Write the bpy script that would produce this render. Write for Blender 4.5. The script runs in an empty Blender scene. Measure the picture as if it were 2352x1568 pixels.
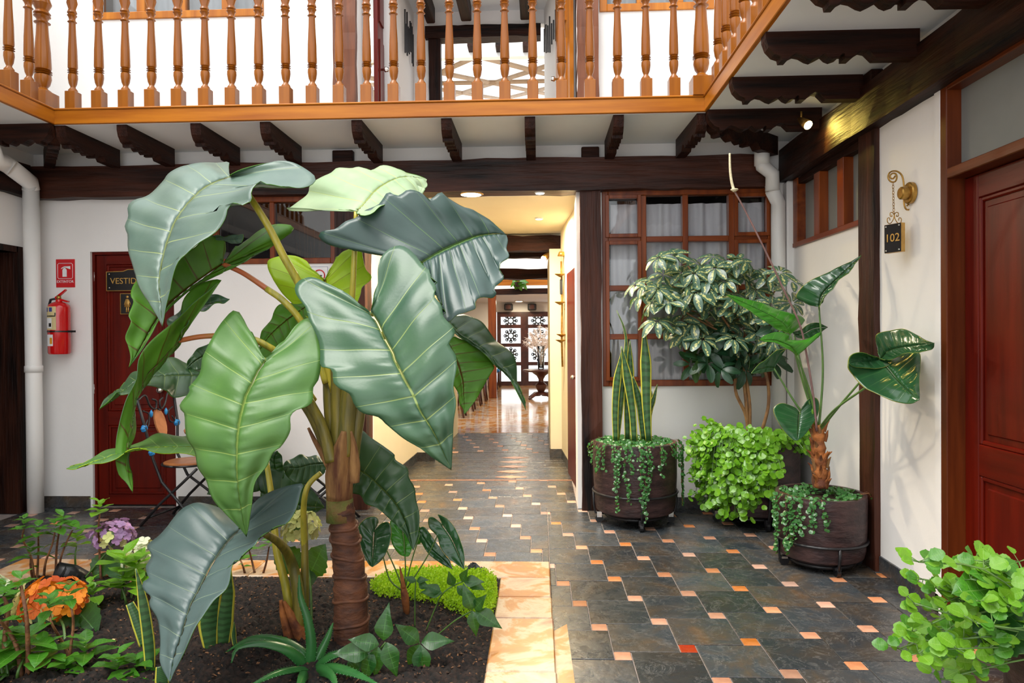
import bpy, math, random
import numpy as np
from mathutils import Vector, Matrix
random.seed(7)
rng = np.random.default_rng(7)
S = bpy.context.scene
C = S.collection
PI = math.pi

# ---------------------------------------------------------------- camera
F = 1610.0; CX, CY = 1176.0, 784.0; CAMH = 1.42
_yw = Vector((64.0, 14.0, F)).normalized()          # world +Y in camera axes (right, up, forward)
_zw = Vector((-0.007, 1.0, 0.0)); _zw = (_zw - _yw*_zw.dot(_yw)).normalized()
_xw = Vector((_zw.y*_yw.z-_zw.z*_yw.y, _zw.z*_yw.x-_zw.x*_yw.z, _zw.x*_yw.y-_zw.y*_yw.x))
if _xw.x < 0: _xw = -_xw
right = Vector((_xw.x, _yw.x, _zw.x)); up = Vector((_xw.y, _yw.y, _zw.y)); fwd = Vector((_xw.z, _yw.z, _zw.z))
cam = bpy.data.cameras.new('camera'); camo = bpy.data.objects.new('camera', cam); C.objects.link(camo)
cam.sensor_width = 36.0; cam.lens = F/2352*36.0; cam.clip_start = 0.05; cam.clip_end = 200
m = Matrix.Identity(4)
for i in range(3):
    m[i][0] = right[i]; m[i][1] = up[i]; m[i][2] = -fwd[i]
m[2][3] = CAMH
camo.matrix_world = m
S.camera = camo
CO = Vector((0, 0, CAMH))
def ray(px, py):
    return right*((px-CX)/F) + up*(-(py-CY)/F) + fwd
def W(px, py, Y):                       # point of a pixel's sight line at world depth Y
    d = ray(px, py); return CO + d*(Y/d.y)
def WX(px, py, X):                      # ... on the plane x = X
    d = ray(px, py); return CO + d*(X/d.x)
def G(px, py, z=0.0):                   # ... on the ground
    d = ray(px, py); return CO + d*((z-CAMH)/d.z)

# ---------------------------------------------------------------- world, sun, exposure
wd = bpy.data.worlds.new('overcast_sky'); S.world = wd; wd.use_nodes = True
nt = wd.node_tree; bg = nt.nodes['Background']
bg.inputs[0].default_value = (0.95, 0.98, 1.0, 1); bg.inputs[1].default_value = 1.5
sun = bpy.data.lights.new('sun', 'SUN'); sun.energy = 2.6; sun.angle = math.radians(35); sun.color = (1, 0.97, 0.9)
suno = bpy.data.objects.new('sun', sun); C.objects.link(suno)
suno.rotation_euler = Vector((0.38, 0.42, -1.0)).to_track_quat('-Z', 'Y').to_euler()
S.view_settings.view_transform = 'Standard'; S.view_settings.look = 'None'
S.view_settings.gamma = 1; S.view_settings.use_curve_mapping = False
S.view_settings.exposure = 0.65

# ---------------------------------------------------------------- materials
MATS = {}
def _nodes(name):
    mt = bpy.data.materials.new(name); mt.use_nodes = True; t = mt.node_tree
    for n in list(t.nodes): t.nodes.remove(n)
    out = t.nodes.new('ShaderNodeOutputMaterial'); b = t.nodes.new('ShaderNodeBsdfPrincipled')
    t.links.new(b.outputs[0], out.inputs[0])
    MATS[name] = mt
    return mt, t, b, out
def _n(t, typ, **kw):
    n = t.nodes.new(typ)
    for k, v in kw.items():
        if k in n.inputs: n.inputs[k].default_value = v
        else: setattr(n, k, v)
    return n
def _math(t, op, a, b=None, c=None):
    n = t.nodes.new('ShaderNodeMath'); n.operation = op
    for i, v in enumerate((a, b, c)):
        if v is None: continue
        if isinstance(v, (int, float)): n.inputs[i].default_value = v
        else: t.links.new(v, n.inputs[i])
    return n.outputs[0]
def _mix(t, f, a, b):
    n = t.nodes.new('ShaderNodeMix'); n.data_type = 'RGBA'
    for s, v in ((n.inputs[0], f), (n.inputs[6], a), (n.inputs[7], b)):
        if isinstance(v, (int, float)): s.default_value = v
        elif isinstance(v, tuple): s.default_value = (*v[:3], 1)
        else: t.links.new(v, s)
    return n.outputs[2]
def _ramp(t, f, stops):
    n = t.nodes.new('ShaderNodeValToRGB'); e = n.color_ramp.elements
    while len(e) < len(stops): e.new(0.5)
    for i, (p, c) in enumerate(stops): e[i].position = p; e[i].color = (*c, 1)
    t.links.new(f, n.inputs[0]); return n.outputs[0]
def _coord(t, scale=(1, 1, 1), kind='Object'):
    tc = t.nodes.new('ShaderNodeTexCoord'); mp = t.nodes.new('ShaderNodeMapping')
    mp.inputs['Scale'].default_value = scale; t.links.new(tc.outputs[kind], mp.inputs[0]); return mp.outputs[0]
def _noise(t, vec, scale, detail=4, rough=0.55, dist=0.0):
    n = t.nodes.new('ShaderNodeTexNoise'); n.inputs['Scale'].default_value = scale
    n.inputs['Detail'].default_value = detail; n.inputs['Roughness'].default_value = rough
    n.inputs['Distortion'].default_value = dist
    t.links.new(vec, n.inputs['Vector']); return n.outputs['Fac']
def _bump(t, b, h, strength, dist):
    n = t.nodes.new('ShaderNodeBump'); n.inputs['Strength'].default_value = strength; n.inputs['Distance'].default_value = dist
    t.links.new(h, n.inputs['Height']); t.links.new(n.outputs[0], b.inputs['Normal'])
def plain(name, c1, c2=None, scale=6.0, rough=0.5, bump=0.0, bscale=40.0, stretch=(1, 1, 1), metal=0.0, spec=0.5, coat=0.0, rand=0.0, lo=0.35, hi=0.65):
    mt, t, b, out = _nodes(name)
    c2 = c2 or tuple(x*0.8 for x in c1)
    v = _coord(t, stretch); f = _noise(t, v, scale)
    col = _ramp(t, f, [(lo, c2), (hi, c1)])
    if rand:
        oi = t.nodes.new('ShaderNodeObjectInfo')
        hsv = t.nodes.new('ShaderNodeHueSaturation')
        val = _math(t, 'MULTIPLY_ADD', oi.outputs['Random'], rand*2, 1-rand)
        t.links.new(_math(t, 'MULTIPLY_ADD', _math(t, 'FRACT', _math(t, 'MULTIPLY', oi.outputs['Random'], 7.3)), rand*1.6, 1-rand*1.1), hsv.inputs['Saturation']); t.links.new(val, hsv.inputs['Value']); t.links.new(col, hsv.inputs['Color']); col = hsv.outputs[0]
    t.links.new(col, b.inputs['Base Color'])
    b.inputs['Roughness'].default_value = rough; b.inputs['Metallic'].default_value = metal
    b.inputs['Specular IOR Level'].default_value = spec
    if coat: b.inputs['Coat Weight'].default_value = coat; b.inputs['Coat Roughness'].default_value = 0.12
    if bump:
        _bump(t, b, _noise(t, v, bscale, 5), bump, 0.01)
    return mt
def wood(name, c1, c2, axis, rough=0.35, bump=0.25, grain=10.0, spec=0.5, coat=0.0, knots=0.0):
    st = [grain, grain, grain]; st['xyz'.index(axis)] = grain*0.08
    return plain(name, c1, c2, 1.0, rough, bump, 3.0, tuple(st), spec=spec, coat=coat, lo=0.3, hi=0.7)
for ax in 'xyz':
    wood('beam_'+ax, (0.040, 0.011, 0.005), (0.0022, 0.0009, 0.0007), ax, 0.52, 0.8, 18.0, 0.16)
    wood('hewn_'+ax, (0.085, 0.026, 0.014), (0.0030, 0.0012, 0.0009), ax, 0.45, 0.9, 11.0, 0.25)
    wood('gold_'+ax, (0.48, 0.165, 0.010), (0.29, 0.078, 0.004), ax, 0.30, 0.08, 16.0, 0.35)
    wood('turned_'+ax, (0.31, 0.098, 0.007), (0.17, 0.044, 0.003), ax, 0.26, 0.05, 10.0, 0.4)
    wood('red_'+ax, (0.25, 0.055, 0.008), (0.11, 0.018, 0.003), ax, 0.30, 0.08, 16.0, 0.35)
    wood('jamb_'+ax, (0.15, 0.030, 0.006), (0.06, 0.010, 0.002), ax, 0.32, 0.08, 16.0, 0.3)
    wood('door_'+ax, (0.135, 0.0065, 0.0015), (0.062, 0.0026, 0.0008), ax, 0.34, 0.06, 14.0, 0.22)
    wood('post_'+ax, (0.20, 0.062, 0.022), (0.06, 0.018, 0.008), ax, 0.35, 0.3, 12.0, 0.4)
plain('plaster', (0.80, 0.775, 0.75), (0.76, 0.735, 0.71), 1.5, 0.85, 0.10, 25, spec=0.2)
plain('plaster_warm', (0.78, 0.70, 0.52), (0.75, 0.66, 0.48), 1.5, 0.8, 0.08, 25, spec=0.2)
plain('soffit', (0.80, 0.84, 0.86), (0.76, 0.80, 0.82), 2.0, 0.8, 0.12, 12, spec=0.2)
plain('pvc', (0.80, 0.78, 0.75), (0.77, 0.75, 0.72), 3, 0.45, spec=0.4)
plain('black_iron', (0.012, 0.011, 0.013), None, 20, 0.4, 0.2, 60)
plain('shade_black', (0.006, 0.005, 0.005), None, 5, 0.7)  # near-black colour standing in for shade behind windows and doors
plain('brass', (0.50, 0.29, 0.07), (0.30, 0.16, 0.035), 30, 0.35, metal=0.85)
plain('gold_paint', (0.62, 0.36, 0.09), None, 30, 0.4, metal=0.5)
plain('chrome', (0.75, 0.74, 0.7), None, 5, 0.2, metal=1.0)
plain('sign_black', (0.008, 0.008, 0.010), None, 5, 0.25)
plain('sign_red', (0.62, 0.012, 0.018), None, 3, 0.35)
plain('white_paint', (0.85, 0.85, 0.85), None, 3, 0.5)
plain('ext_red', (0.60, 0.006, 0.008), (0.52, 0.005, 0.006), 5, 0.22, coat=0.5)
plain('label_cream', (0.72, 0.58, 0.28), None, 5, 0.5)
plain('print_blue', (0.04, 0.06, 0.28), None, 5, 0.5)
plain('print_orange', (0.8, 0.35, 0.02), None, 5, 0.5)
plain('grout', (0.34, 0.27, 0.24), (0.22, 0.19, 0.18), 20, 0.9)
plain('pot_clay', (0.060, 0.030, 0.028), (0.022, 0.012, 0.013), 9, 0.42, 0.7, 18, (1, 1, 2.5), spec=0.4)
plain('pot_soil', (0.05, 0.022, 0.012), (0.012, 0.006, 0.004), 60, 0.95, 0.8, 90)
plain('hose_red', (0.12, 0.008, 0.005), None, 5, 0.5)
plain('blue_glaze', (0.02, 0.25, 0.55), (0.01, 0.14, 0.4), 10, 0.25)
plain('seat_wood', (0.45, 0.17, 0.055), (0.30, 0.10, 0.03), 12, 0.35)
plain('blue_cloth', (0.01, 0.20, 0.50), (0.006, 0.12, 0.36), 12, 0.7)
plain('pale_wood', (0.55, 0.42, 0.32), (0.45, 0.33, 0.24), 5, 0.6)
plain('dark_wood', (0.075, 0.016, 0.008), (0.03, 0.007, 0.004), 8, 0.3)
plain('pampas', (0.85, 0.74, 0.66), (0.78, 0.64, 0.55), 12, 0.9)
plain('stone_blue', (0.05, 0.06, 0.075), (0.02, 0.025, 0.03), 20, 0.6, 0.6, 30)
plain('black_plastic', (0.008, 0.008, 0.010), None, 5, 0.35)
def slate():
    mt, t, b, out = _nodes('slate')
    tc = t.nodes.new('ShaderNodeTexCoord'); oi = t.nodes.new('ShaderNodeObjectInfo')
    off = t.nodes.new('ShaderNodeVectorMath'); off.operation = 'MULTIPLY_ADD'
    t.links.new(oi.outputs['Random'], off.inputs[0]); off.inputs[1].default_value = (31, 17, 5); 
    t.links.new(tc.outputs['Object'], off.inputs[2]); v = off.outputs[0]
    n1 = _noise(t, v, 3.0, 6, 0.6, 1.2); n2 = _noise(t, v, 14.0, 8, 0.65, 0.6)
    base = _ramp(t, n1, [(0.25, (0.020, 0.029, 0.038)), (0.45, (0.036, 0.040, 0.044)), (0.60, (0.060, 0.046, 0.034)), (0.80, (0.11, 0.060, 0.026))])
    hsv = t.nodes.new('ShaderNodeHueSaturation'); t.links.new(base, hsv.inputs['Color'])
    t.links.new(_math(t, 'MULTIPLY_ADD', oi.outputs['Random'], 0.9, 0.65), hsv.inputs['Value'])
    c = _mix(t, _math(t, 'MULTIPLY', n2, 0.45), hsv.outputs[0], (0.02, 0.022, 0.026))
    vein = _noise(t, v, 5.0, 9, 0.7, 2.0)
    line = _math(t, 'LESS_THAN', _math(t, 'ABSOLUTE', _math(t, 'SUBTRACT', vein, 0.5)), 0.008)
    c = _mix(t, _math(t, 'MULTIPLY', line, 0.25), c, (0.3, 0.28, 0.26))
    t.links.new(c, b.inputs['Base Color'])
    r = t.nodes.new('ShaderNodeMapRange'); t.links.new(n2, r.inputs[0]); r.inputs[3].default_value = 0.10; r.inputs[4].default_value = 0.46
    t.links.new(r.outputs[0], b.inputs['Roughness'])
    h = _math(t, 'ADD', n1, _math(t, 'MULTIPLY', n2, 0.4)); _bump(t, b, h, 0.55, 0.008)
slate()
def marble(name, rough, gloss_bump=0.05, pale=0.0):
    mt, t, b, out = _nodes(name)
    tc = t.nodes.new('ShaderNodeTexCoord'); oi = t.nodes.new('ShaderNodeObjectInfo')
    off = t.nodes.new('ShaderNodeVectorMath'); off.operation = 'MULTIPLY_ADD'
    t.links.new(oi.outputs['Random'], off.inputs[0]); off.inputs[1].default_value = (23, 41, 3)
    t.links.new(tc.outputs['Object'], off.inputs[2]); v = off.outputs[0]
    n1 = _noise(t, v, 4.0, 8, 0.62, 0.5); n2 = _noise(t, v, 13.0, 8, 0.6, 0.4)
    col = _ramp(t, n1, [(0.30, (0.28, 0.10, 0.06)), (0.40, (0.44, 0.27, 0.16)), (0.48, (0.52, 0.38, 0.25)), (0.54, (0.44, 0.17, 0.014)), (0.60, (0.40, 0.13, 0.009)), (0.66, (0.46, 0.29, 0.17)), (0.80, (0.26, 0.08, 0.05))])
    col = _mix(t, _math(t, 'MULTIPLY', n2, 0.22), col, (0.48, 0.33, 0.21))
    t.links.new(col, b.inputs['Base Color']); b.inputs['Roughness'].default_value = rough
    _bump(t, b, n2, gloss_bump, 0.004)
marble('marble', 0.32); marble('marble_polished', 0.10, 0.03)
plain('accent', (0.55, 0.24, 0.12), (0.40, 0.15, 0.065), 9, 0.3, 0.2, 30, rand=0.35)
plain('accent_red', (0.32, 0.035, 0.006), (0.30, 0.025, 0.006), 9, 0.2, 0.2, 30)
plain('soil', (0.034, 0.016, 0.010), (0.0022, 0.0016, 0.0014), 45, 0.95, 1.0, 45, lo=0.40, hi=0.75)
plain('chip', (0.27, 0.125, 0.055), (0.010, 0.006, 0.004), 22, 0.9, lo=0.46, hi=0.66)
def glass(name, tint, refl=0.5, rough=0.02):
    mt, t, b, out = _nodes(name); t.nodes.remove(b)
    tr = _n(t, 'ShaderNodeBsdfTransparent'); tr.inputs[0].default_value = (*tint, 1)
    gl = _n(t, 'ShaderNodeBsdfGlossy'); gl.inputs['Roughness'].default_value = rough
    fr = _n(t, 'ShaderNodeFresnel'); fr.inputs[0].default_value = 1.5
    mx = _n(t, 'ShaderNodeMixShader')
    t.links.new(_math(t, 'MULTIPLY', fr.outputs[0], refl*2), mx.inputs[0])
    t.links.new(tr.outputs[0], mx.inputs[1]); t.links.new(gl.outputs[0], mx.inputs[2]); t.links.new(mx.outputs[0], out.inputs[0])
glass('glass', (0.92, 0.93, 0.93), 0.6); glass('glass_dark', (0.5, 0.5, 0.5), 1.2); glass('glass_vase', (0.9, 0.92, 0.92), 1.0)
plain('frosted', (0.20, 0.21, 0.20), (0.17, 0.18, 0.17), 2, 0.30, spec=0.5)
plain('curtain', (0.82, 0.79, 0.82), (0.70, 0.67, 0.71), 3, 0.9, stretch=(6, 6, 0.5))
plain('curtain_pale', (0.70, 0.74, 0.78), (0.62, 0.66, 0.70), 3, 0.9, stretch=(6, 6, 0.5))
def emit(name, col, s):
    mt, t, b, out = _nodes(name)
    b.inputs['Base Color'].default_value = (*col, 1); b.inputs['Emission Color'].default_value = (*col, 1); b.inputs['Emission Strength'].default_value = s
    n = _noise(t, _coord(t), 3.0)
emit('lamp_warm', (1.0, 0.80, 0.45), 14.0); emit('lamp_white', (1.0, 0.9, 0.7), 14.0); emit('lamp_spot', (1.0, 0.75, 0.25), 40.0)

def leafmat(name, body, body2, vein, nveins, rough=0.35, transl=0.25, veinw=0.06, mid=0.03, blotch=6.0, tcol=None, edge=None, pattern=None, spec=0.5, bump=0.3, rnd=0.0):
    """UV: u = position along the edge (side-vein coordinate), v = 0 on the midrib .. 1 on the edge"""
    mt, t, b, out = _nodes(name)
    uv = t.nodes.new('ShaderNodeUVMap'); sep = t.nodes.new('ShaderNodeSeparateXYZ'); t.links.new(uv.outputs[0], sep.inputs[0])
    u, v = sep.outputs[0], sep.outputs[1]
    co = _coord(t); n1 = _noise(t, co, blotch, 5); n2 = _noise(t, co, 90.0, 3)
    col = _ramp(t, n1, [(0.3, body2), (0.7, body)])
    if pattern == 'stripe':       # snake plant: dark cross bands, yellow margins
        wv = _math(t, 'SINE', _math(t, 'MULTIPLY_ADD', n1, 9.0, _math(t, 'MULTIPLY', u, 90.0)))
        col = _mix(t, _math(t, 'MULTIPLY', _math(t, 'GREATER_THAN', wv, 0.2), 0.7), col, tuple(x*0.35 for x in body))
        col = _mix(t, _math(t, 'GREATER_THAN', v, 0.76), col, (0.55, 0.50, 0.06))
    elif pattern == 'variegated':
        n3 = _noise(t, co, 9.0, 2); cr = _math(t, 'MULTIPLY_ADD', n3, 1.4, _math(t, 'MULTIPLY', v, -0.9))
        col = _mix(t, _math(t, 'GREATER_THAN', cr, 0.54), col, (0.62, 0.58, 0.22))
    fr = _math(t, 'ABSOLUTE', _math(t, 'SUBTRACT', _math(t, 'FRACT', _math(t, 'MULTIPLY_ADD', u, nveins, 0.5)), 0.5))
    wv = _math(t, 'MULTIPLY_ADD', v, -veinw*0.8, veinw)
    sv = t.nodes.new('ShaderNodeMapRange'); sv.interpolation_type = 'SMOOTHSTEP'
    t.links.new(fr, sv.inputs[0]); sv.inputs[1].default_value = 0.0; t.links.new(wv, sv.inputs[2]); sv.inputs[3].default_value = 1; sv.inputs[4].default_value = 0
    mv = t.nodes.new('ShaderNodeMapRange'); mv.interpolation_type = 'SMOOTHSTEP'
    t.links.new(v, mv.inputs[0]); mv.inputs[1].default_value = mid*0.5; mv.inputs[2].default_value = mid; mv.inputs[3].default_value = 1; mv.inputs[4].default_value = 0
    vm = _math(t, 'MAXIMUM', sv.outputs[0], mv.outputs[0]) if veinw > 0 else mv.outputs[0]
    col = _mix(t, _math(t, 'MULTIPLY', vm, 0.9), col, vein)
    if edge: col = _mix(t, _math(t, 'GREATER_THAN', v, 0.985), col, edge)
    if rnd:
        oi = t.nodes.new('ShaderNodeObjectInfo'); hs = t.nodes.new('ShaderNodeHueSaturation')
        t.links.new(_math(t, 'MULTIPLY_ADD', oi.outputs['Random'], rnd*2, 1-rnd), hs.inputs['Value']); t.links.new(_math(t, 'MULTIPLY_ADD', oi.outputs['Random'], rnd*0.12, 0.5-rnd*0.06), hs.inputs['Hue'])
        t.links.new(col, hs.inputs['Color']); col = hs.outputs[0]
    t.links.new(col, b.inputs['Base Color']); b.inputs['Roughness'].default_value = rough; b.inputs['Specular IOR Level'].default_value = spec
    _bump(t, b, _math(t, 'ADD', _math(t, 'MULTIPLY', vm, -0.6), _math(t, 'MULTIPLY', n2, 0.25)), bump, 0.004)
    if transl:
        tr = t.nodes.new('ShaderNodeBsdfTranslucent'); mx = t.nodes.new('ShaderNodeMixShader'); mx.inputs[0].default_value = transl
        t.links.new(_mix(t, 0.6, col, tcol or (0.25, 0.5, 0.02)), tr.inputs[0])
        t.links.new(b.outputs[0], mx.inputs[1]); t.links.new(tr.outputs[0], mx.inputs[2]); t.links.new(mx.outputs[0], out.inputs[0])
    return mt
NV = 9
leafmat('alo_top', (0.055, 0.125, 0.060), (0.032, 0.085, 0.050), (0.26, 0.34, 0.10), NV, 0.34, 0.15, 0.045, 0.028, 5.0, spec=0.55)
leafmat('alo_blue_sheen', (0.070, 0.112, 0.105), (0.050, 0.085, 0.082), (0.20, 0.26, 0.16), NV, 0.42, 0.10, 0.030, 0.022, 4.0, spec=0.55)  # blue-grey reflection of the sky put into the blade colour
leafmat('alo_grey_sheen', (0.110, 0.170, 0.130), (0.070, 0.120, 0.100), (0.30, 0.36, 0.13), NV, 0.40, 0.12, 0.035, 0.024, 4.0, spec=0.6)  # grey sheen of reflected sky put into the leaf colour
leafmat('alo_slate_sheen', (0.034, 0.074, 0.064), (0.020, 0.048, 0.042), (0.10, 0.20, 0.05), NV, 0.36, 0.10, 0.035, 0.026, 4.0, spec=0.6)  # dark blade colour shifted to blue-grey for the reflected sky
leafmat('alo_fresh', (0.085, 0.20, 0.035), (0.055, 0.145, 0.030), (0.25, 0.36, 0.08), NV, 0.42, 0.22, 0.045, 0.028, 5.0, spec=0.5)
leafmat('alo_pale_lit', (0.38, 0.48, 0.28), (0.28, 0.40, 0.22), (0.48, 0.56, 0.16), NV, 0.45, 0.2, 0.045, 0.03, 5.0, spec=0.5)  # strong light on the top leaf put into its colour
leafmat('alo_under', (0.105, 0.29, 0.018), (0.065, 0.19, 0.012), (0.10, 0.012, 0.006), NV, 0.5, 0.40, 0.10, 0.06, 9.0)
leafmat('alo_backlit', (0.52, 0.68, 0.012), (0.40, 0.58, 0.010), (0.20, 0.05, 0.010), NV, 0.5, 0.55, 0.06, 0.04, 6.0, (0.65, 0.85, 0.02))  # glow of light through the leaf put into its colour
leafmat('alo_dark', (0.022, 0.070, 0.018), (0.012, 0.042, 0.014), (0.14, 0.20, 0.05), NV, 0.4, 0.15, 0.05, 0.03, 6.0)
leafmat('anth_top', (0.022, 0.095, 0.028), (0.012, 0.055, 0.022), (0.07, 0.16, 0.05), 11, 0.2, 0.12, 0.05, 0.04, 6.0, edge=(0.35, 0.30, 0.03), spec=0.6)
leafmat('anth_fresh', (0.06, 0.28, 0.02), (0.035, 0.20, 0.018), (0.18, 0.42, 0.08), 11, 0.2, 0.3, 0.05, 0.04, 6.0, spec=0.6)
leafmat('anth_under', (0.20, 0.33, 0.04), (0.14, 0.26, 0.04), (0.26, 0.36, 0.09), 11, 0.4, 0.35, 0.05, 0.04, 6.0)
leafmat('green_leaf', (0.075, 0.26, 0.018), (0.035, 0.155, 0.014), (0.14, 0.32, 0.05), 7, 0.25, 0.3, 0.07, 0.05, 30.0, spec=0.6)
leafmat('lime_leaf', (0.19, 0.40, 0.022), (0.10, 0.29, 0.015), (0.24, 0.44, 0.06), 6, 0.3, 0.35, 0.07, 0.05, 30.0, spec=0.5)
leafmat('deep_leaf', (0.016, 0.085, 0.014), (0.009, 0.050, 0.010), (0.045, 0.16, 0.03), 7, 0.3, 0.2, 0.07, 0.05, 20.0)
leafmat('scheff', (0.080, 0.150, 0.100), (0.045, 0.100, 0.066), (0.10, 0.18, 0.07), 1, 0.28, 0.15, 0.0, 0.06, 20.0, pattern='variegated', spec=0.6)
leafmat('scheff_dark', (0.012, 0.052, 0.022), (0.008, 0.034, 0.016), (0.04, 0.1, 0.04), 1, 0.3, 0.12, 0.0, 0.06, 20.0, spec=0.5)
leafmat('snake', (0.060, 0.150, 0.045), (0.030, 0.095, 0.030), (0.06, 0.14, 0.04), 1, 0.35, 0.1, 0.0, 0.0, 12.0, pattern='stripe')
leafmat('aloe', (0.035, 0.165, 0.035), (0.020, 0.105, 0.026), (0.03, 0.14, 0.03), 1, 0.3, 0.15, 0.0, 0.0, 12.0)
leafmat('moss', (0.52, 0.74, 0.012), (0.28, 0.52, 0.008), (0.3, 0.5, 0.02), 1, 0.6, 0.4, 0.0, 0.0, 20.0)
leafmat('vine', (0.055, 0.19, 0.045), (0.025, 0.10, 0.025), (0.1, 0.22, 0.06), 1, 0.3, 0.2, 0.0, 0.0, 40.0)
leafmat('pet_purple', (0.42, 0.26, 0.46), (0.30, 0.15, 0.32), (0.5, 0.4, 0.45), 1, 0.6, 0.2, 0.0, 0.05, 20.0, (0.4, 0.25, 0.45), rnd=0.35)
leafmat('pet_orange', (0.80, 0.24, 0.010), (0.55, 0.09, 0.006), (0.8, 0.45, 0.05), 1, 0.6, 0.3, 0.0, 0.05, 14.0, (0.9, 0.35, 0.02), rnd=0.35)
leafmat('pet_cream', (0.62, 0.60, 0.26), (0.50, 0.50, 0.16), (0.5, 0.5, 0.15), 1, 0.6, 0.3, 0.0, 0.05, 20.0, (0.6, 0.6, 0.2), rnd=0.35)
leafmat('pet_white', (0.80, 0.84, 0.66), (0.70, 0.78, 0.50), (0.6, 0.7, 0.4), 1, 0.6, 0.3, 0.0, 0.05, 20.0, (0.7, 0.8, 0.5), rnd=0.12)
plain('petiole', (0.42, 0.34, 0.035), (0.24, 0.23, 0.025), 8, 0.35, stretch=(6, 6, 1))
plain('petiole_red', (0.42, 0.075, 0.03), (0.30, 0.13, 0.03), 5, 0.35)
plain('sheath', (0.20, 0.16, 0.022), (0.08, 0.075, 0.014), 6, 0.38, 0.2, 30, (5, 5, 0.6))
plain('stem_green', (0.10, 0.20, 0.04), (0.06, 0.13, 0.03), 10, 0.4)
plain('stem_tan', (0.30, 0.15, 0.05), (0.16, 0.07, 0.025), 14, 0.6, 0.4, 40)
plain('stem_mauve', (0.22, 0.12, 0.11), (0.16, 0.085, 0.08), 10, 0.45)
plain('twig', (0.22, 0.09, 0.030), (0.10, 0.035, 0.015), 30, 0.7, 0.5, 60)
plain('spadix', (0.72, 0.66, 0.45), (0.58, 0.50, 0.30), 50, 0.7, 0.6, 150)
plain('trunk', (0.16, 0.055, 0.022), (0.055, 0.020, 0.012), 10, 0.7, 0.8, 25, (1, 1, 2.2))
plain('trunk_moss', (0.10, 0.15, 0.02), (0.17, 0.09, 0.03), 14, 0.8, 0.8, 35)
plain('fibre', (0.36, 0.19, 0.065), (0.10, 0.03, 0.012), 5, 0.8, 0.8, 14, (4, 4, 0.8))
plain('fibre_red', (0.42, 0.14, 0.03), (0.10, 0.025, 0.008), 12, 0.75, 0.7, 25)

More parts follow.
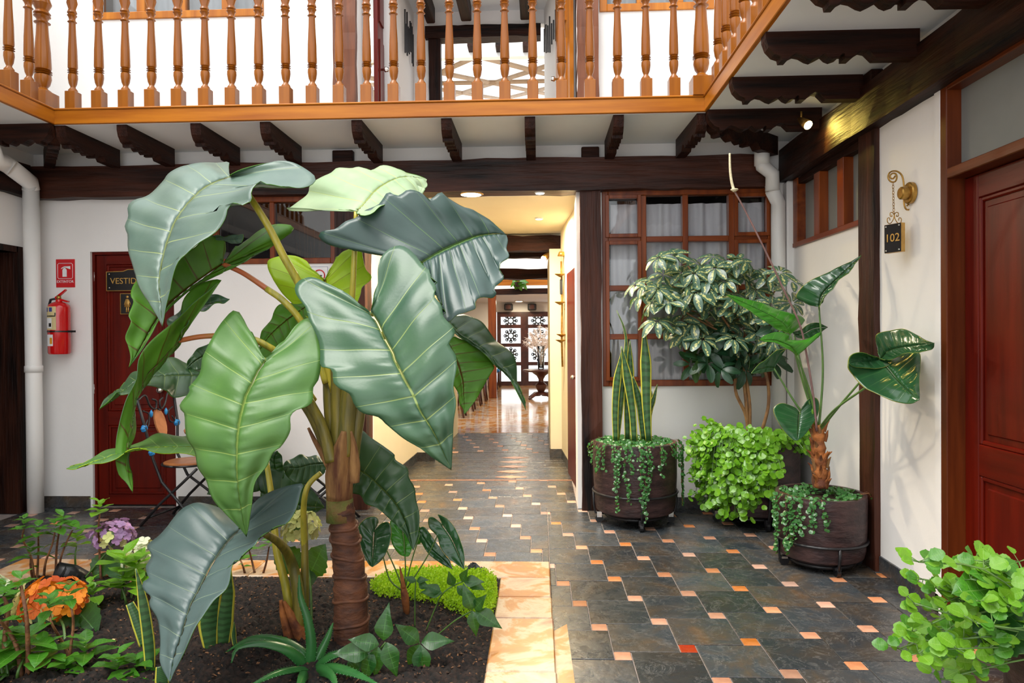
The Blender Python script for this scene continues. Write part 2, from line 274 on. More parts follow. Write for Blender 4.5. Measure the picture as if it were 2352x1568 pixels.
# ---------------------------------------------------------------- object helpers
def thing(name, label, cat, loc=(0, 0, 0), group=None):
    o = bpy.data.objects.new(name, None); C.objects.link(o); o.location = loc
    o.empty_display_size = 0.1; o['label'] = label; o['category'] = cat
    if group: o['group'] = group
    return o
def tag(o, label, cat, group=None, kind=None):
    o['label'] = label; o['category'] = cat
    if group: o['group'] = group
    if kind: o['kind'] = kind
    return o
def root_loc(p):
    v = Vector((0, 0, 0))
    while p: v += p.location; p = p.parent
    return v
class MB:
    def __init__(s): s.v = []; s.f = []; s.uv = []
    def add(s, vs, fs, uvs=None):
        o = len(s.v); s.v += [tuple(v) for v in vs]; s.f += [tuple(i+o for i in f) for f in fs]
        s.uv += list(uvs) if uvs is not None else [(0.5, 0.5)]*len(vs)
        return s
    def box(s, a, b, bev=0.0):
        x0, y0, z0 = (min(a[i], b[i]) for i in range(3)); x1, y1, z1 = (max(a[i], b[i]) for i in range(3))
        if bev <= 0:
            vs = [(x, y, z) for z in (z0, z1) for y in (y0, y1) for x in (x0, x1)]
            return s.add(vs, [(0, 2, 3, 1), (4, 5, 7, 6), (0, 1, 5, 4), (2, 6, 7, 3), (0, 4, 6, 2), (1, 3, 7, 5)])
        e = bev; vs = []; idx = {}
        for cx in (0, 1):
            for cy in (0, 1):
                for cz in (0, 1):
                    px, py, pz = (x0, x1)[cx], (y0, y1)[cy], (z0, z1)[cz]
                    ix, iy, iz = px+(e if cx == 0 else -e), py+(e if cy == 0 else -e), pz+(e if cz == 0 else -e)
                    for k, p in enumerate(((px, iy, iz), (ix, py, iz), (ix, iy, pz))):
                        idx[cx, cy, cz, k] = len(vs); vs.append(p)
        g = lambda c, k: idx[c[0], c[1], c[2], k]
        fs = []
        for k in range(3):
            for sd in (0, 1):
                q = []
                for (a_, b_) in ((0, 0), (1, 0), (1, 1), (0, 1)):
                    c = [0, 0, 0]; c[k] = sd; c[(k+1) % 3] = a_; c[(k+2) % 3] = b_; q.append(g(c, k))
                fs.append(tuple(q) if sd else tuple(q[::-1]))
        for k in range(3):
            a_, b_ = (k+1) % 3, (k+2) % 3
            for sa in (0, 1):
                for sb in (0, 1):
                    c0 = [0, 0, 0]; c1 = [0, 0, 0]; c0[k] = 0; c1[k] = 1
                    for c in (c0, c1): c[a_] = sa; c[b_] = sb
                    q = (g(c0, a_), g(c1, a_), g(c1, b_), g(c0, b_))
                    fs.append(q if sa == sb else q[::-1])
        for cx in (0, 1):
            for cy in (0, 1):
                for cz in (0, 1):
                    q = tuple(idx[cx, cy, cz, k] for k in range(3))
                    fs.append(q if (cx+cy+cz) % 2 == 1 else q[::-1])
        return s.add(vs, fs)
    def tube(s, pts, r, n=8, cap=True):
        pts = [Vector(p) for p in pts]; m_ = len(pts)
        rs = r if isinstance(r, (list, tuple)) else [r]*m_
        t = [(pts[min(i+1, m_-1)]-pts[max(i-1, 0)]).normalized() for i in range(m_)]
        a = Vector((0, 0, 1)) if abs(t[0].z) < 0.9 else Vector((1, 0, 0))
        u = t[0].cross(a).normalized(); vs = []; uv = []
        for i in range(m_):
            u = (u - t[i]*u.dot(t[i])).normalized(); w = t[i].cross(u)
            for k in range(n):
                an = 2*PI*k/n; vs.append(pts[i]+(u*math.cos(an)+w*math.sin(an))*rs[i]); uv.append((i/(m_-1), k/n))
        fs = [(i*n+k, i*n+(k+1) % n, (i+1)*n+(k+1) % n, (i+1)*n+k) for i in range(m_-1) for k in range(n)]
        if cap: fs += [tuple(range(n))[::-1], tuple((m_-1)*n+k for k in range(n))]
        return s.add(vs, fs, uv)
    def lathe(s, prof, c, n=16, axis='z', closed=False):
        vs = []; m_ = len(prof)
        for (r, h) in prof:
            for k in range(n):
                an = 2*PI*k/n; x, y = r*math.cos(an), r*math.sin(an)
                p = (x, y, h) if axis == 'z' else ((x, h, y) if axis == 'y' else (h, x, y))
                vs.append((c[0]+p[0], c[1]+p[1], c[2]+p[2]))
        fs = [(i*n+k, i*n+(k+1) % n, (i+1)*n+(k+1) % n, (i+1)*n+k) for i in range(m_-1) for k in range(n)]
        fs += [tuple(range(n))[::-1], tuple((m_-1)*n+k for k in range(n))]
        return s.add(vs, fs)
    def prism(s, poly, d, depth):           # poly: 3D points of one end face; d: extrusion vector
        poly = [Vector(p) for p in poly]; n = len(poly); d = Vector(d).normalized()*depth
        vs = poly+[p+d for p in poly]
        fs = [tuple(range(n))[::-1], tuple(range(n, 2*n))]+[(i, (i+1) % n, n+(i+1) % n, n+i) for i in range(n)]
        return s.add(vs, fs)
    def quad(s, a, b, c, d): return s.add([a, b, c, d], [(0, 1, 2, 3)])
    def mesh(s, name, mats, smooth=False, off=(0, 0, 0)):
        me = bpy.data.meshes.new(name); ox = Vector(off)
        me.from_pydata([(v[0]-ox.x, v[1]-ox.y, v[2]-ox.z) for v in s.v], [], s.f)
        mats = mats if isinstance(mats, (list, tuple)) else [mats]
        for k in mats: me.materials.append(MATS[k])
        uvl = me.uv_layers.new(name='UVMap'); li = np.zeros(len(me.loops), dtype=np.int32); me.loops.foreach_get('vertex_index', li)
        uvl.data.foreach_set('uv', np.array(s.uv, dtype=np.float32)[li].ravel())
        if smooth is True: me.polygons.foreach_set('use_smooth', [True]*len(me.polygons))
        me.update(); return me
    def build(s, name, mats, parent=None, smooth=False, auto=False, loc=None):
        """world-space vertices; the object sits at its parent's origin (or at loc when top level)"""
        off = root_loc(parent) if parent else Vector(loc or (0, 0, 0))
        me = s.mesh(name, mats, smooth, off)
        if auto: me.polygons.foreach_set('use_smooth', [True]*len(me.polygons)); me.set_sharp_from_angle(angle=math.radians(38))
        o = bpy.data.objects.new(name, me); C.objects.link(o); o.parent = parent
        if not parent: o.location = off
        return o
def struct(o): o['kind'] = 'structure'; return o
def inst(name, me, parent, pos, rot=None, scale=1.0):
    """a part that shares mesh data; pos in world space"""
    o = bpy.data.objects.new(name, me); C.objects.link(o); o.parent = parent
    mm = rot.to_4x4() if rot is not None else Matrix.Identity(4)
    sc = scale if isinstance(scale, (tuple, list)) else (scale,)*3
    mm = Matrix.Translation(Vector(pos)-(root_loc(parent) if parent else Vector())) @ mm @ Matrix.Diagonal((*sc, 1))
    o.matrix_local = mm; return o
def cat(pts, n):
    """Catmull-Rom resampling of a polyline (np array) to n points by arc length"""
    P = np.array([tuple(p) for p in pts], dtype=float)
    Q = np.vstack([2*P[0]-P[1], P, 2*P[-1]-P[-2]]); out = []
    for i in range(1, len(Q)-2):
        p0, p1, p2, p3 = Q[i-1:i+3]
        for t in np.linspace(0, 1, 12, endpoint=False):
            out.append(0.5*((2*p1)+(-p0+p2)*t+(2*p0-5*p1+4*p2-p3)*t*t+(-p0+3*p1-3*p2+p3)*t**3))
    out.append(P[-1]); out = np.array(out)
    L = np.r_[0, np.cumsum(np.linalg.norm(np.diff(out, axis=0), axis=1))]
    x = np.linspace(0, L[-1], n)
    return np.stack([np.interp(x, L, out[:, k]) for k in range(out.shape[1])], 1)
def text_mesh(txt, size, depth, mat, align='CENTER'):
    cu = bpy.data.curves.new('lettering', 'FONT'); cu.body = txt; cu.size = size; cu.extrude = depth; cu.align_x = align; cu.align_y = 'CENTER'
    cu.resolution_u = 3
    o = bpy.data.objects.new('lettering', cu); C.objects.link(o)
    me = bpy.data.meshes.new_from_object(o.evaluated_get(bpy.context.evaluated_depsgraph_get()))
    bpy.data.objects.remove(o); bpy.data.curves.remove(cu)
    me.materials.clear(); me.materials.append(MATS[mat]); return me
def basis(x, y, z): return Matrix((x, y, z)).transposed()
FACE_CAM = basis(Vector((1, 0, 0)), Vector((0, 0, 1)), Vector((0, -1, 0)))     # flat lettering turned to face -Y
# ================================================================ THE SETTING
YB = 5.75            # rear courtyard wall
XR = 2.016           # right courtyard wall
XL = -4.25           # left courtyard wall
ZS = 2.97            # gallery soffit
YE = 4.95            # front edge of the rear gallery
XE_R, XE_L = 1.16, -3.50
ZF = 3.085            # top of the gallery fascia
def bw(px, py, Y=YB):
    p = W(px, py, Y); return p.x, p.z
def wall_grid(name, axis, c, thick, u0, u1, z0, z1, holes, mat):
    """wall in the plane axis = c (front face), thick away from the courtyard, with rectangular holes (u0, u1, z0, z1)"""
    us = sorted({u0, u1, *[min(max(h[i], u0), u1) for h in holes for i in (0, 1)]})
    zs = sorted({z0, z1, *[min(max(h[i], z0), z1) for h in holes for i in (2, 3)]})
    solid = lambda u, z: u0 < u < u1 and z0 < z < z1 and not any(h[0] < u < h[1] and h[2] < z < h[3] for h in holes)
    P = lambda u, d, z: (u, c+d, z) if axis == 'y' else (c+d, u, z)
    b = MB()
    for i in range(len(us)-1):
        for j in range(len(zs)-1):
            a0, a1, b0, b1 = us[i], us[i+1], zs[j], zs[j+1]; um, zm = (a0+a1)/2, (b0+b1)/2
            if not solid(um, zm): continue
            for d in (0, thick): b.quad(P(a0, d, b0), P(a1, d, b0), P(a1, d, b1), P(a0, d, b1))
            e = 1e-4
            if not solid(a0-e, zm): b.quad(P(a0, 0, b0), P(a0, thick, b0), P(a0, thick, b1), P(a0, 0, b1))
            if not solid(a1+e, zm): b.quad(P(a1, 0, b0), P(a1, thick, b0), P(a1, thick, b1), P(a1, 0, b1))
            if not solid(um, b0-e): b.quad(P(a0, 0, b0), P(a1, 0, b0), P(a1, thick, b0), P(a0, thick, b0))
            if not solid(um, b1+e): b.quad(P(a0, 0, b1), P(a1, 0, b1), P(a1, thick, b1), P(a0, thick, b1))
    return struct(b.build(name, mat))

# openings of the rear wall
DX0, DX1 = bw(211, 900)[0], bw(402, 900)[0]; DZ1 = bw(300, 577)[1]
LWX0, LWX1 = bw(488, 520)[0], bw(772, 520)[0]; LWZ0, LWZ1 = bw(620, 606)[1], bw(620, 452)[1]
HX0, HX1, HZ1 = bw(838, 900)[0], bw(1326, 900)[0], 2.62
RWX0, RWX1 = bw(1384, 700)[0], bw(1777, 700)[0]; RWZ0, RWZ1 = bw(1580, 886)[1], 2.60
wall_grid('wall_back', 'y', YB, 0.30, XL-0.3, XR+0.3, 0, ZS, [(DX0, DX1, -1, DZ1), (LWX0, LWX1, LWZ0, LWZ1), (HX0, HX1, -1, HZ1), (RWX0, RWX1, RWZ0, RWZ1)], 'plaster')
# upper storey rear wall
UH0, UH1 = bw(822, 120)[0], bw(1326, 120)[0]
UWX0, UWX1, UWZ = bw(215, 30)[0], bw(606, 30)[0], bw(410, 42)[1]
VWX0, VWX1, VWZ = bw(1377, 20)[0], bw(1640, 20)[0], bw(1500, 25)[1]
wall_grid('wall_back_upper', 'y', YB, 0.30, XL-0.3, XR+0.3, ZF, 5.2, [(UH0, UH1, 0, 4.75), (UWX0, UWX1, UWZ, UWZ+0.8), (VWX0, VWX1, VWZ, VWZ+0.8)], 'plaster')
# right wall
WY0, WY1, WZ0, WZ1 = WX(1981, 530, XR).y, WX(1826, 570, XR).y, 2.095, 2.63
RDY0, RDY1, RDZ = 2.56, WX(2166, 900, XR).y, 2.64
wall_grid('wall_right', 'x', XR, 0.30, -3.0, YB, 0, 2.97, [(WY0, WY1, WZ0, WZ1), (RDY0, RDY1, -1, RDZ)], 'plaster')
wall_grid('wall_right_upper', 'x', XR, 0.30, -3.0, YB, 2.97, 4.9, [], 'plaster')
# left wall with the dark doorway near the corner
LDY1 = WX(40, 800, XL).y; LDZ = WX(20, 577, XL).z
wall_grid('wall_left', 'x', XL, -0.30, -3.0, YB, 0, 4.9, [(LDY1-0.95, LDY1, -1, LDZ)], 'plaster')

# gallery floors / soffits
b = MB()
b.box((XL, YE+0.02, ZS), (XR, YB, ZF)); struct(b.build('ceiling', 'soffit'))
b = MB(); b.box((XE_R+0.02, -3.0, ZS), (XR, YE+0.02, ZF)); struct(b.build('ceiling_right', 'soffit'))
b = MB(); b.box((XL, -3.0, ZS), (XE_L-0.02, YE+0.02, ZF)); struct(b.build('ceiling_left', 'soffit'))

# dark beams
def jbox(a, bb, seed, amp=0.006, nseg=14):
    """rough hewn beam: a box cut into rings along its longest axis, each ring a little off"""
    a = Vector(a); bb = Vector(bb); d = [abs(bb[i]-a[i]) for i in range(3)]; k = d.index(max(d)); i1, i2 = [i for i in range(3) if i != k]
    r = random.Random(seed); mbb = MB(); vs = []
    for s_ in range(nseg+1):
        t = s_/nseg
        for (p, q) in ((0, 0), (1, 0), (1, 1), (0, 1)):
            v = [0, 0, 0]; v[k] = a[k]+(bb[k]-a[k])*t
            v[i1] = (a[i1], bb[i1])[p]+r.uniform(-amp, amp); v[i2] = (a[i2], bb[i2])[q]+r.uniform(-amp, amp); vs.append(v)
    fs = [(s_*4+c, s_*4+(c+1) % 4, s_*4+4+(c+1) % 4, s_*4+4+c) for s_ in range(nseg) for c in range(4)]
    fs += [(3, 2, 1, 0), tuple(nseg*4+c for c in range(4))]
    return mbb.add(vs, fs)
XBF = 1.925
struct(jbox((XL, YB-0.10, 2.585), (XR-0.22, YB+0.12, 2.845), 1, 0.007, 30).build('trim_1', 'hewn_x'))
struct(jbox((XBF, -3.0, 2.63), (XR+0.1, YB-0.02, 2.885), 2, 0.007, 40).build('trim_2', 'beam_y'))
struct(jbox((XL-0.1, -3.0, 2.585), (XL+0.06, YB-0.12, 2.845), 3, 0.007, 40).build('trim_3', 'beam_y'))
p0, p1 = W(1330, 900, YB-0.06), W(1383, 900, YB-0.06)
struct(jbox((p0.x+0.02, YB-0.07, 0), (p1.x, YB+0.16, 2.59), 4, 0.005).build('trim_4', 'hewn_z'))
p0, p1 = W(768, 520, YB-0.06), W(838, 520, YB-0.06)
struct(jbox((p0.x, YB-0.07, 0), (p1.x, YB+0.16, 2.59), 5, 0.005).build('trim_5', 'hewn_z'))
y0, y1 = WX(2022, 900, XR).y, WX(1986, 900, XR).y
struct(jbox((XR-0.035, y0, 0), (XR+0.1, y1, 2.64), 6, 0.004).build('trim_6', 'hewn_z'))
for k, (px0, px1, py0, py1) in enumerate(((763, 810, 344, 385), (1336, 1376, 336, 372))):     # beam ends standing on the lintel
    a = W(px0, py1, YB-0.05); c = W(px1, py0, YB-0.05)
    struct(MB().box((a.x, YB-0.05, 2.84), (c.x, YB+0.05, c.z), 0.006).build('trim_%d' % (7+k), 'beam_x'))
a = WX(1989, 165, XBF+0.02); struct(MB().box((XBF+0.02, a.y-0.06, 2.88), (XR+0.1, a.y+0.12, 2.965), 0.006).build('trim_9', 'beam_y'))
# plaster ledge in the corner beside the rain pipe
a = W(1800, 600, YB-0.02)
struct(MB().box((XR-0.05, YB-0.10, 0.0), (XR+0.05, YB+0.05, W(1800, 416, YB-0.08).z), 0.012).build('trim_10', 'plaster'))
# black frame of the left doorway, dark slab in place of the unlit room behind
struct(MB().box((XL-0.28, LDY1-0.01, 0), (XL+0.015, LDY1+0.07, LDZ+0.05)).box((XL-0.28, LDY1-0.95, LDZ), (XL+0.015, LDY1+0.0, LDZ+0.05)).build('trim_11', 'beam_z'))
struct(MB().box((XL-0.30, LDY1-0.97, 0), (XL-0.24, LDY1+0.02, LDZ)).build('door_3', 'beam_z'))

# baseboards of slate
def base_tiles(name, axis, c, u0, u1, skip=(), h=0.095, d=-0.012, L=0.42):
    root = struct(bpy.data.objects.new(name, None)); C.objects.link(root)
    segs = [(u0, u1)]
    for s0, s1 in skip:
        segs = [q for (a_, b_) in segs for q in ((a_, min(b_, s0)), (max(a_, s1), b_)) if q[1]-q[0] > 0.01]
    for a_, b_ in segs:
        n_t = max(1, round((b_-a_)/L)); w = (b_-a_)/n_t
        for k in range(n_t):
            u, v = a_+k*w, a_+(k+1)*w; mb_ = MB()
            if axis == 'y': mb_.box((u+0.002, c+d, 0), (v-0.002, c+0.01, h), 0.002)
            else: mb_.box((c+d, u+0.002, 0), (c+0.01, v-0.002, h), 0.002)
            mb_.build('baseboard_tile', 'slate', root)
    return root
base_tiles('baseboard_back', 'y', YB, XL+0.05, XR-0.05, [(DX0-0.02, DX1+0.02), (bw(770, 900)[0], bw(1384, 900)[0])])
base_tiles('baseboard_right', 'x', XR, RDY1+0.02, YB-0.06, [(y0, y1)])
base_tiles('baseboard_left', 'x', XL, LDY1+0.08, YB-0.02, d=0.012)

# ---------------------------------------------------------------- floor
struct(MB().box((XL-0.4, -3.0, -0.12), (XR+0.4, 10.25, -0.006)).build('floor', 'grout'))
flo = bpy.data.objects['floor']
PX1, PY1, PX0 = 0.05, G(900, 1298).y, G(68, 1287).x         # planter outline on the floor (right, rear, left)
ta, tb = 0.302, 0.078; o0 = G(1564.3, 1497.3); ORX, ORY = o0.x, o0.y
regions = [(PX1, XR, 2.2, YB), (XL, PX1, PY1, YB), (HX0, HX1, YB, 6.87), (-1.42, HX1, 8.5, 10.22), (XL, PX0, 2.2, PY1)]
BIG = {}
def tile(name, x0, x1, ya, yb_, mat):
    g = 0.0022; w, d = x1-x0-2*g, yb_-ya-2*g
    if w < 0.012 or d < 0.012: return
    key = (mat, round(w, 3), round(d, 3))
    if key not in BIG:
        BIG[key] = MB().box((-w/2, -d/2, -0.012), (w/2, d/2, 0), 0.0022).mesh(name, mat)
    o = inst(name, BIG[key], flo, ((x0+x1)/2, (ya+yb_)/2, random.uniform(-0.0012, 0.0012)), Matrix.Rotation(random.uniform(-0.003, 0.003), 3, 'X'))
def clip_tile(name, x0, y0_, w, mat):
    for (a0, a1, b0, b1) in regions:
        xa, xb, ya, yb_ = max(x0, a0), min(x0+w, a1), max(y0_, b0), min(y0_+w, b1)
        if xb-xa > 0.01 and yb_-ya > 0.01: tile(name, xa, xb, ya, yb_, mat)
for i in range(-24, 25):
    for j in range(-24, 32):
        x = ORX+i*ta-j*tb; y = ORY+i*tb+j*ta
        if -5 < x < 2.5 and 1.5 < y < 10.6:
            clip_tile('slate_tile', x, y+tb, ta, 'slate')
            red = abs(x-ORX) < 0.01 and abs(y-ORY) < 0.01
            clip_tile('accent_tile', x, y, tb, 'accent_red' if red else 'accent')
# orange stone strip laid beside the planter
sp = [G(1268, 1452), G(1302, 1434), G(1330, 1640), G(1284, 1640)]
MB().prism([(p.x, p.y, -0.004) for p in sp], (0, 0, 1), 0.007).build('stone_strip', 'marble', flo)
# planks with diamond inlays in the passage
yy = 6.87; k = 0
while yy < 8.49:
    off = (k % 2)*0.3; x = HX0-off
    while x < HX1:
        xa, xb = max(x, HX0+0.0), min(x+0.6, HX1)
        if xb-xa > 0.02: tile('slate_plank', xa, xb, yy, min(yy+0.135, 8.5), 'slate')
        x += 0.6
    yy += 0.135; k += 1
for yc in (7.02, 7.30, 7.58, 7.86, 8.14):
    c = Vector((-0.30, yc, 0.0005))
    MB().prism([c+Vector((-0.16, 0, 0)), c+Vector((0, -0.075, 0)), c+Vector((0.16, 0, 0)), c+Vector((0, 0.075, 0))], (0, 0, 1), 0.002).build('diamond_inlay', 'accent', flo)
struct(MB().box((HX0, 6.855, -0.006), (HX1, 6.875, 0.004), 0.001).build('trim_12', 'accent'))

# planter: border slabs, soil
cur = thing('planter_border', 'flat border of mottled orange and cream marble slabs around the planting bed', 'planter', (PX1, PY1, 0))
bwid = 0.285; HB = 0.03
y = PY1
edges = []
x = PX1
for i, L in enumerate((0.62, 0.55, 0.60, 0.50, 0.63, 0.62)):
    x2 = max(x-L, PX0)
    MB().box((x2+0.002, PY1-bwid, -0.02), (x-0.002 if i else PX1, PY1, HB), 0.006).build('border_slab', 'marble', cur); x = x2
y = PY1-bwid
for i, L in enumerate((0.30, 0.28, 0.55, 0.6, 0.6)):
    MB().box((PX1-bwid, y-L+0.002, -0.02), (PX1+0.012*i*0.3, y-0.002, HB), 0.006).build('border_slab', 'marble', cur)
    MB().box((PX0, y-L+0.002, -0.02), (PX0+bwid, y-0.002, HB), 0.006).build('border_slab', 'marble', cur); y -= L
SX0, SX1, SY1 = PX0+bwid, PX1-bwid, PY1-bwid
def soil_h(x, y):
    e = min(x-SX0, SX1-x, SY1-y, 0.25)/0.25
    e = max(e, 0)
    return 0.012+0.035*e+0.022*math.sin(x*5.1+1)*math.sin(y*4.3)*e
n = 230; vs = []; fs = []
for i in range(n+1):
    for j in range(n+1):
        x = SX0+(SX1-SX0)*i/n; y = 1.9+(SY1-1.9)*j/n
        vs.append((x, y, soil_h(x, y)+rng.uniform(-0.010, 0.012)+0.012*max(0, math.sin(x*37+3*math.sin(y*29))*math.sin(y*41+2*math.sin(x*23)))))
for i in range(n):
    for j in range(n): a = i*(n+1)+j; fs.append((a, a+n+1, a+n+2, a+1))
b = MB().add(vs, fs)
so = b.build('soil', 'soil', None, True); tag(so, 'dark crumbly soil filling the planting bed', 'soil', kind='stuff')
b = MB()
for k in range(4200):
    x, y = rng.uniform(SX0+0.01, SX1-0.01), rng.uniform(2.2, SY1-0.01); z = soil_h(x, y)
    l = 0.003+0.014*rng.uniform()**2.5; w_ = rng.uniform(0.003, 0.006); a = rng.uniform(0, PI)
    u = Vector((math.cos(a), math.sin(a), rng.uniform(-0.5, 0.5)))*l; v = Vector((-math.sin(a), math.cos(a), rng.uniform(-0.4, 0.4)))*w_
    c = Vector((x, y, z+0.006)); h_ = Vector((0, 0, rng.uniform(0.003, 0.009)))
    b.add([c-u-v, c+u-v*0.6, c+u*0.8+v, c-u*0.7+v, c+h_], [(0, 1, 4), (1, 2, 4), (2, 3, 4), (3, 0, 4)])
ch = b.build('bark_chips', 'chip'); tag(ch, 'loose brown bark chips scattered over the soil', 'bark chips', kind='stuff')

# ---------------------------------------------------------------- carved corbels
PROF = [(0, 0), (0, .25), (.02, .55), (.06, .78), (.10, .86), (.105, 1), (.145, 1), (.17, .85), (.20, .77), (.24, .82), (.28, .95), (.31, 1), (.35, .9), (.385, .80), (.41, .93), (.44, 1), (.48, .93), (.50, .82), (.515, .82), (.515, 1), (.56, 1), (.60, .8), (.635, .69), (.67, .73), (.72, 1), (1, 1), (1, 0)]
def corbel(tip, end, label, group, h=0.145, w=0.075, mat='beam_x'):
    tip, end = Vector(tip), Vector(end); d = end-tip; sd = Vector((d.y, -d.x, 0)).normalized()
    o = MB().prism([tip+d*u-Vector((0, 0, h*v))-sd*w/2 for u, v in PROF], sd, w).build('carved_corbel', mat, None, False, loc=tip)
    return tag(o, label, 'corbel', group)
gb = 'carved corbels under the rear gallery'
ordn = ['first', 'second', 'third', 'fourth', 'fifth', 'sixth', 'seventh']
for k, X in enumerate((-3.02, -2.475, -1.965, -1.30, -0.655, -0.06, 0.565)):
    corbel((X, YE+0.03, ZS), (X, YB-0.10, ZS), 'dark scalloped corbel under the rear gallery, %s from the left rain pipe' % ordn[k], gb, mat='beam_y')
gr = 'carved corbels under the right gallery'
for k, dy in enumerate((4.94, 4.33, 3.70, 3.10, 2.48)):
    lab = ['dark scalloped corbel beside the yellow spotlight', 'dark scalloped corbel beside the black beam stub, next above the spotlit one', 'dark scalloped corbel under the right gallery, second below the top picture edge', 'dark scalloped corbel cut by the top edge above the room 102 door', 'dark scalloped corbel overhead above the red door'][k]
    corbel((XE_R+0.01, dy, ZS), (XBF+0.02, dy, ZS), lab, gr)
corbel((XE_R-0.01, YE+0.03, ZS), (XE_R-0.03, YB-0.10, ZS), 'dark scalloped corbel running back from the right gallery corner', gb, mat='beam_y')
corbel((XE_R+0.03, YE+0.05, ZS), (XR-0.16, YB-0.12, ZS), 'diagonal dark corbel under the right gallery corner', gb, mat='beam_y')
corbel((XE_L+0.03, YE+0.02, ZS), (XE_L+0.02, YB-0.10, ZS), 'dark scalloped corbel nearest the left gallery corner', gb, mat='beam_y')
corbel((XE_L-0.02, YE+0.03, ZS), (XL+0.22, YB-0.12, ZS), 'diagonal dark corbel above the bend of the left rain pipe', gb, mat='beam_y')
corbel((XE_L-0.01, YE, ZS), (XL+0.05, YE, ZS), 'dark scalloped corbel at the left picture edge, beside the bent pipe', 'carved corbels under the left gallery')
# ---------------------------------------------------------------- balustrades
BPROF = [(.026, 0), (.026, .012), (.015, .03), (.014, .037), (.022, .06), (.027, .10), (.026, .125), (.018, .135), (.029, .140), (.018, .148), (.029, .155), (.018, .163), (.025, .168), (.027, .18), (.025, .30), (.020, .42), (.018, .50), (.026, .508), (.018, .518), (.017, .53), (.021, .545), (.027, .555), (.020, .565), (.027, .575), (.019, .60), (.030, .645), (.022, .70), (.015, .76), (.024, .775)]
def bal_mesh(w, k, name):
    b = MB(); b.box((-w/2, -w/2, 0), (w/2, w/2, 0.135), 0.003)
    b.lathe([(r*k, h+0.135) for r, h in BPROF], (0, 0, 0), 14)
    b.box((-w/2, -w/2, 0.905), (w/2, w/2, 1.0), 0.003)
    me = b.mesh(name, 'turned_z', True); me.set_sharp_from_angle(angle=math.radians(40)); return me
BM, NM = bal_mesh(0.078, 1.22, 'baluster'), bal_mesh(0.145, 2.1, 'newel_post')
def balustrade(label, c0, c1, spots, newels, axis):
    c0, c1 = Vector(c0), Vector(c1)
    t = thing('balustrade', label, 'balustrade', (c0.x, c0.y, ZF), 'gallery balustrades')
    for s in spots: inst('baluster', BM, t, (s[0], s[1], ZF-0.004))
    for s in newels: inst('newel_post', NM, t, (s[0], s[1], ZF-0.004))
    w = 0.05
    if axis == 'x':
        MB().box((c0.x, c0.y-w, ZS+0.002), (c1.x, c0.y+w, ZF-0.014), 0.004).build('fascia_board', 'gold_x', t)
        MB().box((c0.x-0.01, c0.y-w-0.008, ZF-0.014), (c1.x+0.01, c0.y+w+0.01, ZF), 0.005).build('bottom_rail', 'gold_x', t)
        MB().box((c0.x, c0.y-0.05, ZF+0.99), (c1.x, c0.y+0.05, ZF+1.05), 0.01).build('handrail', 'gold_x', t)
    else:
        MB().box((c0.x-w, c1.y, ZS+0.002), (c0.x+w, c0.y, ZF-0.014), 0.004).build('fascia_board', 'gold_y', t)
        MB().box((c0.x-w-0.008, c1.y, ZF-0.014), (c0.x+w+0.008, c0.y, ZF), 0.005).build('bottom_rail', 'gold_y', t)
        MB().box((c0.x-0.05, c1.y, ZF+0.99), (c0.x+0.05, c0.y, ZF+1.05), 0.01).build('handrail', 'gold_y', t)
    return t
YBAL = YE+0.045
bx_ = [168, 228, 289, 349, 410, 472, 533, 595, 657, 718, 780, 843, 905, 968, 1033, 1097, 1160, 1224, 1290, 1355, 1419, 1484, 1548]
spots = [(W(px, 220, YBAL).x, YBAL) for px in bx_]
nlx, nrx = W(99, 215, YBAL).x, W(1611, 205, YBAL).x
balustrade('long honey-coloured turned balustrade across the rear gallery', (XE_L, YBAL, 0), (XE_R, YBAL, 0), spots, [(nlx, YBAL), (nrx, YBAL)], 'x')
xr = XE_R+0.045; xl = XE_L-0.045
balustrade('honey-coloured balustrade receding along the right gallery', (xr, YBAL+0.05, 0), (xr, -2.9, 0), [(xr, YBAL-0.25-0.20*k) for k in range(20)], [], 'y')
balustrade('honey-coloured balustrade at the left picture edge', (xl, YBAL+0.05, 0), (xl, -2.9, 0), [(xl, YBAL-0.23-0.185*k) for k in range(20)], [], 'y')

# ---------------------------------------------------------------- windows
def window(name, X0, X1, Z0, Z1, Y, cols, rows, mat, gl, fw=0.05, inset=0.05, bars=0.035, sill=True, skip_bars=()):
    """frame, mullions, transoms and one pane for each opening; cols/rows are fractions of the inner bars"""
    root = struct(bpy.data.objects.new(name, None)); C.objects.link(root); root.location = ((X0+X1)/2, Y, Z0)
    y0_, y1_ = Y-0.015, Y+inset+0.03
    b = MB(); b.box((X0, y0_, Z0), (X0+fw, y1_, Z1), 0.004); b.box((X1-fw, y0_, Z0), (X1, y1_, Z1), 0.004)
    b.box((X0+fw, y0_, Z1-fw), (X1-fw, y1_, Z1), 0.004); b.box((X0+fw, y0_, Z0), (X1-fw, y1_, Z0+fw), 0.004)
    b.build('window_frame', mat+'_z', root)
    xs = [X0+fw]+[X0+(X1-X0)*c for c in cols]+[X1-fw]; zs = [Z0+fw]+[Z0+(Z1-Z0)*c for c in rows]+[Z1-fw]
    for x in xs[1:-1]: MB().box((x-bars/2, y0_+0.008, Z0+fw), (x+bars/2, y1_-0.01, Z1-fw), 0.004).build('mullion', mat+'_z', root)
    for z in zs[1:-1]:
        for i in range(len(xs)-1):
            MB().box((xs[i]+(bars/2 if i else 0), y0_+0.012, z-bars/2), (xs[i+1]-(bars/2 if i < len(xs)-2 else 0), y1_-0.012, z+bars/2), 0.003).build('transom', mat+'_x', root)
    for i in range(len(xs)-1):
        for j in range(len(zs)-1):
            MB().box((xs[i]+0.005, Y+0.028, zs[j]+0.005), (xs[i+1]-0.005, Y+0.034, zs[j+1]-0.005)).build('pane', gl, root)
    return root
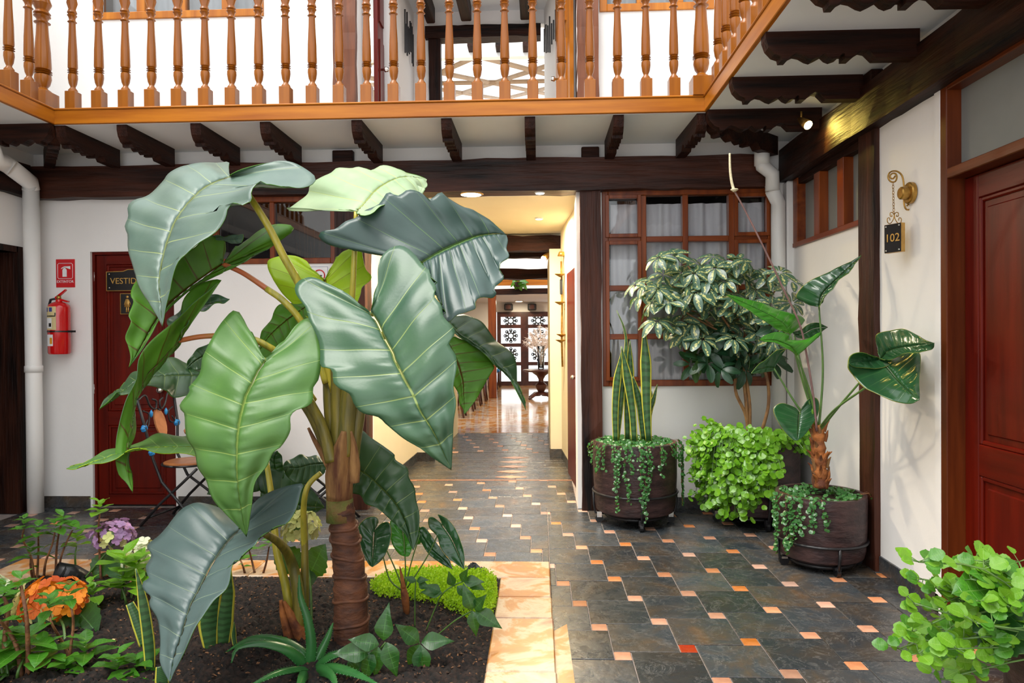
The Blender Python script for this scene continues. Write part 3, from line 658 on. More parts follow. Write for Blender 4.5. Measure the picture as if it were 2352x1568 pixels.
def curtain(label, X0, X1, Z0, Z1, Y, mat, amp=0.02, nw=14, gap=None, seed=1):
    n = 160; vs = []; fs = []; r = random.Random(seed); ph = [r.uniform(0, 6) for _ in range(3)]
    for i in range(n+1):
        x = X0+(X1-X0)*i/n; u = i/n
        d = amp*(math.sin(u*nw*2*PI/2+ph[0])+0.5*math.sin(u*nw*2.3*PI+ph[1])+0.35*math.sin(u*nw*4.1+ph[2]))
        vs += [(x, Y+d, Z0), (x, Y+d*0.8, (Z0+Z1)/2), (x, Y+d*0.5, Z1)]
    for i in range(n): fs += [(i*3+j, i*3+3+j, i*3+4+j, i*3+1+j) for j in (0, 1)]
    o = MB().add(vs, fs).build('curtain', mat, None, True, loc=((X0+X1)/2, Y, Z0)); return tag(o, label, 'curtain')
def lightproof_box(name, X0, X1, Z0, Z1, Y0, Y1, mat='shade_black'):  # lightproof box added behind a window opening to keep sky light out
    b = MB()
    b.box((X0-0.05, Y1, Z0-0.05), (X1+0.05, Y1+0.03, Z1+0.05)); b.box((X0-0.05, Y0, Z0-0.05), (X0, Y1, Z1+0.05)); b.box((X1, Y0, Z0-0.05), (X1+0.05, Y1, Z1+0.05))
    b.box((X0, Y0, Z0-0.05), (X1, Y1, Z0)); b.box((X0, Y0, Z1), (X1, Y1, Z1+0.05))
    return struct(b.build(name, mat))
fx = lambda px: (bw(px, 700)[0]-RWX0)/(RWX1-RWX0)
fz = lambda py: (bw(1580, py)[1]-RWZ0)/(RWZ1-RWZ0)
window('window_1', RWX0, RWX1, RWZ0, RWZ1, YB, [fx(1479), fx(1575), fx(1681)], [fz(772), fz(660), fz(548)], 'red', 'glass', 0.048, bars=0.045)
for k, (pa, pc) in enumerate(((1391, 1473), (1686, 1768))):       # opening sashes at both sides
    r_ = bpy.data.objects['window_1']; xa, xb = bw(pa, 700)[0], bw(pc, 700)[0]; f2 = 0.030; b = MB()
    za, zb = RWZ0+0.045, RWZ1-0.045
    for (q0, q1) in ((za, fz(552)*(RWZ1-RWZ0)+RWZ0), (fz(544)*(RWZ1-RWZ0)+RWZ0, zb)):
        b.box((xa, YB-0.03, q0), (xa+f2, YB+0.02, q1), 0.003); b.box((xb-f2, YB-0.03, q0), (xb, YB+0.02, q1), 0.003)
        b.box((xa+f2, YB-0.03, q0), (xb-f2, YB+0.02, q0+f2), 0.003); b.box((xa+f2, YB-0.03, q1-f2), (xb-f2, YB+0.02, q1), 0.003)
    b.build('sash', 'red_z', r_)
cu = curtain('pale grey pleated curtain hanging behind the large gridded window', RWX0+0.08, RWX1-0.03, RWZ0-0.02, RWZ1-0.1, YB+0.11, 'curtain', 0.02, 16)
lightproof_box('wall_lightproof', RWX0-0.02, RWX1+0.02, RWZ0-0.03, RWZ1+0.03, YB+0.06, YB+0.45)
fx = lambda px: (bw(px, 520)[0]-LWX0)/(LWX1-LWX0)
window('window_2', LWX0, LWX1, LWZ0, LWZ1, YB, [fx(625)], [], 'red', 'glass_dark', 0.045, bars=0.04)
lightproof_box('wall_lightproof', LWX0-0.02, LWX1+0.02, LWZ0-0.03, LWZ1+0.03, YB+0.06, YB+0.45)
rd = thing('reed_bundle', 'thin tan reeds standing behind the dark window near the passage', 'dried reeds', (bw(690, 560)[0], YB+0.2, LWZ0))
for k in range(14):
    px = 680+k*5.2; p = W(px, 600, YB+0.18+0.05*random.random()); q = W(px+random.uniform(-6, 6), random.uniform(490, 560), YB+0.2)
    MB().tube([p, q], 0.004, 5).build('reed', 'stem_tan' if k % 3 else 'black_iron', rd, True)
window('window_3', UWX0, UWX1, UWZ, UWZ+0.8, YB, [0.28, 0.52, 0.78], [], 'gold', 'glass', 0.06, bars=0.07)
curtain('white curtain behind the upper window at left', UWX0+0.05, UWX1-0.05, UWZ, UWZ+0.78, YB+0.17, 'curtain_pale', 0.02, 12, seed=3)
lightproof_box('wall_lightproof', UWX0, UWX1, UWZ, UWZ+0.8, YB+0.06, YB+0.4, 'plaster')
window('window_4', VWX0, VWX1, VWZ, VWZ+0.8, YB, [0.36, 0.70], [], 'gold', 'glass', 0.06, bars=0.06)
curtain('white curtain behind the upper window at right', VWX0+0.05, VWX1-0.05, VWZ, VWZ+0.78, YB+0.17, 'curtain_pale', 0.02, 8, seed=4)
lightproof_box('wall_lightproof', VWX0, VWX1, VWZ, VWZ+0.8, YB+0.06, YB+0.4, 'plaster')
# right wall clerestory window
root = struct(bpy.data.objects.new('window_5', None)); C.objects.link(root); root.location = (XR, (WY0+WY1)/2, WZ0)
f2 = 0.05; b = MB()
b.box((XR-0.02, WY0, WZ0), (XR+0.10, WY1, WZ0+0.035), 0.003); b.box((XR-0.015, WY1-0.09, WZ0+0.035), (XR+0.10, WY1, WZ1), 0.003)
b.build('window_frame', 'red_y', root)
MB().box((XR-0.005, WY0, WZ1-0.05), (XR+0.10, WY1-0.09, WZ1), 0.003).build('window_head', 'beam_y', root)
ys = [WX(px, 450, XR).y for px in (1880, 1935)]
for y in ys: MB().box((XR-0.015, y-0.05, WZ0+0.035), (XR+0.08, y+0.05, WZ1-0.05), 0.003).build('mullion', 'red_z', root)
yl = [WY0]+ys[::-1]+[WY1-0.09]
for i in range(3): MB().box((XR+0.05, yl[i]+0.04*(i > 0), WZ0+0.035), (XR+0.056, yl[i+1]-0.04*(i < 2), WZ1-0.05)).build('pane', 'frosted', root)
struct(MB().box((XR+0.10, WY0-0.1, WZ0-0.1), (XR+0.14, WY1+0.1, WZ1+0.1)).build('wall_lightproof', 'shade_black'))  # added near-black backing behind the panes, no room there

# ---------------------------------------------------------------- doors
def panel_door(root, P, w, z0, z1, stile, rails, mat, thick=0.04, ax='x'):
    """slab with recessed panels; P(u, d, z) maps to world; rails = list of (z0, z1) of the cross rails"""
    def bx2(name, u0, u1, za, zb, d0, d1, mt, bev=0.004): MB().box(P(u0, d0, za), P(u1, d1, zb), bev).build(name, mt, root)
    bx2('stile', 0, stile, z0, z1, 0, thick, mat+'_z'); bx2('stile', w-stile, w, z0, z1, 0, thick, mat+'_z')
    for (a, c) in rails: bx2('rail', stile, w-stile, a, c, 0, thick, mat+'_'+ax)
    for k in range(len(rails)-1):
        a, c = rails[k][1], rails[k+1][0]; e = 0.022
        bx2('panel', stile, w-stile, a, c, 0.016, thick-0.005, mat+'_z', 0.001)
        bx2('panel_field', stile+0.05, w-stile-0.05, a+0.05, c-0.05, 0.008, 0.02, mat+'_z', 0.006)
        bx2('moulding', stile, stile+e, a, c, 0.002, 0.02, mat+'_z', 0.006); bx2('moulding', w-stile-e, w-stile, a, c, 0.002, 0.02, mat+'_z', 0.006)
        bx2('moulding', stile+e, w-stile-e, a, a+e, 0.002, 0.02, mat+'_'+ax, 0.006); bx2('moulding', stile+e, w-stile-e, c-e, c, 0.002, 0.02, mat+'_'+ax, 0.006)
d1 = struct(bpy.data.objects.new('door_1', None)); C.objects.link(d1); d1.location = (DX0, YB, 0)
dyo = YB+0.03; dw = DX1-DX0
b = MB(); b.box((DX0, dyo-0.005, 0), (DX0+0.022, dyo+0.09, DZ1)); b.box((DX1-0.022, dyo-0.005, 0), (DX1, dyo+0.09, DZ1)); b.box((DX0+0.022, dyo-0.005, DZ1-0.022), (DX1-0.022, dyo+0.09, DZ1))
b.build('door_frame', 'door_z', d1)
zz = lambda py: bw(300, py)[1]
panel_door(d1, lambda u, d, z: (DX0+0.024+u, dyo+0.012+d, z), dw-0.048, 0.012, DZ1-0.024, 0.085, [(0.012, zz(1138)), (zz(978), zz(945)), (zz(606), DZ1-0.024)], 'door')
for py in (635, 893, 1112):
    p = W(216, py, dyo); MB().tube([p+Vector((0.004, 0, -0.04)), p+Vector((0.004, 0, 0.04))], 0.006, 8).build('hinge', 'chrome', d1, True)
hp = W(371, 895, dyo); MB().lathe([(0.012, 0.05), (0.012, 0.0), (0.03, -0.01), (0.032, -0.03), (0.02, -0.045)], hp, 14, 'y').build('knob', 'chrome', d1, True)
struct(MB().box((DX0-0.05, YB+0.10, -0.1), (DX1+0.05, YB+0.14, DZ1+0.05)).build('wall_lightproof', 'shade_black'))  # added near-black panel closing the opening behind the door
d2 = struct(bpy.data.objects.new('door_2', None)); C.objects.link(d2); d2.location = (XR, RDY1, 0)
fd = 0.075
b = MB(); b.box((XR-0.012, RDY1-0.055, 0), (XR+0.13, RDY1, RDZ), 0.004); b.box((XR-0.012, RDY0, 0), (XR+0.13, RDY0+0.055, RDZ), 0.004)
b.build('door_frame', 'jamb_z', d2)
MB().box((XR-0.012, RDY0+0.055, 2.175), (XR+0.13, RDY1-0.055, 2.225), 0.004).build('transom_bar', 'jamb_y', d2)
MB().box((XR-0.012, RDY0+0.055, RDZ-0.03), (XR+0.13, RDY1-0.055, RDZ), 0.004).build('frame_head', 'jamb_y', d2)
MB().box((XR+0.06, RDY0+0.055, 2.225), (XR+0.066, RDY1-0.055, RDZ-0.03)).build('transom_pane', 'frosted', d2)
dl = RDY1-RDY0-0.11
panel_door(d2, lambda u, d, z: (XR+fd+d, RDY1-0.055-u, z), dl, 0.01, 2.172, 0.105, [(0.01, 0.20), (0.735, 0.885), (2.06, 2.172)], 'door', ax='y')
struct(MB().box((XR+0.13, RDY0-0.1, -0.1), (XR+0.17, RDY1+0.1, RDZ+0.1)).build('wall_lightproof', 'shade_black'))  # added near-black panel behind the room door
# thin plaster return beside the door
struct(MB().box((XR-0.012, RDY1+0.002, 0.0), (XR, RDY1+0.055, RDZ), 0.003).build('trim_13', 'plaster'))
# ================================================================ UPPER GALLERY ROOM
yb2 = 7.2
a0 = bw(876, 120)[0]; a1 = W(951, 120, yb2).x; c0 = bw(1316, 120)[0]-0.02; c1 = W(1250, 120, yb2).x
def slab(name, pts, d, depth, mat): return struct(MB().prism(pts, d, depth).build(name, mat))
slab('wall_upper_left', [(a0, YB+0.3, ZF), (a1, yb2, ZF), (a1, yb2, 4.75), (a0, YB+0.3, 4.75)], (-1, 0.25, 0), 0.1, 'plaster')
slab('wall_upper_right', [(c0, YB+0.3, ZF), (c1, yb2, ZF), (c1, yb2, 4.75), (c0, YB+0.3, 4.75)], (1, 0.2, 0), 0.1, 'plaster')
struct(MB().box((-1.9, YB+0.3, 4.75), (0.8, yb2+0.1, 4.85)).build('ceiling_upper', 'soffit'))
struct(MB().box((-1.9, YB, ZF-0.1), (0.8, yb2+0.1, ZF)).build('floor_upper', 'post_x'))
zt = W(1110, 62, yb2).z
struct(MB().box((a1-0.3, yb2, zt+0.02), (c1+0.3, yb2+0.1, 4.75)).box((a1-0.3, yb2, ZF), (W(985, 120, yb2).x, yb2+0.1, zt+0.02)).build('wall_upper_rear', 'plaster'))
struct(jbox((W(978, 80, yb2).x, yb2-0.06, W(1100, 90, yb2).z), (W(1242, 80, yb2).x, yb2+0.1, zt), 21, 0.004).build('trim_14', 'beam_x'))
struct(jbox((W(985, 80, yb2).x, yb2-0.03, ZF), (W(1012, 80, yb2).x, yb2+0.08, W(1100, 90, yb2).z), 22, 0.003).build('trim_15', 'beam_z'))
for k, (pxa, pxb, pyb) in enumerate(((978, 998, 50), (1058, 1082, 45), (1195, 1216, 42))):     # ceiling beams of the upper room
    z = W(pxa, pyb, 7.0).z; xa, xb = W(pxa, pyb, 7.0).x, W(pxb, pyb, 7.0).x
    struct(MB().box((xa, YB+0.32, z), (xb, 7.05, z+0.16), 0.01).build('trim_%d' % (16+k), 'beam_y'))
for k, (pa, pb) in enumerate(((769, 820), (1326, 1374))):
    xa, xb = bw(pa, 120)[0], bw(pb, 120)[0]
    struct(jbox((xa, YB-0.06, ZF), (xb, YB+0.2, 5.0), 31+k, 0.004).build('trim_%d' % (19+k), 'post_z'))
def leaf_door(label, p, q, z0, z1, mat, knob, side=1):
    t = thing('door_leaf', label, 'door', (p[0], p[1], z0)); p, q = Vector((*p, 0)), Vector((*q, 0)); d = (q-p); nrm = Vector((d.y, -d.x, 0)).normalized()*side
    MB().prism([p+Vector((0, 0, z0)), q+Vector((0, 0, z0)), q+Vector((0, 0, z1)), p+Vector((0, 0, z1))], nrm, 0.035).build('slab', mat, t)
    for (a, c) in ((z0+0.15, z0+0.85), (z0+1.0, z1-0.15)):
        u0, u1 = p+d*0.2+nrm*0.035, p+d*0.8+nrm*0.035
        MB().prism([u0+Vector((0, 0, a)), u1+Vector((0, 0, a)), u1+Vector((0, 0, c)), u0+Vector((0, 0, c))], nrm, 0.012).build('panel', mat, t)
    kp = p+d*knob+nrm*0.05+Vector((0, 0, W(860, 142, YB).z))
    MB().tube([kp-nrm*0.02, kp+nrm*0.02, kp+nrm*0.03, kp+nrm*0.06], [0.01, 0.01, 0.024, 0.018], 10).build('knob', 'chrome', t, True)
leaf_door('dark red door edge in the upper room beside the left post', (bw(852, 150)[0], YB+0.10), (W(873, 150, YB+0.34).x, YB+0.34), ZF, 4.7, 'door_z', 0.3)
leaf_door('honey-coloured door standing open in the upper room beside the right post', (W(1318, 150, YB+0.1).x, YB+0.12), (W(1293, 150, YB+0.62).x-0.03, YB+0.62), ZF, 4.7, 'gold_z', 0.75, -1)
for k, (lab, pts) in enumerate((('dark metal rod wall sculpture in the upper room, left side', [(912 + 3.2*i, 20+random.uniform(0, 40)+i*4, 95+random.uniform(0, 30)+i*4) for i in range(9)]), ('dark metal rod wall sculpture in the upper room, right side', [(1252+3.2*i, 60-i*5+random.uniform(-15, 15), 130-i*4+random.uniform(-20, 15)) for i in range(9)]))):
    t = None
    for i, (px, pa, pb) in enumerate(pts):
        if k == 0: f = (px-876)/(951-876); X, Y = a0+(a1-a0)*f+0.03, YB+0.3+(yb2-YB-0.3)*f
        else: f = (1285-px)/(1285-1250)*0.9; X, Y = c0+(c1-c0)*f-0.03, YB+0.3+(yb2-YB-0.3)*f
        za, zb = W(px, pa, Y).z, W(px, pb, Y).z
        if t is None: t = thing('wall_sculpture', lab, 'wall decoration', (X, Y, zb), 'rod sculptures upstairs')
        MB().tube([(X, Y, zb), (X, Y, za)], 0.008, 6).build('rod', 'black_iron', t)
# skylight lattice over the dining hall, seen through the upper opening
sk = thing('skylight_lattice', 'pale timber skylight lattice glowing white behind the upper room', 'skylight', (0, 11, 5.8))
def rf(x, s):   # s 0..1 up the slope
    return Vector((x, 11+8*s, W(1130, 128, 11).z+(W(1130, 232, 19).z-W(1130, 128, 11).z)*s))
for k in range(-4, 5):
    MB().tube([rf(-0.95+k*1.7, 0), rf(-0.95+k*1.7+3.6, 1)], 0.045, 4).build('rafter', 'pale_wood', sk)
    MB().tube([rf(-0.95+k*1.7, 0), rf(-0.95+k*1.7-3.6, 1)], 0.045, 4).build('rafter', 'pale_wood', sk)
for s in (0.0, 0.45, 1.0): MB().tube([rf(-4.5, s), rf(3.5, s)], 0.045, 4).build('purlin', 'pale_wood', sk)
MB().quad(rf(-4.5, 0), rf(3.5, 0), rf(3.5, 1), rf(-4.5, 1)).build('roof_glass', 'glass', sk)
struct(MB().box((-3, 8.6, W(1110, 131, 8.6).z), (2, 8.7, W(1110, 98, 8.6).z)).build('wall_upper_header', 'plaster'))
for k, px in enumerate((1082, 1146, 1208)):
    a = W(px-7, 113, 8.5)
    struct(MB().box((a.x, 8.4, a.z), (W(px+7, 113, 8.5).x, 8.62, W(px, 90, 8.5).z)).build('trim_%d' % (21+k), 'beam_y'))

# ================================================================ PASSAGE AND DINING HALL
ZC = 2.62
struct(MB().box((HX0-0.3, YB+0.3, ZC), (HX1+0.6, 8.35, ZC+0.06)).build('ceiling_passage', 'plaster_warm'))
rA, rB = Vector((W(1327, 1100, 6.8).x+0.02, YB+0.3, 0)), Vector((W(1291, 1050, 8.12).x, 8.12, 0))
rC = Vector((W(1265, 1040, 8.12).x, 8.15, 0))
lA, lB, lC = Vector((HX0, YB+0.3, 0)), Vector((W(957, 1060, 7.88).x, 7.88, 0)), Vector((W(996, 1056, 7.9).x, 7.92, 0))
def vwall(name, p, q, z0, z1, side, mat, t=0.12):
    d = (q-p); nn = Vector((d.y, -d.x, 0)).normalized()*side
    return struct(MB().prism([p+Vector((0, 0, z0)), q+Vector((0, 0, z0)), q+Vector((0, 0, z1)), p+Vector((0, 0, z1))], nn, t).build(name, mat))
vwall('wall_passage_right', rA, rB, 0, ZC, 1, 'plaster_warm')
struct(MB().box((rC.x, rC.y, 0), (rB.x+0.4, 10.25, W(1285, 571, 8.15).z)).build('wall_passage_pier', 'plaster_warm'))
vwall('wall_passage_left', lA, lB, 0, ZC, -1, 'plaster_warm')
struct(MB().box((lB.x-0.4, lC.y, 0), (lC.x, 10.25, 3.2)).build('wall_passage_corner', 'plaster_warm'))
hb = 0.10
vwall('baseboard_passage', rA-Vector((0.006, 0, 0)), rB-Vector((0.006, 0, 0)), 0, hb, 1, 'slate', 0.03)
struct(MB().box((rC.x-0.012, rC.y-0.012, 0), (rB.x+0.02, rC.y+0.02, hb)).box((rC.x-0.012, rC.y, 0), (rC.x, 10.2, hb)).build('baseboard_pier', 'slate'))
vwall('baseboard_passage_left', lA+Vector((0.008, 0, 0)), lB+Vector((0.008, 0, 0)), 0, hb, -1, 'slate', 0.03)
struct(MB().box((lB.x, lC.y-0.014, 0), (lC.x+0.012, lC.y+0.02, hb)).build('baseboard_corner', 'slate'))
# narrow dark door just inside the passage
pd = rA+(rB-rA)*0.16; pe = rA+(rB-rA)*0.58; nn = Vector((-1, 0, 0))
d4 = struct(bpy.data.objects.new('door_4', None)); C.objects.link(d4); d4.location = pd
MB().prism([pd+Vector((0, 0, 0)), pe, pe+Vector((0, 0, 2.05)), pd+Vector((0, 0, 2.05))], nn, 0.02).build('door_slab', 'door_z', d4)
MB().lathe([(0.012, 0), (0.022, -0.04), (0.014, -0.055)], pd+(pe-pd)*0.15+Vector((-0.01, 0, 1.03)), 10, 'x').build('knob', 'chrome', d4, True)
struct(MB().box((-3.2, 10.25, -0.1), (3.0, 20.2, 0.0)).build('floor_dining', 'marble_polished'))
for k, (yv, z0, z1, xa, xb) in enumerate(((8.25, W(1230, 575, 8.25).z, W(1230, 541, 8.25).z, -2.0, rB.x+0.05), (8.9, W(1230, 590, 8.9).z, W(1230, 574, 8.9).z, -2.0, rC.x+0.02), (10.2, W(1210, 640, 10.2).z, W(1210, 617, 10.2).z, -2.0, rC.x+0.02))):
    struct(jbox((xa, yv, z0), (xb, yv+0.22, z1), 41+k, 0.012).build('trim_%d' % (24+k), 'beam_x'))
struct(MB().box((-2.2, 8.35, ZC-0.05), (0.7, 8.47, 3.3)).build('wall_passage_header', 'plaster_warm'))
struct(MB().box((-2.2, 8.47, W(1210, 600, 9.5).z+0.25), (0.7, 10.3, W(1210, 600, 9.5).z+0.31)).build('ceiling_passage_rear', 'plaster_warm'))
struct(MB().box((-3.3, 10.25, 0), (-3.2, 20.2, 6.2)).build('wall_dining_left', 'plaster_warm'))
struct(MB().box((3.0, 10.25, 0), (3.1, 20.2, 6.2)).build('wall_dining_right', 'plaster_warm'))
YD = 19.9
zD = W(1200, 716, YD).z
wall_grid('wall_dining_rear', 'y', YD, 0.2, -3.3, 3.1, 0, 6.8, [(W(1140, 800, YD).x, 1.4, -1, zD), (-3, 2.8, 4.4, 6.7)], 'plaster')
zc2 = W(1200, 676, 16).z
struct(MB().box((-3.2, 16.0, zc2), (3.0, YD, zc2+0.12)).build('ceiling_dining', 'plaster'))
struct(jbox((-3.2, 15.9, zc2), (3.0, 16.1, W(1200, 663, 16).z), 51, 0.01).build('trim_27', 'beam_x'))
struct(MB().box((-3.2, 15.86, W(1200, 656, 16).z), (3.0, 15.96, W(1200, 641, 16).z)).build('trim_28', 'gold_x'))
xx = W(1131, 750, 16).x
struct(MB().box((xx-0.09, 15.9, 0), (xx+0.09, 16.1, zc2), 0.01).build('trim_29', 'red_z'))
for k, px in enumerate((1168, 1222)):
    p = W(px, 705, 19.7); t = thing('loudspeaker', ('small dark wall speaker above the far doors, left one', 'small dark wall speaker above the far doors, right one')[k], 'speaker', p, 'speakers above the far doors')
    MB().box((p.x-0.12, p.y-0.12, p.z-0.09), (p.x+0.12, YD, p.z+0.09), 0.02).build('cabinet', 'black_plastic', t)
    MB().lathe([(0.07, -0.01), (0.07, 0.0)], (p.x, p.y-0.12, p.z), 14, 'y').build('grille', 'dark_wood', t)
# far glazed doors with lattice ornaments
xa = W(1142, 800, YD).x; lw = 0.78
for k in range(2):
    x0 = xa+k*lw; t = struct(bpy.data.objects.new('door_%d' % (5+k), None)); C.objects.link(t); t.location = (x0, YD, 0)
    b = MB(); st = 0.11; b.box((x0, YD-0.02, 0), (x0+st, YD+0.06, zD)); b.box((x0+lw-st, YD-0.02, 0), (x0+lw, YD+0.06, zD)); b.box((x0+st, YD-0.02, 0), (x0+lw-st, YD+0.06, 0.12)); b.box((x0+st, YD-0.02, zD-0.14), (x0+lw-st, YD+0.06, zD))
    b.build('door_frame', 'dark_wood', t)
    zr = [0.12, 0.62, 1.15, 1.68, zD-0.14]
    for z in zr[1:4]: MB().box((x0+st, YD-0.015, z-0.05), (x0+lw-st, YD+0.05, z+0.05)).build('rail', 'dark_wood', t)
    for j in range(4):
        za, zb = zr[j]+0.05*(j > 0), zr[j+1]-0.05*(j < 3)
        MB().box((x0+st, YD+0.02, za), (x0+lw-st, YD+0.025, zb)).build('pane', 'glass', t)
        if j >= 1:
            c = Vector((x0+lw/2, YD+0.0, (za+zb)/2)); b = MB(); rr = 0.13
            b.tube([c+Vector((math.cos(an)*rr*0.6, 0, math.sin(an)*rr*0.6)) for an in np.linspace(0, 2*PI, 13)], 0.018, 5)
            for an in np.linspace(0, 2*PI, 9)[:-1]:
                d = Vector((math.cos(an), 0, math.sin(an))); b.tube([c+d*rr*0.6, c+d*rr*1.25], 0.022, 5)
                cc = c+d*rr*1.2; b.tube([cc+Vector((math.cos(q)*0.04, 0, math.sin(q)*0.04)) for q in np.linspace(0, 2*PI, 7)], 0.014, 4)
            b.build('iron_ornament', 'black_iron', t)
# pedestal table with a vase of pampas grass
tp = G(1243, 916); tp.z = 0
pt = thing('pedestal_table', 'round dark wood pedestal table on the glossy dining floor', 'table', tp)
ztp = W(1243, 848, tp.y).z
MB().lathe([(0.02, ztp-0.06), (0.36, ztp-0.05), (0.40, ztp-0.03), (0.40, ztp-0.005), (0.385, ztp)], (tp.x, tp.y, 0), 28).build('tabletop', 'dark_wood', pt, auto=True)
MB().lathe([(0.17, 0.10), (0.17, 0.13), (0.07, 0.17), (0.12, 0.26), (0.13, 0.32), (0.06, 0.38), (0.055, 0.44), (0.10, 0.52), (0.16, ztp-0.1), (0.22, ztp-0.055)], (tp.x, tp.y, 0), 20).build('pedestal', 'dark_wood', pt, auto=True)
for k in range(4):
    an = PI/4+k*PI/2; d = Vector((math.cos(an), math.sin(an), 0))
    MB().tube([tp+d*0.05+Vector((0, 0, 0.12)), tp+d*0.2+Vector((0, 0, 0.11)), tp+d*0.33+Vector((0, 0, 0.04)), tp+d*0.38+Vector((0, 0, 0.022))], [0.05, 0.04, 0.03, 0.022], 8).build('foot', 'dark_wood', pt, True)
vz = W(1243, 846, tp.y).z
va = MB().lathe([(0.06, 0.002), (0.07, 0.02), (0.075, 0.25), (0.095, 0.50), (0.10, 0.52), (0.09, 0.515), (0.07, 0.25), (0.06, 0.03)], (tp.x, tp.y, ztp), 18).build('glass_vase', 'glass_vase', None, True, loc=(tp.x, tp.y, ztp)); tag(va, 'tall clear glass vase on the round pedestal table', 'vase')
pg = thing('pampas_grass', 'white feathery pampas grass in the glass vase', 'dried grass', (tp.x, tp.y, ztp+0.05))
for k in range(16):
    an = k*2.4; sp_ = random.uniform(0.1, 0.5); h_ = random.uniform(0.62, 0.88); c = Vector((tp.x, tp.y, ztp+0.05))
    q = [c+Vector((math.cos(an)*sp_*u**1.5, math.sin(an)*sp_*u**1.5, h_*u-0.18*sp_*u**4)) for u in np.linspace(0, 1.1, 9)]
    b = MB().tube(q, 0.005, 4)
    for i in range(70):
        u = random.uniform(5, 7.99); i0 = int(u); p = q[i0].lerp(q[i0+1], u-i0)
        d = Vector((random.gauss(0, 1), random.gauss(0, 1), random.gauss(-0.3, 1))).normalized()*random.uniform(0.05, 0.12); s_ = Vector((-d.y, d.x, 0.3)).normalized()*0.012
        b.add([p-s_, p+s_, p+d], [(0, 1, 2)])
    b.build('plume', 'pampas', pg)
# dining chairs in a row
def dining_chair(loc, label):
    t = thing('dining_chair', label, 'chair', loc, 'blue dining chairs along the hall'); x, y, z = loc
    MB().box((x-0.22, y-0.22, 0.42), (x+0.22, y+0.22, 0.50), 0.02).build('seat', 'blue_cloth', t)
    MB().box((x-0.24, y-0.22, 0.50), (x-0.18, y+0.22, 1.02), 0.02).build('backrest', 'blue_cloth', t)
    for sx in (-1, 1):
        for sy in (-1, 1):
            MB().tube([(x+sx*0.19, y+sy*0.19, 0.43), (x+sx*0.2, y+sy*0.2, 0.2), (x+sx*0.23, y+sy*0.2, 0.0)], [0.028, 0.022, 0.018], 6).build('leg', 'dark_wood', t, True)
    return t
n_ = ['nearest', 'second', 'third', 'fourth', 'fifth', 'sixth', 'seventh', 'farthest']
for k, (px, py) in enumerate(((1038, 965), (1062, 950), (1080, 938), (1094, 928), (1105, 919), (1114, 911), (1122, 904), (1130, 897))):
    g = G(px, py-8); dining_chair((g.x, g.y, 0), 'blue upholstered dining chair in the hall row, %s from the passage' % n_[k])
g = G(1150, 880); 
for k in range(3):
    px = 1010+k*40; g = G(px, 950-k*18)
    t = thing('dining_table', 'dark dining table behind the blue chair row, %s' % ('nearest', 'middle', 'farthest')[k], 'table', (g.x-0.55, g.y, 0))
    c = Vector((g.x-0.55, g.y, 0)); MB().box((c.x-0.4, c.y-0.4, 0.72), (c.x+0.4, c.y+0.4, 0.76), 0.008).build('tabletop', 'dark_wood', t)
    for sx in (-1, 1):
        for sy in (-1, 1): MB().box((c.x+sx*0.35-0.03, c.y+sy*0.35-0.03, 0), (c.x+sx*0.35+0.03, c.y+sy*0.35+0.03, 0.72), 0.005).build('leg', 'dark_wood', t)

# ---------------------------------------------------------------- lamps
def point(name, p, e, col, r=0.05, parent=None):
    l = bpy.data.lights.new(name, 'POINT'); l.energy = e; l.color = col; l.shadow_soft_size = r
    o = bpy.data.objects.new(name, l); C.objects.link(o); o.parent = parent; o.location = Vector(p)-(root_loc(parent) if parent else Vector()); return o
def downlight(px, py, zc, r, label, e, mat='lamp_white'):
    d = ray(px, py); p = CO+d*((zc-CAMH)/d.z)
    t = thing('ceiling_lamp', label, 'lamp', p, 'recessed ceiling lamps')
    MB().lathe([(r*1.1, 0.03), (r*1.2, -0.002), (r*1.22, -0.004), (r*1.22, -0.012), (r, -0.016)], p, 24).build('rim', 'white_paint' if r < 0.07 else 'brass', t, True)
    MB().lathe([(r*0.98, -0.017), (r*0.6, -0.020), (0.001, -0.021)], p, 24).build('diffuser', mat, t, True)
    l = bpy.data.lights.new('lamp_light', 'AREA'); l.shape = 'DISK'; l.size = r*1.6; l.energy = e; l.color = (1, 0.84, 0.58)
    o = bpy.data.objects.new('lamp_light', l); C.objects.link(o); o.parent = t; o.location = (0, 0, -0.03)
downlight(1082, 443, ZC-0.02, 0.085, 'round brass-rimmed ceiling lamp just behind the dark lintel', 40)
downlight(1240, 440, ZC-0.03, 0.035, 'small recessed ceiling light at the lintel edge', 14)
downlight(1238, 500, ZC, 0.035, 'small recessed ceiling light deeper in the passage', 40)
downlight(1192, 691, zc2, 0.10, 'small ceiling light above the far glazed doors', 20)
def spot(pos, aim, label, e, s=1.0, br=(0, 0, 0.06)):
    pos, aim = Vector(pos), Vector(aim); d = (aim-pos).normalized()
    t = thing('spotlight', label, 'lamp', pos)
    MB().tube([pos-d*0.07*s, pos-d*0.01*s, pos+d*0.03*s], [0.018*s, 0.03*s, 0.034*s], 12).build('lamp_body', 'brass', t, True)
    MB().tube([pos-d*0.05*s, pos-d*0.05*s+Vector(br)*s], 0.008*s, 6).build('bracket', 'brass', t, True)
    MB().tube([pos+d*0.031*s, pos+d*0.034*s], 0.030*s, 12).build('bulb', 'lamp_spot', t, True)
    l = bpy.data.lights.new('spot_light', 'SPOT'); l.energy = e; l.color = (1, 0.72, 0.12); l.spot_size = math.radians(110); l.spot_blend = 0.6; l.shadow_soft_size = 0.02
    o = bpy.data.objects.new('spot_light', l); C.objects.link(o); o.parent = t; o.location = d*0.05*s; o.rotation_euler = d.to_track_quat('-Z', 'Y').to_euler()
p = W(1850, 283, 4.86); q = WX(1925, 335, XBF)
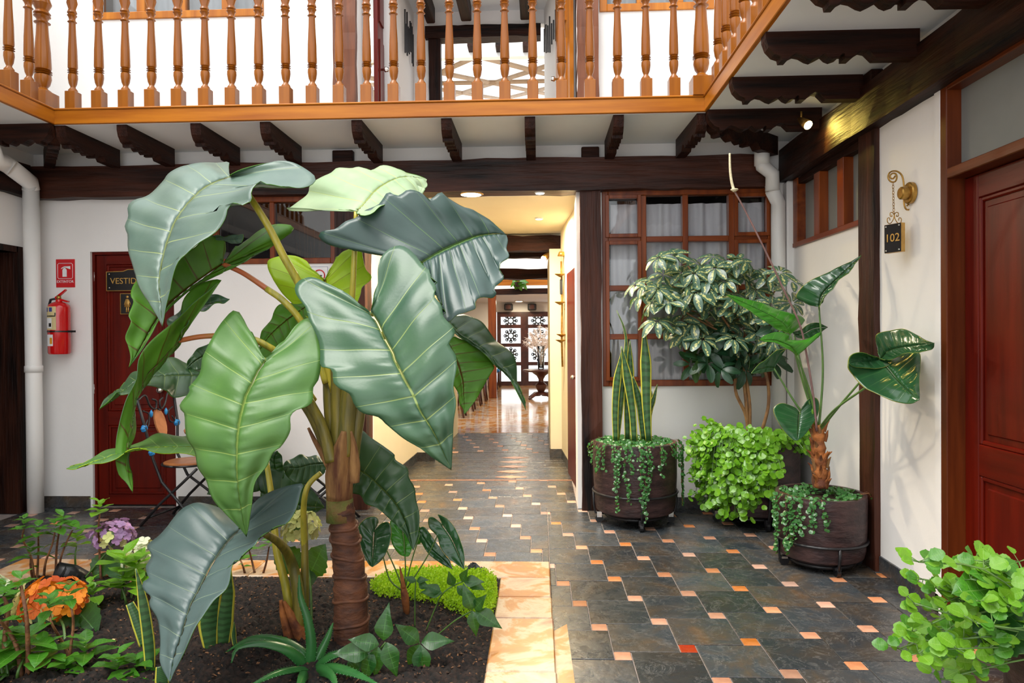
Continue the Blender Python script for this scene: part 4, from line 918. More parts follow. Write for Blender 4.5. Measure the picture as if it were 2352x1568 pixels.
spot(p, q, 'small brass spotlight glowing yellow under the right gallery corner', 5)
p = W(1253, 590, 8.22); spot(p, p+Vector((-0.5, -0.6, -0.6)), 'small spotlight on the passage pier', 6, 1.2, (0.07, 0.03, 0.0))
# ================================================================ WALL FITTINGS
def wallbox(px0, px1, py0, py1, Y): 
    a = W(px0, py1, Y); c = W(px1, py0, Y); return a.x, c.x, a.z, c.z
# EXTINTOR notice
x0, x1, z0, z1 = wallbox(130, 172, 595, 660, YB)
t = thing('extinguisher_sign', 'red rectangular EXTINTOR notice above the fire extinguisher', 'sign', ((x0+x1)/2, YB, z0))
MB().box((x0, YB-0.006, z0), (x1, YB+0.002, z1), 0.001).build('sign_plate', 'sign_red', t)
xm, zm = (x0+x1)/2, z0+(z1-z0)*0.58; hw = (x1-x0)*0.40
pts = [Vector((xm+hw*sx, YB-0.0075, zm+hw*sz)) for sx, sz in ((-.85, -1), (.85, -1), (1, -.85), (1, .85), (.85, 1), (-.85, 1), (-1, .85), (-1, -.85), (-.85, -1))]
MB().tube(pts, 0.0022, 4).build('border_line', 'white_paint', t)
bq = lambda u, v: (xm+hw*u, YB-0.009, zm+hw*v)
b = MB(); b.prism([bq(-.35, -.75), bq(.22, -.75), bq(.22, .12), bq(.1, .3), bq(.04, .36), bq(.04, .5), bq(-.16, .5), bq(-.16, .36), bq(-.25, .3), bq(-.35, .12)], (0, 1, 0), 0.002)
b.prism([bq(-.55, .25), bq(-.45, .42), bq(-.1, .60), bq(.7, .62), bq(.7, .22), bq(.1, .42), bq(-.2, .42)], (0, 1, 0), 0.002); b.build('pictogram', 'white_paint', t)
inst('lettering', text_mesh('EXTINTOR', 0.030, 0.0008, 'white_paint'), t, (xm, YB-0.008, z0+(z1-z0)*0.2), FACE_CAM)
# fire extinguisher
c = W(136, 745, YB-0.10); r = 0.083; zb_, zt_ = W(136, 813, c.y).z, W(136, 695, c.y).z
t = thing('fire_extinguisher', 'red fire extinguisher hanging beside the left rain pipe', 'extinguisher', (c.x, c.y, zb_))
H = zt_-zb_
MB().lathe([(r*0.9, 0), (r, 0.012), (r, H*0.90), (r*0.93, H*0.95), (r*0.7, H*0.99), (r*0.3, H*1.02), (r*0.28, H*1.06)], (c.x, c.y, zb_), 28).build('cylinder', 'ext_red', t, auto=True)
top = Vector((c.x, c.y, zb_+H*1.06))
MB().tube([top, top+Vector((0, 0, 0.035))], [0.02, 0.016], 10).build('valve', 'brass', t, True)
MB().prism([top+Vector((-0.03, -0.01, 0.02)), top+Vector((0.06, -0.01, 0.085)), top+Vector((0.065, -0.01, 0.075)), top+Vector((-0.02, -0.01, 0.005))], (0, 1, 0), 0.02).build('lever', 'ext_red', t)
MB().prism([top+Vector((-0.02, -0.012, 0.02)), top+Vector((0.085, -0.012, -0.012)), top+Vector((0.08, -0.012, -0.024)), top+Vector((-0.02, -0.012, 0.0))], (0, 1, 0), 0.024).build('handle', 'ext_red', t)
MB().tube([top+Vector((-0.02, 0, 0.01)), top+Vector((-0.07, 0, -0.0)), top+Vector((-0.095, 0.01, -0.06)), top+Vector((-0.092, 0.02, -0.30))], 0.010, 8).build('hose', 'black_plastic', t, True)
def wraplabel(name, a0_, a1_, h0, h1, mat, rr=0.0012):
    vs = []; n = 12
    for i in range(n+1):
        an = -PI/2+(a0_+(a1_-a0_)*i/n); x, y = c.x+(r+rr)*math.cos(an), c.y+(r+rr)*math.sin(an); vs += [(x, y, zb_+H*h0), (x, y, zb_+H*h1)]
    MB().add(vs, [(2*i, 2*i+2, 2*i+3, 2*i+1) for i in range(n)]).build(name, mat, t, True)
wraplabel('upper_label', -1.4, 0.35, 0.47, 0.92, 'label_cream'); wraplabel('lower_label', -1.4, 0.05, 0.16, 0.38, 'white_paint')
wraplabel('label_band', -1.4, 0.30, 0.725, 0.745, 'sign_black', 0.002); wraplabel('label_band', 0.22, 0.33, 0.745, 0.80, 'sign_black', 0.002)
wraplabel('label_picture', -0.95, -0.55, 0.82, 0.90, 'print_blue', 0.002); wraplabel('label_picture', -0.35, 0.0, 0.82, 0.90, 'print_blue', 0.002)
wraplabel('label_picture', -1.2, -0.05, 0.50, 0.70, 'white_paint', 0.002); wraplabel('label_picture', -0.4, -0.1, 0.53, 0.60, 'sign_black', 0.0026); wraplabel('label_picture', -0.3, -0.02, 0.20, 0.32, 'print_orange', 0.002)
zs_ = zb_+H*0.44; b = MB(); b.lathe([(r+0.001, -0.006), (r+0.004, -0.006), (r+0.004, 0.006), (r+0.001, 0.006)], (c.x, c.y, zs_), 24); b.box((c.x+r, c.y-0.02, zs_-0.008), (c.x+r+0.065, c.y-0.012, zs_+0.008)); b.box((c.x-0.04, c.y+r, zs_-0.008), (c.x+0.04, YB, zs_+0.008)); b.build('wall_strap', 'black_plastic', t)
# VESTIDORES plate and restroom plate on the red door
yp = dyo+0.006
x0, _, z0, z1 = wallbox(247, 300, 624, 668, yp); x1 = (DX0+DX1)*1.0-x0
t = thing('changing_room_sign', 'black plate with gold VESTIDO lettering and gilt rim on the dark red door', 'sign', ((x0+x1)/2, yp, z0))
xm = (x0+x1)/2; b = MB()
outl = [(x0, z0), (x1, z0), (x1, z1), (xm+0.09, z1+0.003), (xm+0.05, z1+0.018), (xm-0.05, z1+0.018), (xm-0.09, z1+0.003), (x0, z1)]
b.prism([(x, yp-0.012, z) for x, z in outl], (0, 1, 0), 0.014).build('sign_plate', 'sign_black', t)
MB().tube([(x, yp-0.012, z) for x, z in outl+outl[:1]], 0.004, 6).build('gilt_rim', 'gold_paint', t, True)
inst('lettering', text_mesh('VESTIDORES', 0.062, 0.0015, 'gold_paint'), t, (xm, yp-0.0145, (z0+z1)/2), FACE_CAM, ((x1-x0)*0.9/0.36, 1.15, 1))
for sx in (x0+0.025, x1-0.025):
    for sz in (z0+0.025, z1-0.02): MB().lathe([(0.007, 0), (0.006, -0.004), (0.001, -0.006)], (sx, yp-0.012, sz), 10, 'y').build('screw', 'chrome', t, True)
x0, x1, z0, z1 = wallbox(279, 332, 674, 721, yp)
t = thing('restroom_plate', 'small black plate with a gold woman figure on the red door', 'sign', ((x0+x1)/2, yp, z0))
MB().box((x0, yp-0.012, z0), (x1, yp+0.002, z1), 0.002).build('sign_plate', 'sign_black', t)
MB().tube([(x, yp-0.012, z) for x, z in ((x0, z0), (x1, z0), (x1, z1), (x0, z1), (x0, z0))], 0.004, 6).build('gilt_rim', 'gold_paint', t, True)
for k, xc in enumerate((x0+(x1-x0)*0.30, x0+(x1-x0)*0.70)):
    hgt = z1-z0; f = lambda u, v: (xc+u*hgt, yp-0.013, z0+v*hgt); b = MB()
    b.lathe([(0.001, -0.006), (0.06*hgt, -0.003), (0.07*hgt, 0.0)], (xc, yp-0.012, z0+0.84*hgt), 12, 'y')
    if k == 0:
        b.prism([f(-.06, .74), f(.06, .74), f(.14, .34), f(-.14, .34)], (0, -1, 0), 0.006); b.tube([f(-.07, .70), f(-.16, .45)], 0.02*hgt, 6); b.tube([f(.07, .70), f(.16, .45)], 0.02*hgt, 6)
    else:
        b.prism([f(-.09, .74), f(.09, .74), f(.08, .34), f(-.08, .34)], (0, -1, 0), 0.006); b.tube([f(-.11, .70), f(-.12, .40)], 0.02*hgt, 6); b.tube([f(.11, .70), f(.12, .40)], 0.02*hgt, 6)
    b.tube([f(-.045, .36), f(-.045, .08)], 0.03*hgt, 6); b.tube([f(.045, .36), f(.045, .08)], 0.03*hgt, 6)
    b.build('figure', 'gold_paint', t, True)
# no smoking notice
x0, x1, z0, z1 = wallbox(713, 755, 610, 655, YB)
t = thing('no_smoking_sign', 'white no-smoking notice with red ring below the dark window', 'sign', ((x0+x1)/2, YB, z0))
MB().box((x0, YB-0.005, z0), (x1, YB+0.002, z1), 0.001).build('sign_plate', 'white_paint', t)
xm, zm = (x0+x1)/2, (z0+z1)/2; rr = 0.045
MB().tube([(x, YB-0.006, z) for x, z in ((x0+.008, z0+.008), (x1-.008, z0+.008), (x1-.008, z1-.008), (x0+.008, z1-.008), (x0+.008, z0+.008))], 0.0015, 4).build('border_line', 'print_blue', t)
b = MB(); b.tube([(xm+rr*math.cos(a), YB-0.008, zm+rr*math.sin(a)) for a in np.linspace(0, 2*PI, 25)], 0.005, 6); b.tube([(xm-rr*.7, YB-0.008, zm+rr*.7), (xm+rr*.7, YB-0.008, zm-rr*.7)], 0.004, 6); b.build('red_ring', 'sign_red', t, True)
MB().box((xm-0.02, YB-0.0075, zm-0.006), (xm+0.022, YB-0.004, zm+0.004)).build('cigarette', 'sign_black', t)
# rain pipes
yp = YB-0.175; x = W(77, 800, yp).x
t = thing('rain_pipe', 'white vertical rain pipe beside the fire extinguisher, bent at the top', 'pipe', (x, yp, 0))
e0, e1, e2 = W(68, 418, yp-0.02), W(22, 382, 5.2), W(-14, 366, 4.95)
zt_ = W(77, 430, yp).z
MB().tube([(x, yp, 0.0), (x, yp, 0.7), (x-0.005, yp, zt_)], 0.060, 18).build('downpipe', 'pvc', t, True)
MB().tube([(x-0.005, yp, zt_-0.02), e0, e1], 0.064, 18).build('elbow', 'pvc', t, True)
MB().tube([e1+Vector((0.02, 0, -0.012)), e1+Vector((-0.02, -0.04, 0.02)), e2, e2+Vector((0, -0.05, 0.12))], 0.064, 18).build('upper_elbow', 'pvc', t, True)
MB().lathe([(0.066, 0), (0.066, 0.05), (0.061, 0.055)], (x, yp, 1.15), 18).build('coupling', 'pvc', t, True)
yp = YB-0.07; x = W(1794, 700, yp).x-0.02
t = thing('rain_pipe', 'white rain pipe in the corner right of the gridded window', 'pipe', (x, yp, 0))
q = [W(1750, 345, YB-0.17), W(1750, 380, YB-0.17), W(1774, 400, YB-0.165), W(1774, 438, YB-0.16), W(1786, 466, yp)]
MB().tube([q[0]+Vector((0, 0, 0.0)), q[1]], 0.058, 18).build('gutter_outlet', 'pvc', t, True)
MB().tube([q[1]+Vector((0, 0, 0.03)), q[1], q[2], q[3]], 0.055, 18).build('offset_bend', 'pvc', t, True)
MB().tube([q[3], Vector((x, yp, q[4].z)), Vector((x, yp, q[4].z-0.15)), Vector((x, yp, 0))], 0.055, 18).build('downpipe', 'pvc', t, True)

# room number 102 on its scroll bracket
yS = WX(2088, 445, XR).y
def sp_(px, py): return W(px, py, yS)
t = thing('room_number_sign', 'hanging black 102 room plate on a brass scroll bracket', 'sign', sp_(2100, 445))
wc = WX(2096, 443, XR-0.0)
MB().lathe([(0.045, 0.0), (0.058, -0.005), (0.058, -0.022), (0.052, -0.028), (0.036, -0.03), (0.034, -0.062), (0.028, -0.068)], (XR, wc.y, wc.z), 24, 'x').build('wall_rosette', 'brass', t, auto=True)
def spiral(c, r0, r1, a0_, turns, n=26):
    return [Vector((c[0]+(r0+(r1-r0)*i/n)*math.cos(a0_+turns*2*PI*i/n), 0, c[1]+(r0+(r1-r0)*i/n)*math.sin(a0_+turns*2*PI*i/n))) for i in range(n+1)]
px2 = lambda u, v: sp_(u, v)
arm = [px2(u, v) for u, v in ((2056, 404), (2052, 410), (2047, 410), (2044, 405), (2048, 399), (2056, 398), (2060, 406), (2056, 417), (2046, 417), (2040, 408), (2042, 398), (2050, 393), (2062, 394), (2072, 404), (2076, 425), (2076, 450), (2077, 470), (2082, 481), (2090, 480), (2092, 473), (2087, 469), (2083, 473))]
MB().tube([Vector(v) for v in cat(arm, 60)], 0.0045, 6).build('scroll_arm', 'brass', t, True)
cz0, cz1 = px2(2051, 419), px2(2053, 492); nl = 11
for k in range(nl):
    c = cz0.lerp(cz1, (k+0.5)/nl); l = (cz0-cz1).length/nl*0.62; an = PI/2*(k % 2)+0.5; d = Vector((math.cos(an), math.sin(an), 0))
    MB().tube([c+d*(0.0055*math.cos(q))+Vector((0, 0, l*math.sin(q))) for q in np.linspace(0, 2*PI, 11)], 0.0016, 4).build('chain_link', 'brass', t, True)
crest = MB()
for sx in (-1, 1):
    f = lambda u, v: px2(2054+sx*u, v)
    crest.tube([Vector(v) for v in cat([f(0, 492), f(4, 488), f(9, 489), f(9, 496), f(5, 497), f(6, 493)], 20)], 0.0025, 5)
    crest.tube([Vector(v) for v in cat([f(0, 492), f(2, 503), f(9, 513), f(15, 511), f(16, 502), f(11, 500), f(10, 506)], 20)], 0.0025, 5)
crest.build('wire_crest', 'brass', t, True)
cb = W(2055, 547, yS); hw, hh = 0.052, 0.078; rz = Matrix.Rotation(math.radians(-66), 3, 'Z'); cb = cb+Vector((0, 0, 0))
def lb(u, d, v): return cb+rz @ Vector((u, d, v))
b = MB(); vs = [lb(sx*hw, sd*0.014, sz*hh) for sz in (-1, 1) for sd in (-1, 1) for sx in (-1, 1)]
b.add(vs, [(0, 2, 3, 1), (4, 5, 7, 6), (0, 1, 5, 4), (2, 6, 7, 3), (0, 4, 6, 2), (1, 3, 7, 5)]).build('plate_body', 'gold_paint', t)
b = MB(); b.prism([lb(sx*hw*0.985, -0.0142, sz*hh*0.985) for sx, sz in ((-1, -1), (1, -1), (1, 1), (-1, 1))], rz @ Vector((0, -1, 0)), 0.002).build('plate_face', 'sign_black', t)
inst('lettering', text_mesh('102', 0.062, 0.0015, 'gold_paint'), t, lb(0, -0.0172, 0.0), rz @ FACE_CAM)
for sx in (-1, 1):
    for sz in (-1, 1): MB().tube([lb(sx*hw*0.78, -0.015, sz*hh*0.84), lb(sx*hw*0.78, -0.020, sz*hh*0.84)], 0.005, 8).build('screw', 'chrome', t, True)

# tall brass candle sconce on the passage pier
ys_ = 7.70
t = thing('wall_sconce', 'tall brass candle sconce with several pan arms on the passage wall', 'sconce', W(1292, 840, ys_))
ps = lambda u, v, d=0: W(u, v, ys_-d)
MB().tube([ps(1289, 600), ps(1291, 700), ps(1290, 780), ps(1292, 842)], 0.012, 6).build('backbar', 'brass', t, True)
MB().tube([ps(1290, 588), ps(1290, 578)], [0.05, 0.03], 10).build('crown', 'brass', t, True)
for k, (u, v) in enumerate(((1286, 630), (1286, 694), (1290, 768), (1288, 781))):
    MB().lathe([(0.005, -0.03), (0.055, 0.0), (0.058, 0.006), (0.01, 0.004)], ps(u, v, 0.04), 14).build('drip_pan', 'brass', t, True)
MB().tube([ps(1299, 640), ps(1303, 645), ps(1303, 710), ps(1296, 710)], 0.010, 6).build('side_arm', 'brass', t, True)
MB().tube([ps(1297, 763), ps(1304, 763), ps(1304, 808), ps(1298, 808)], 0.010, 6).build('side_arm', 'brass', t, True)
MB().box(ps(1286, 676), ps(1292, 641, 0.03), 0.003).build('back_plate', 'black_iron', t)
t2 = thing('wall_bracket', 'small brass scroll bracket high on the passage wall', 'bracket', ps(1304, 600, -0.02)); yb3 = rA.lerp(rB, 0.8).y
pb = W(1305, 600, yb3); MB().lathe([(0.04, 0.01), (0.05, 0.0), (0.05, -0.02), (0.03, -0.03)], pb, 14, 'x').build('rosette', 'brass', t2, True); t2.location = pb
for o in t2.children: o.location = (0, 0, 0)
bpy.data.objects.remove(t2.children[0]); MB().lathe([(0.04, 0.01), (0.05, 0.0), (0.05, -0.02), (0.03, -0.03)], pb, 14, 'x').build('rosette', 'brass', t2, True)
MB().tube([Vector(v) for v in cat([pb+Vector((-0.02, 0, 0)), pb+Vector((-0.03, 0, -0.08)), pb+Vector((0.0, 0, -0.11)), pb+Vector((0.01, 0, -0.08))], 14)], 0.008, 6).build('scroll', 'brass', t2, True)

# ================================================================ BISTRO SET
def bistro_chair(loc, rot, label):
    t = thing('bistro_chair', label, 'chair', loc, 'iron bistro chairs'); R = Matrix.Rotation(rot, 3, 'Z'); o = Vector(loc)
    P = lambda x, y, z: o+R @ Vector((x, y, z))
    hw = 0.19
    for sx in (-1, 1):
        MB().tube([P(sx*hw*1.12, -0.26, 0.98), P(sx*hw, -0.21, 0.75), P(sx*hw*0.75, -0.18, 0.50), P(sx*hw*0.8, -0.10, 0.33), P(sx*hw, 0.06, 0.20), P(sx*hw, 0.24, 0.0)], 0.011, 7).build('back_leg', 'black_iron', t, True)
        MB().tube([P(sx*hw*0.85, 0.20, 0.44), P(sx*hw*0.88, 0.08, 0.33), P(sx*hw*0.95, -0.10, 0.17), P(sx*hw, -0.26, 0.0)], 0.011, 7).build('front_leg', 'black_iron', t, True)
        MB().tube([P(sx*hw*1.12, -0.26, 0.97), P(sx*hw*1.14, -0.265, 1.0), P(sx*hw*1.14, -0.265, 1.03)], [0.017, 0.012, 0.003], 8).build('finial', 'black_iron', t, True)
        MB().tube([Vector(v) for v in cat([P(sx*hw*1.1, -0.255, 0.95), P(sx*hw*0.7, -0.25, 0.985), P(sx*hw*0.45, -0.245, 0.90), P(sx*0.03, -0.24, 0.87), P(sx*0.02, -0.24, 0.93), P(sx*0.06, -0.245, 0.95)], 24)], 0.008, 6).build('crest_scroll', 'black_iron', t, True)
        MB().tube([Vector(v) for v in cat([P(sx*hw*0.9, -0.24, 0.87), P(sx*hw*0.6, -0.235, 0.84), P(sx*hw*0.65, -0.23, 0.76), P(sx*hw*0.9, -0.22, 0.75), P(sx*hw*0.75, -0.225, 0.80)], 22)], 0.006, 6).build('side_scroll', 'black_iron', t, True)
        for z in (0.74, 0.555):
            c = P(sx*hw*(1.0 if z > .6 else 0.78), -0.215+(0.03 if z < .6 else 0), z)
            fl = MB()
            for q in range(6):
                an = q*PI/3; fl.lathe([(0.002, -0.016), (0.015, -0.010), (0.018, 0), (0.013, 0.012), (0.002, 0.016)], c+R @ Vector((0.014*math.cos(an), 0.0, 0.014*math.sin(an))), 8)
            fl.build('blue_flower', 'blue_glaze', t, True)
        MB().lathe([(0.002, -0.03), (0.012, -0.015), (0.013, 0.01), (0.002, 0.03)], P(sx*0.085, -0.235, 0.84), 8).build('blue_leaf', 'blue_glaze', t, True)
    med = []
    for i in range(20):
        an = 2*PI*i/20; med.append(P(0.06*math.cos(an), -0.215-0.03*(0.11*math.sin(an))/0.11, 0.76+0.11*math.sin(an)))
    MB().prism(med, R @ Vector((0, -1, 0.15)), 0.014).build('wood_medallion', 'seat_wood', t)
    MB().tube([P(0, -0.245, 0.87), P(0, -0.22, 0.86)], 0.007, 6).build('medallion_stay', 'black_iron', t, True)
    ring = [P(0.185*math.cos(a), 0.02+0.19*math.sin(a), 0.455) for a in np.linspace(0, 2*PI, 25)]
    MB().tube(ring, 0.008, 6).build('seat_ring', 'black_iron', t, True)
    b = MB(); n = 24; b.add([P(0.175*math.cos(2*PI*i/n)*s, 0.02+0.18*math.sin(2*PI*i/n)*s, z) for s, z in ((1, 0.455), (1, 0.468), (0.9, 0.475)) for i in range(n)], [(k*n+i, k*n+(i+1) % n, (k+1)*n+(i+1) % n, (k+1)*n+i) for k in range(2) for i in range(n)]+[tuple(2*n+i for i in range(n)), tuple(range(n))[::-1]]).build('seat', 'seat_wood', t)
    MB().tube([P(-hw*0.9, 0.19, 0.05), P(hw*0.9, 0.19, 0.05)], 0.008, 6).build('stretcher', 'black_iron', t, True)
    MB().tube([P(-hw*0.95, -0.21, 0.06), P(hw*0.95, -0.21, 0.06)], 0.008, 6).build('stretcher', 'black_iron', t, True)
    return t
c = G(418, 1198); bistro_chair((c.x+0.03, c.y+0.02, 0), -math.radians(98), 'black iron bistro chair with blue flowers in front of the red door')
c = G(735, 1205); bistro_chair((c.x+0.02, c.y, 0), math.radians(100), 'black iron bistro chair half hidden behind the big plant trunk')
c = G(546, 1205); c.z = 0
t = thing('bistro_table', 'small round wooden bistro table hidden behind the large leaves', 'table', c)
MB().lathe([(0.02, 0.722), (0.36, 0.722), (0.365, 0.735), (0.36, 0.748), (0.02, 0.750)], c, 30).build('tabletop', 'seat_wood', t)
for k in range(3):
    an = k*2*PI/3+0.3; d = Vector((math.cos(an), math.sin(an), 0))
    MB().tube([c+d*0.25+Vector((0, 0, 0.72)), c+d*0.08+Vector((0, 0, 0.45)), c+d*0.10+Vector((0, 0, 0.2)), c+d*0.30], 0.011, 7).build('leg', 'black_iron', t, True)
# ================================================================ PLANTS
Z4 = (0, 340, 3.016); Z5 = (600, 340, 3.016); Z1 = (500, 820, 2.94); Z8 = (0, 820, 3.016); ZA = (0, 1150, 3.36); ZB = (500, 1150, 3.36); Z7 = (1652, 340, 3.016); ZR = (1652, 820, 3.016); ZC_ = (1200, 820, 3.016)
def zp(z, pts): return [(z[0]+x/z[2], z[1]+y/z[2]) for x, y in pts]
def traced_leaf(parent, mid, left, right, depth, mats, nv=NV, pleat=0.012, wave=0.010, eL=0.0, eR=0.0, lL=0.0, lR=0.0, thick=0.0025, name='leaf', seed=0, belly=0.0):
    """A leaf blade: midrib and the two margins as sight-line points, each with its own distance.
    depth = (at the stalk, at the tip) in metres; eL/eR = how far the margins lie behind (+) or before (-) the midrib;
    lL/lR = the same for the basal lobes. The blade is pleated between its side veins."""
    r = random.Random(seed+len(left)*7+int(mid[0][0])); NS, NT = nv*8, 14
    M = cat(mid, 60); n3 = lambda u: np.array([np.interp(u, np.linspace(0, 1, 60), M[:, k]) for k in (0, 1)])
    A = np.array(mid[0], float); T = np.array(mid[-1], float); ax = (T-A)/np.linalg.norm(T-A)
    dep = lambda m_: depth[0]+(depth[1]-depth[0])*m_+belly*4*m_*(1-m_)
    b = MB(); grids = []
    for side, edge, e_, l_ in ((0, left, eL, lL), (1, right, eR, lR)):
        E = cat([mid[0]]+[tuple(p) for p in edge[(1 if tuple(edge[0]) == tuple(mid[0]) else 0):]], NS+1)
        pr = (E-A) @ ax; k0 = int(np.argmin(pr[:int(NS*0.8)])); s_l = min(max(k0/NS*1.05, 0.10), 0.6)
        grid = np.zeros((NS+1, NT+1, 3)); uvs = np.zeros((NS+1, NT+1, 2))
        for i in range(NS+1):
            s = i/NS; m_ = 0.0 if s <= s_l else ((s-s_l)/(1-s_l))**1.12
            I = n3(m_); O = E[i]; lob = max(0.0, 1-s/(s_l*1.25)) if s_l > 0 else 0
            dI = dep(m_); dE = dI+e_*math.sin(PI*min(1, (0.25+0.75*s)))*(1-lob*0.5)+l_*math.sin(PI*min(s/(s_l*1.6), 1.0))
            for j in range(NT+1):
                t_ = j/NT; q = I+(O-I)*t_; d_ = dI+(dE-dI)*t_**1.25
                grid[i, j] = W(q[0], q[1], d_); uvs[i, j] = (s, t_)
        # pleats: each strip between two side veins swells, the margin ripples
        du = np.gradient(grid, axis=0); dv = np.gradient(grid, axis=1); nn = np.cross(du, dv); nn /= np.linalg.norm(nn, axis=2, keepdims=True)+1e-9
        flip = np.sign(np.sum(nn*(np.array(CO)-grid), axis=2, keepdims=True)); flip[flip == 0] = 1; nn = nn*flip
        ph = r.uniform(0, 6)
        S_ = np.linspace(0, 1, NS+1)[:, None]; T_ = np.linspace(0, 1, NT+1)[None, :]
        span = np.minimum(1.0, 8*S_*(1-S_)*1.2)
        amp = np.array([r.uniform(0.25, 1.0) for _ in range(nv+2)]); am = np.interp(S_[:, 0]*nv, np.arange(nv+2)+0.5, amp)[:, None]
        h = pleat*am*(np.abs(np.sin(PI*nv*S_))**0.8-0.5)*np.clip(np.sin(PI*np.clip(T_*0.92+0.02, 0, 1)), 0, 1)**0.8*span
        f1, f2, f3 = r.uniform(0, 6), r.uniform(0, 6), r.uniform(0, 6)
        h = h+abs(pleat)*0.55*(np.sin(7*S_+3*T_+f1)*np.sin(4.5*T_+f2)+0.5*np.sin(13*S_-5*T_+f3))*np.sin(PI*np.clip(T_, 0, 1)*0.5)*span
        h = h+abs(pleat)*0.30*np.sin(S_*nv*PI*5+f2)*np.clip(1-T_/0.30, 0, 1)*np.clip(T_/0.06, 0, 1)*span
        h = h+wave*np.sin(S_*nv*2.1+ph)*T_**2.5*span-0.006*np.exp(-(T_/0.06)**2)*span
        grid = grid+nn*h[:, :, None]
        grids.append((grid, uvs))
    fs = []; vs = []; uv = []; off = 0
    for g, u in grids:
        vs += [tuple(v) for v in g.reshape(-1, 3)]; uv += [tuple(v) for v in u.reshape(-1, 2)]
        for i in range(NS):
            for j in range(NT):
                a = off+i*(NT+1)+j; q = (a, a+NT+1, a+NT+2, a+1)
                p = [np.array(vs[k]) for k in q]; nr = np.cross(p[2]-p[0], p[3]-p[1])
                fs.append(q if nr @ (np.array(CO)-p[0]) > 0 else q[::-1])
        off += (NS+1)*(NT+1)
    o = b.add(vs, fs, uv).build(name, mats, parent, True)
    # the two halves share the midrib: weld them, then give the blade its thickness
    import bmesh
    bm = bmesh.new(); bm.from_mesh(o.data); bmesh.ops.remove_doubles(bm, verts=bm.verts, dist=0.0004); bm.to_mesh(o.data); bm.free()
    o.data.polygons.foreach_set('use_smooth', [True]*len(o.data.polygons))
    md = o.modifiers.new('thickness', 'SOLIDIFY'); md.thickness = thick; md.offset = -1; md.material_offset = 1; md.material_offset_rim = 1
    return o
def stalk(parent, pts, r, mat, name='petiole', n=10, seg=24):
    P = [Vector(v) for v in cat([tuple(p) for p in pts], seg)]
    rs = [r[0]+(r[1]-r[0])*i/(seg-1) for i in range(seg)] if isinstance(r, tuple) else r
    return MB().tube(P, rs, n).build(name, mat, parent, True)

tb_ = G(806, 1478, 0.03)
al = thing('elephant_ear_plant', 'giant elephant-ear plant with ringed trunk and huge heart-shaped leaves', 'plant', (tb_.x, tb_.y, 0.02))
YT = tb_.y
# trunk with leaf-scar rings
prof = [(806, 1490, 82), (807, 1460, 80), (806, 1418, 79), (806, 1385, 76), (805, 1350, 78), (803, 1318, 70), (800, 1290, 73), (796, 1262, 64), (793, 1232, 66), (788, 1200, 58), (785, 1175, 60), (782, 1150, 56)]
P = [W(x, y, YT) for x, y, w in prof]; sc_ = YT/F
pp = cat([(*p, w*sc_/2) for p, (x, y, w) in zip(P, prof)], 60)
ringed = [w*(1+0.035*max(0, math.sin(i*0.83))**6+0.02*math.sin(i*2.1)) for i, w in enumerate(pp[:, 3])]
MB().tube([Vector(v[:3]) for v in pp], ringed, 20).build('trunk', 'trunk', al, True)
for k, y in enumerate((1425, 1372, 1322, 1278, 1238, 1205)):
    i = int(np.argmin(np.abs(pp[:, 2]-W(800, y, YT).z))); c = Vector(pp[i, :3]); rr = pp[i, 3]*1.03
    MB().tube([c+Vector((rr*math.cos(a), rr*math.sin(a), 0.012*math.cos(a*1+k)+0.004*math.sin(3*a))) for a in np.linspace(0, 2*PI, 25)], 0.0075, 7).build('leaf_scar', 'trunk', al, True)
a, c = W(782, 1195, YT), W(780, 1145, YT); MB().tube([a, a.lerp(c, .5), c], [0.064, 0.061, 0.060], 18).build('mossy_band', 'trunk_moss', al, True)
a, c = W(780, 1152, YT), W(780, 1040, YT); MB().tube([a, a.lerp(c, .4), c], [0.058, 0.060, 0.062], 18).build('trunk_neck', 'fibre', al, True)
# torn brown sheath in front of the crown
def blade(parent, spine, widths, mat, name, depthoff=0.0, cup=0.35, n=6, thick=0.003, uvs=True, facing=None):
    """strap: spine points (Vectors) with widths (m), cupped towards the viewer or a given direction"""
    S_ = [Vector(v) for v in cat([tuple(p) for p in spine], 20)]; wd_ = np.interp(np.linspace(0, 1, 20), np.linspace(0, 1, len(widths)), widths)
    vs = []; uv = []
    for i, p in enumerate(S_):
        t_ = (S_[min(i+1, 19)]-S_[max(i-1, 0)]).normalized(); f = (facing or (CO-p)).normalized(); sd = t_.cross(f).normalized(); f2 = sd.cross(t_).normalized()
        for j in range(-n, n+1):
            u = j/n; vs.append(p+sd*u*wd_[i]/2+f2*(-(abs(u)**1.6)*cup*wd_[i]/2)); uv.append((i/19, abs(u)))
    w_ = 2*n+1
    fs = [(i*w_+j, i*w_+j+1, (i+1)*w_+j+1, (i+1)*w_+j) for i in range(19) for j in range(w_-1)]
    o = MB().add(vs, fs, uv).build(name, mat, parent, True)
    md = o.modifiers.new('thickness', 'SOLIDIFY'); md.thickness = thick; md.offset = 0
    return o
blade(al, [W(776, 1150, YT-0.066), W(778, 1080, YT-0.075), W(784, 1030, YT-0.07), W(790, 990, YT-0.06)], [0.10, 0.115, 0.085, 0.02], 'fibre', 'torn_sheath', cup=1.0)
blade(al, [W(812, 1110, YT-0.04), W(814, 1060, YT-0.045), W(812, 1020, YT-0.04), W(806, 990, YT-0.04)], [0.05, 0.05, 0.03, 0.008], 'fibre', 'torn_sheath', cup=0.8)
blade(al, [W(752, 1070, YT-0.04), W(738, 1040, YT-0.04), W(722, 1010, YT-0.04), W(708, 982, YT-0.03)], [0.02, 0.022, 0.018, 0.010], 'fibre', 'torn_sheath', cup=0.5)
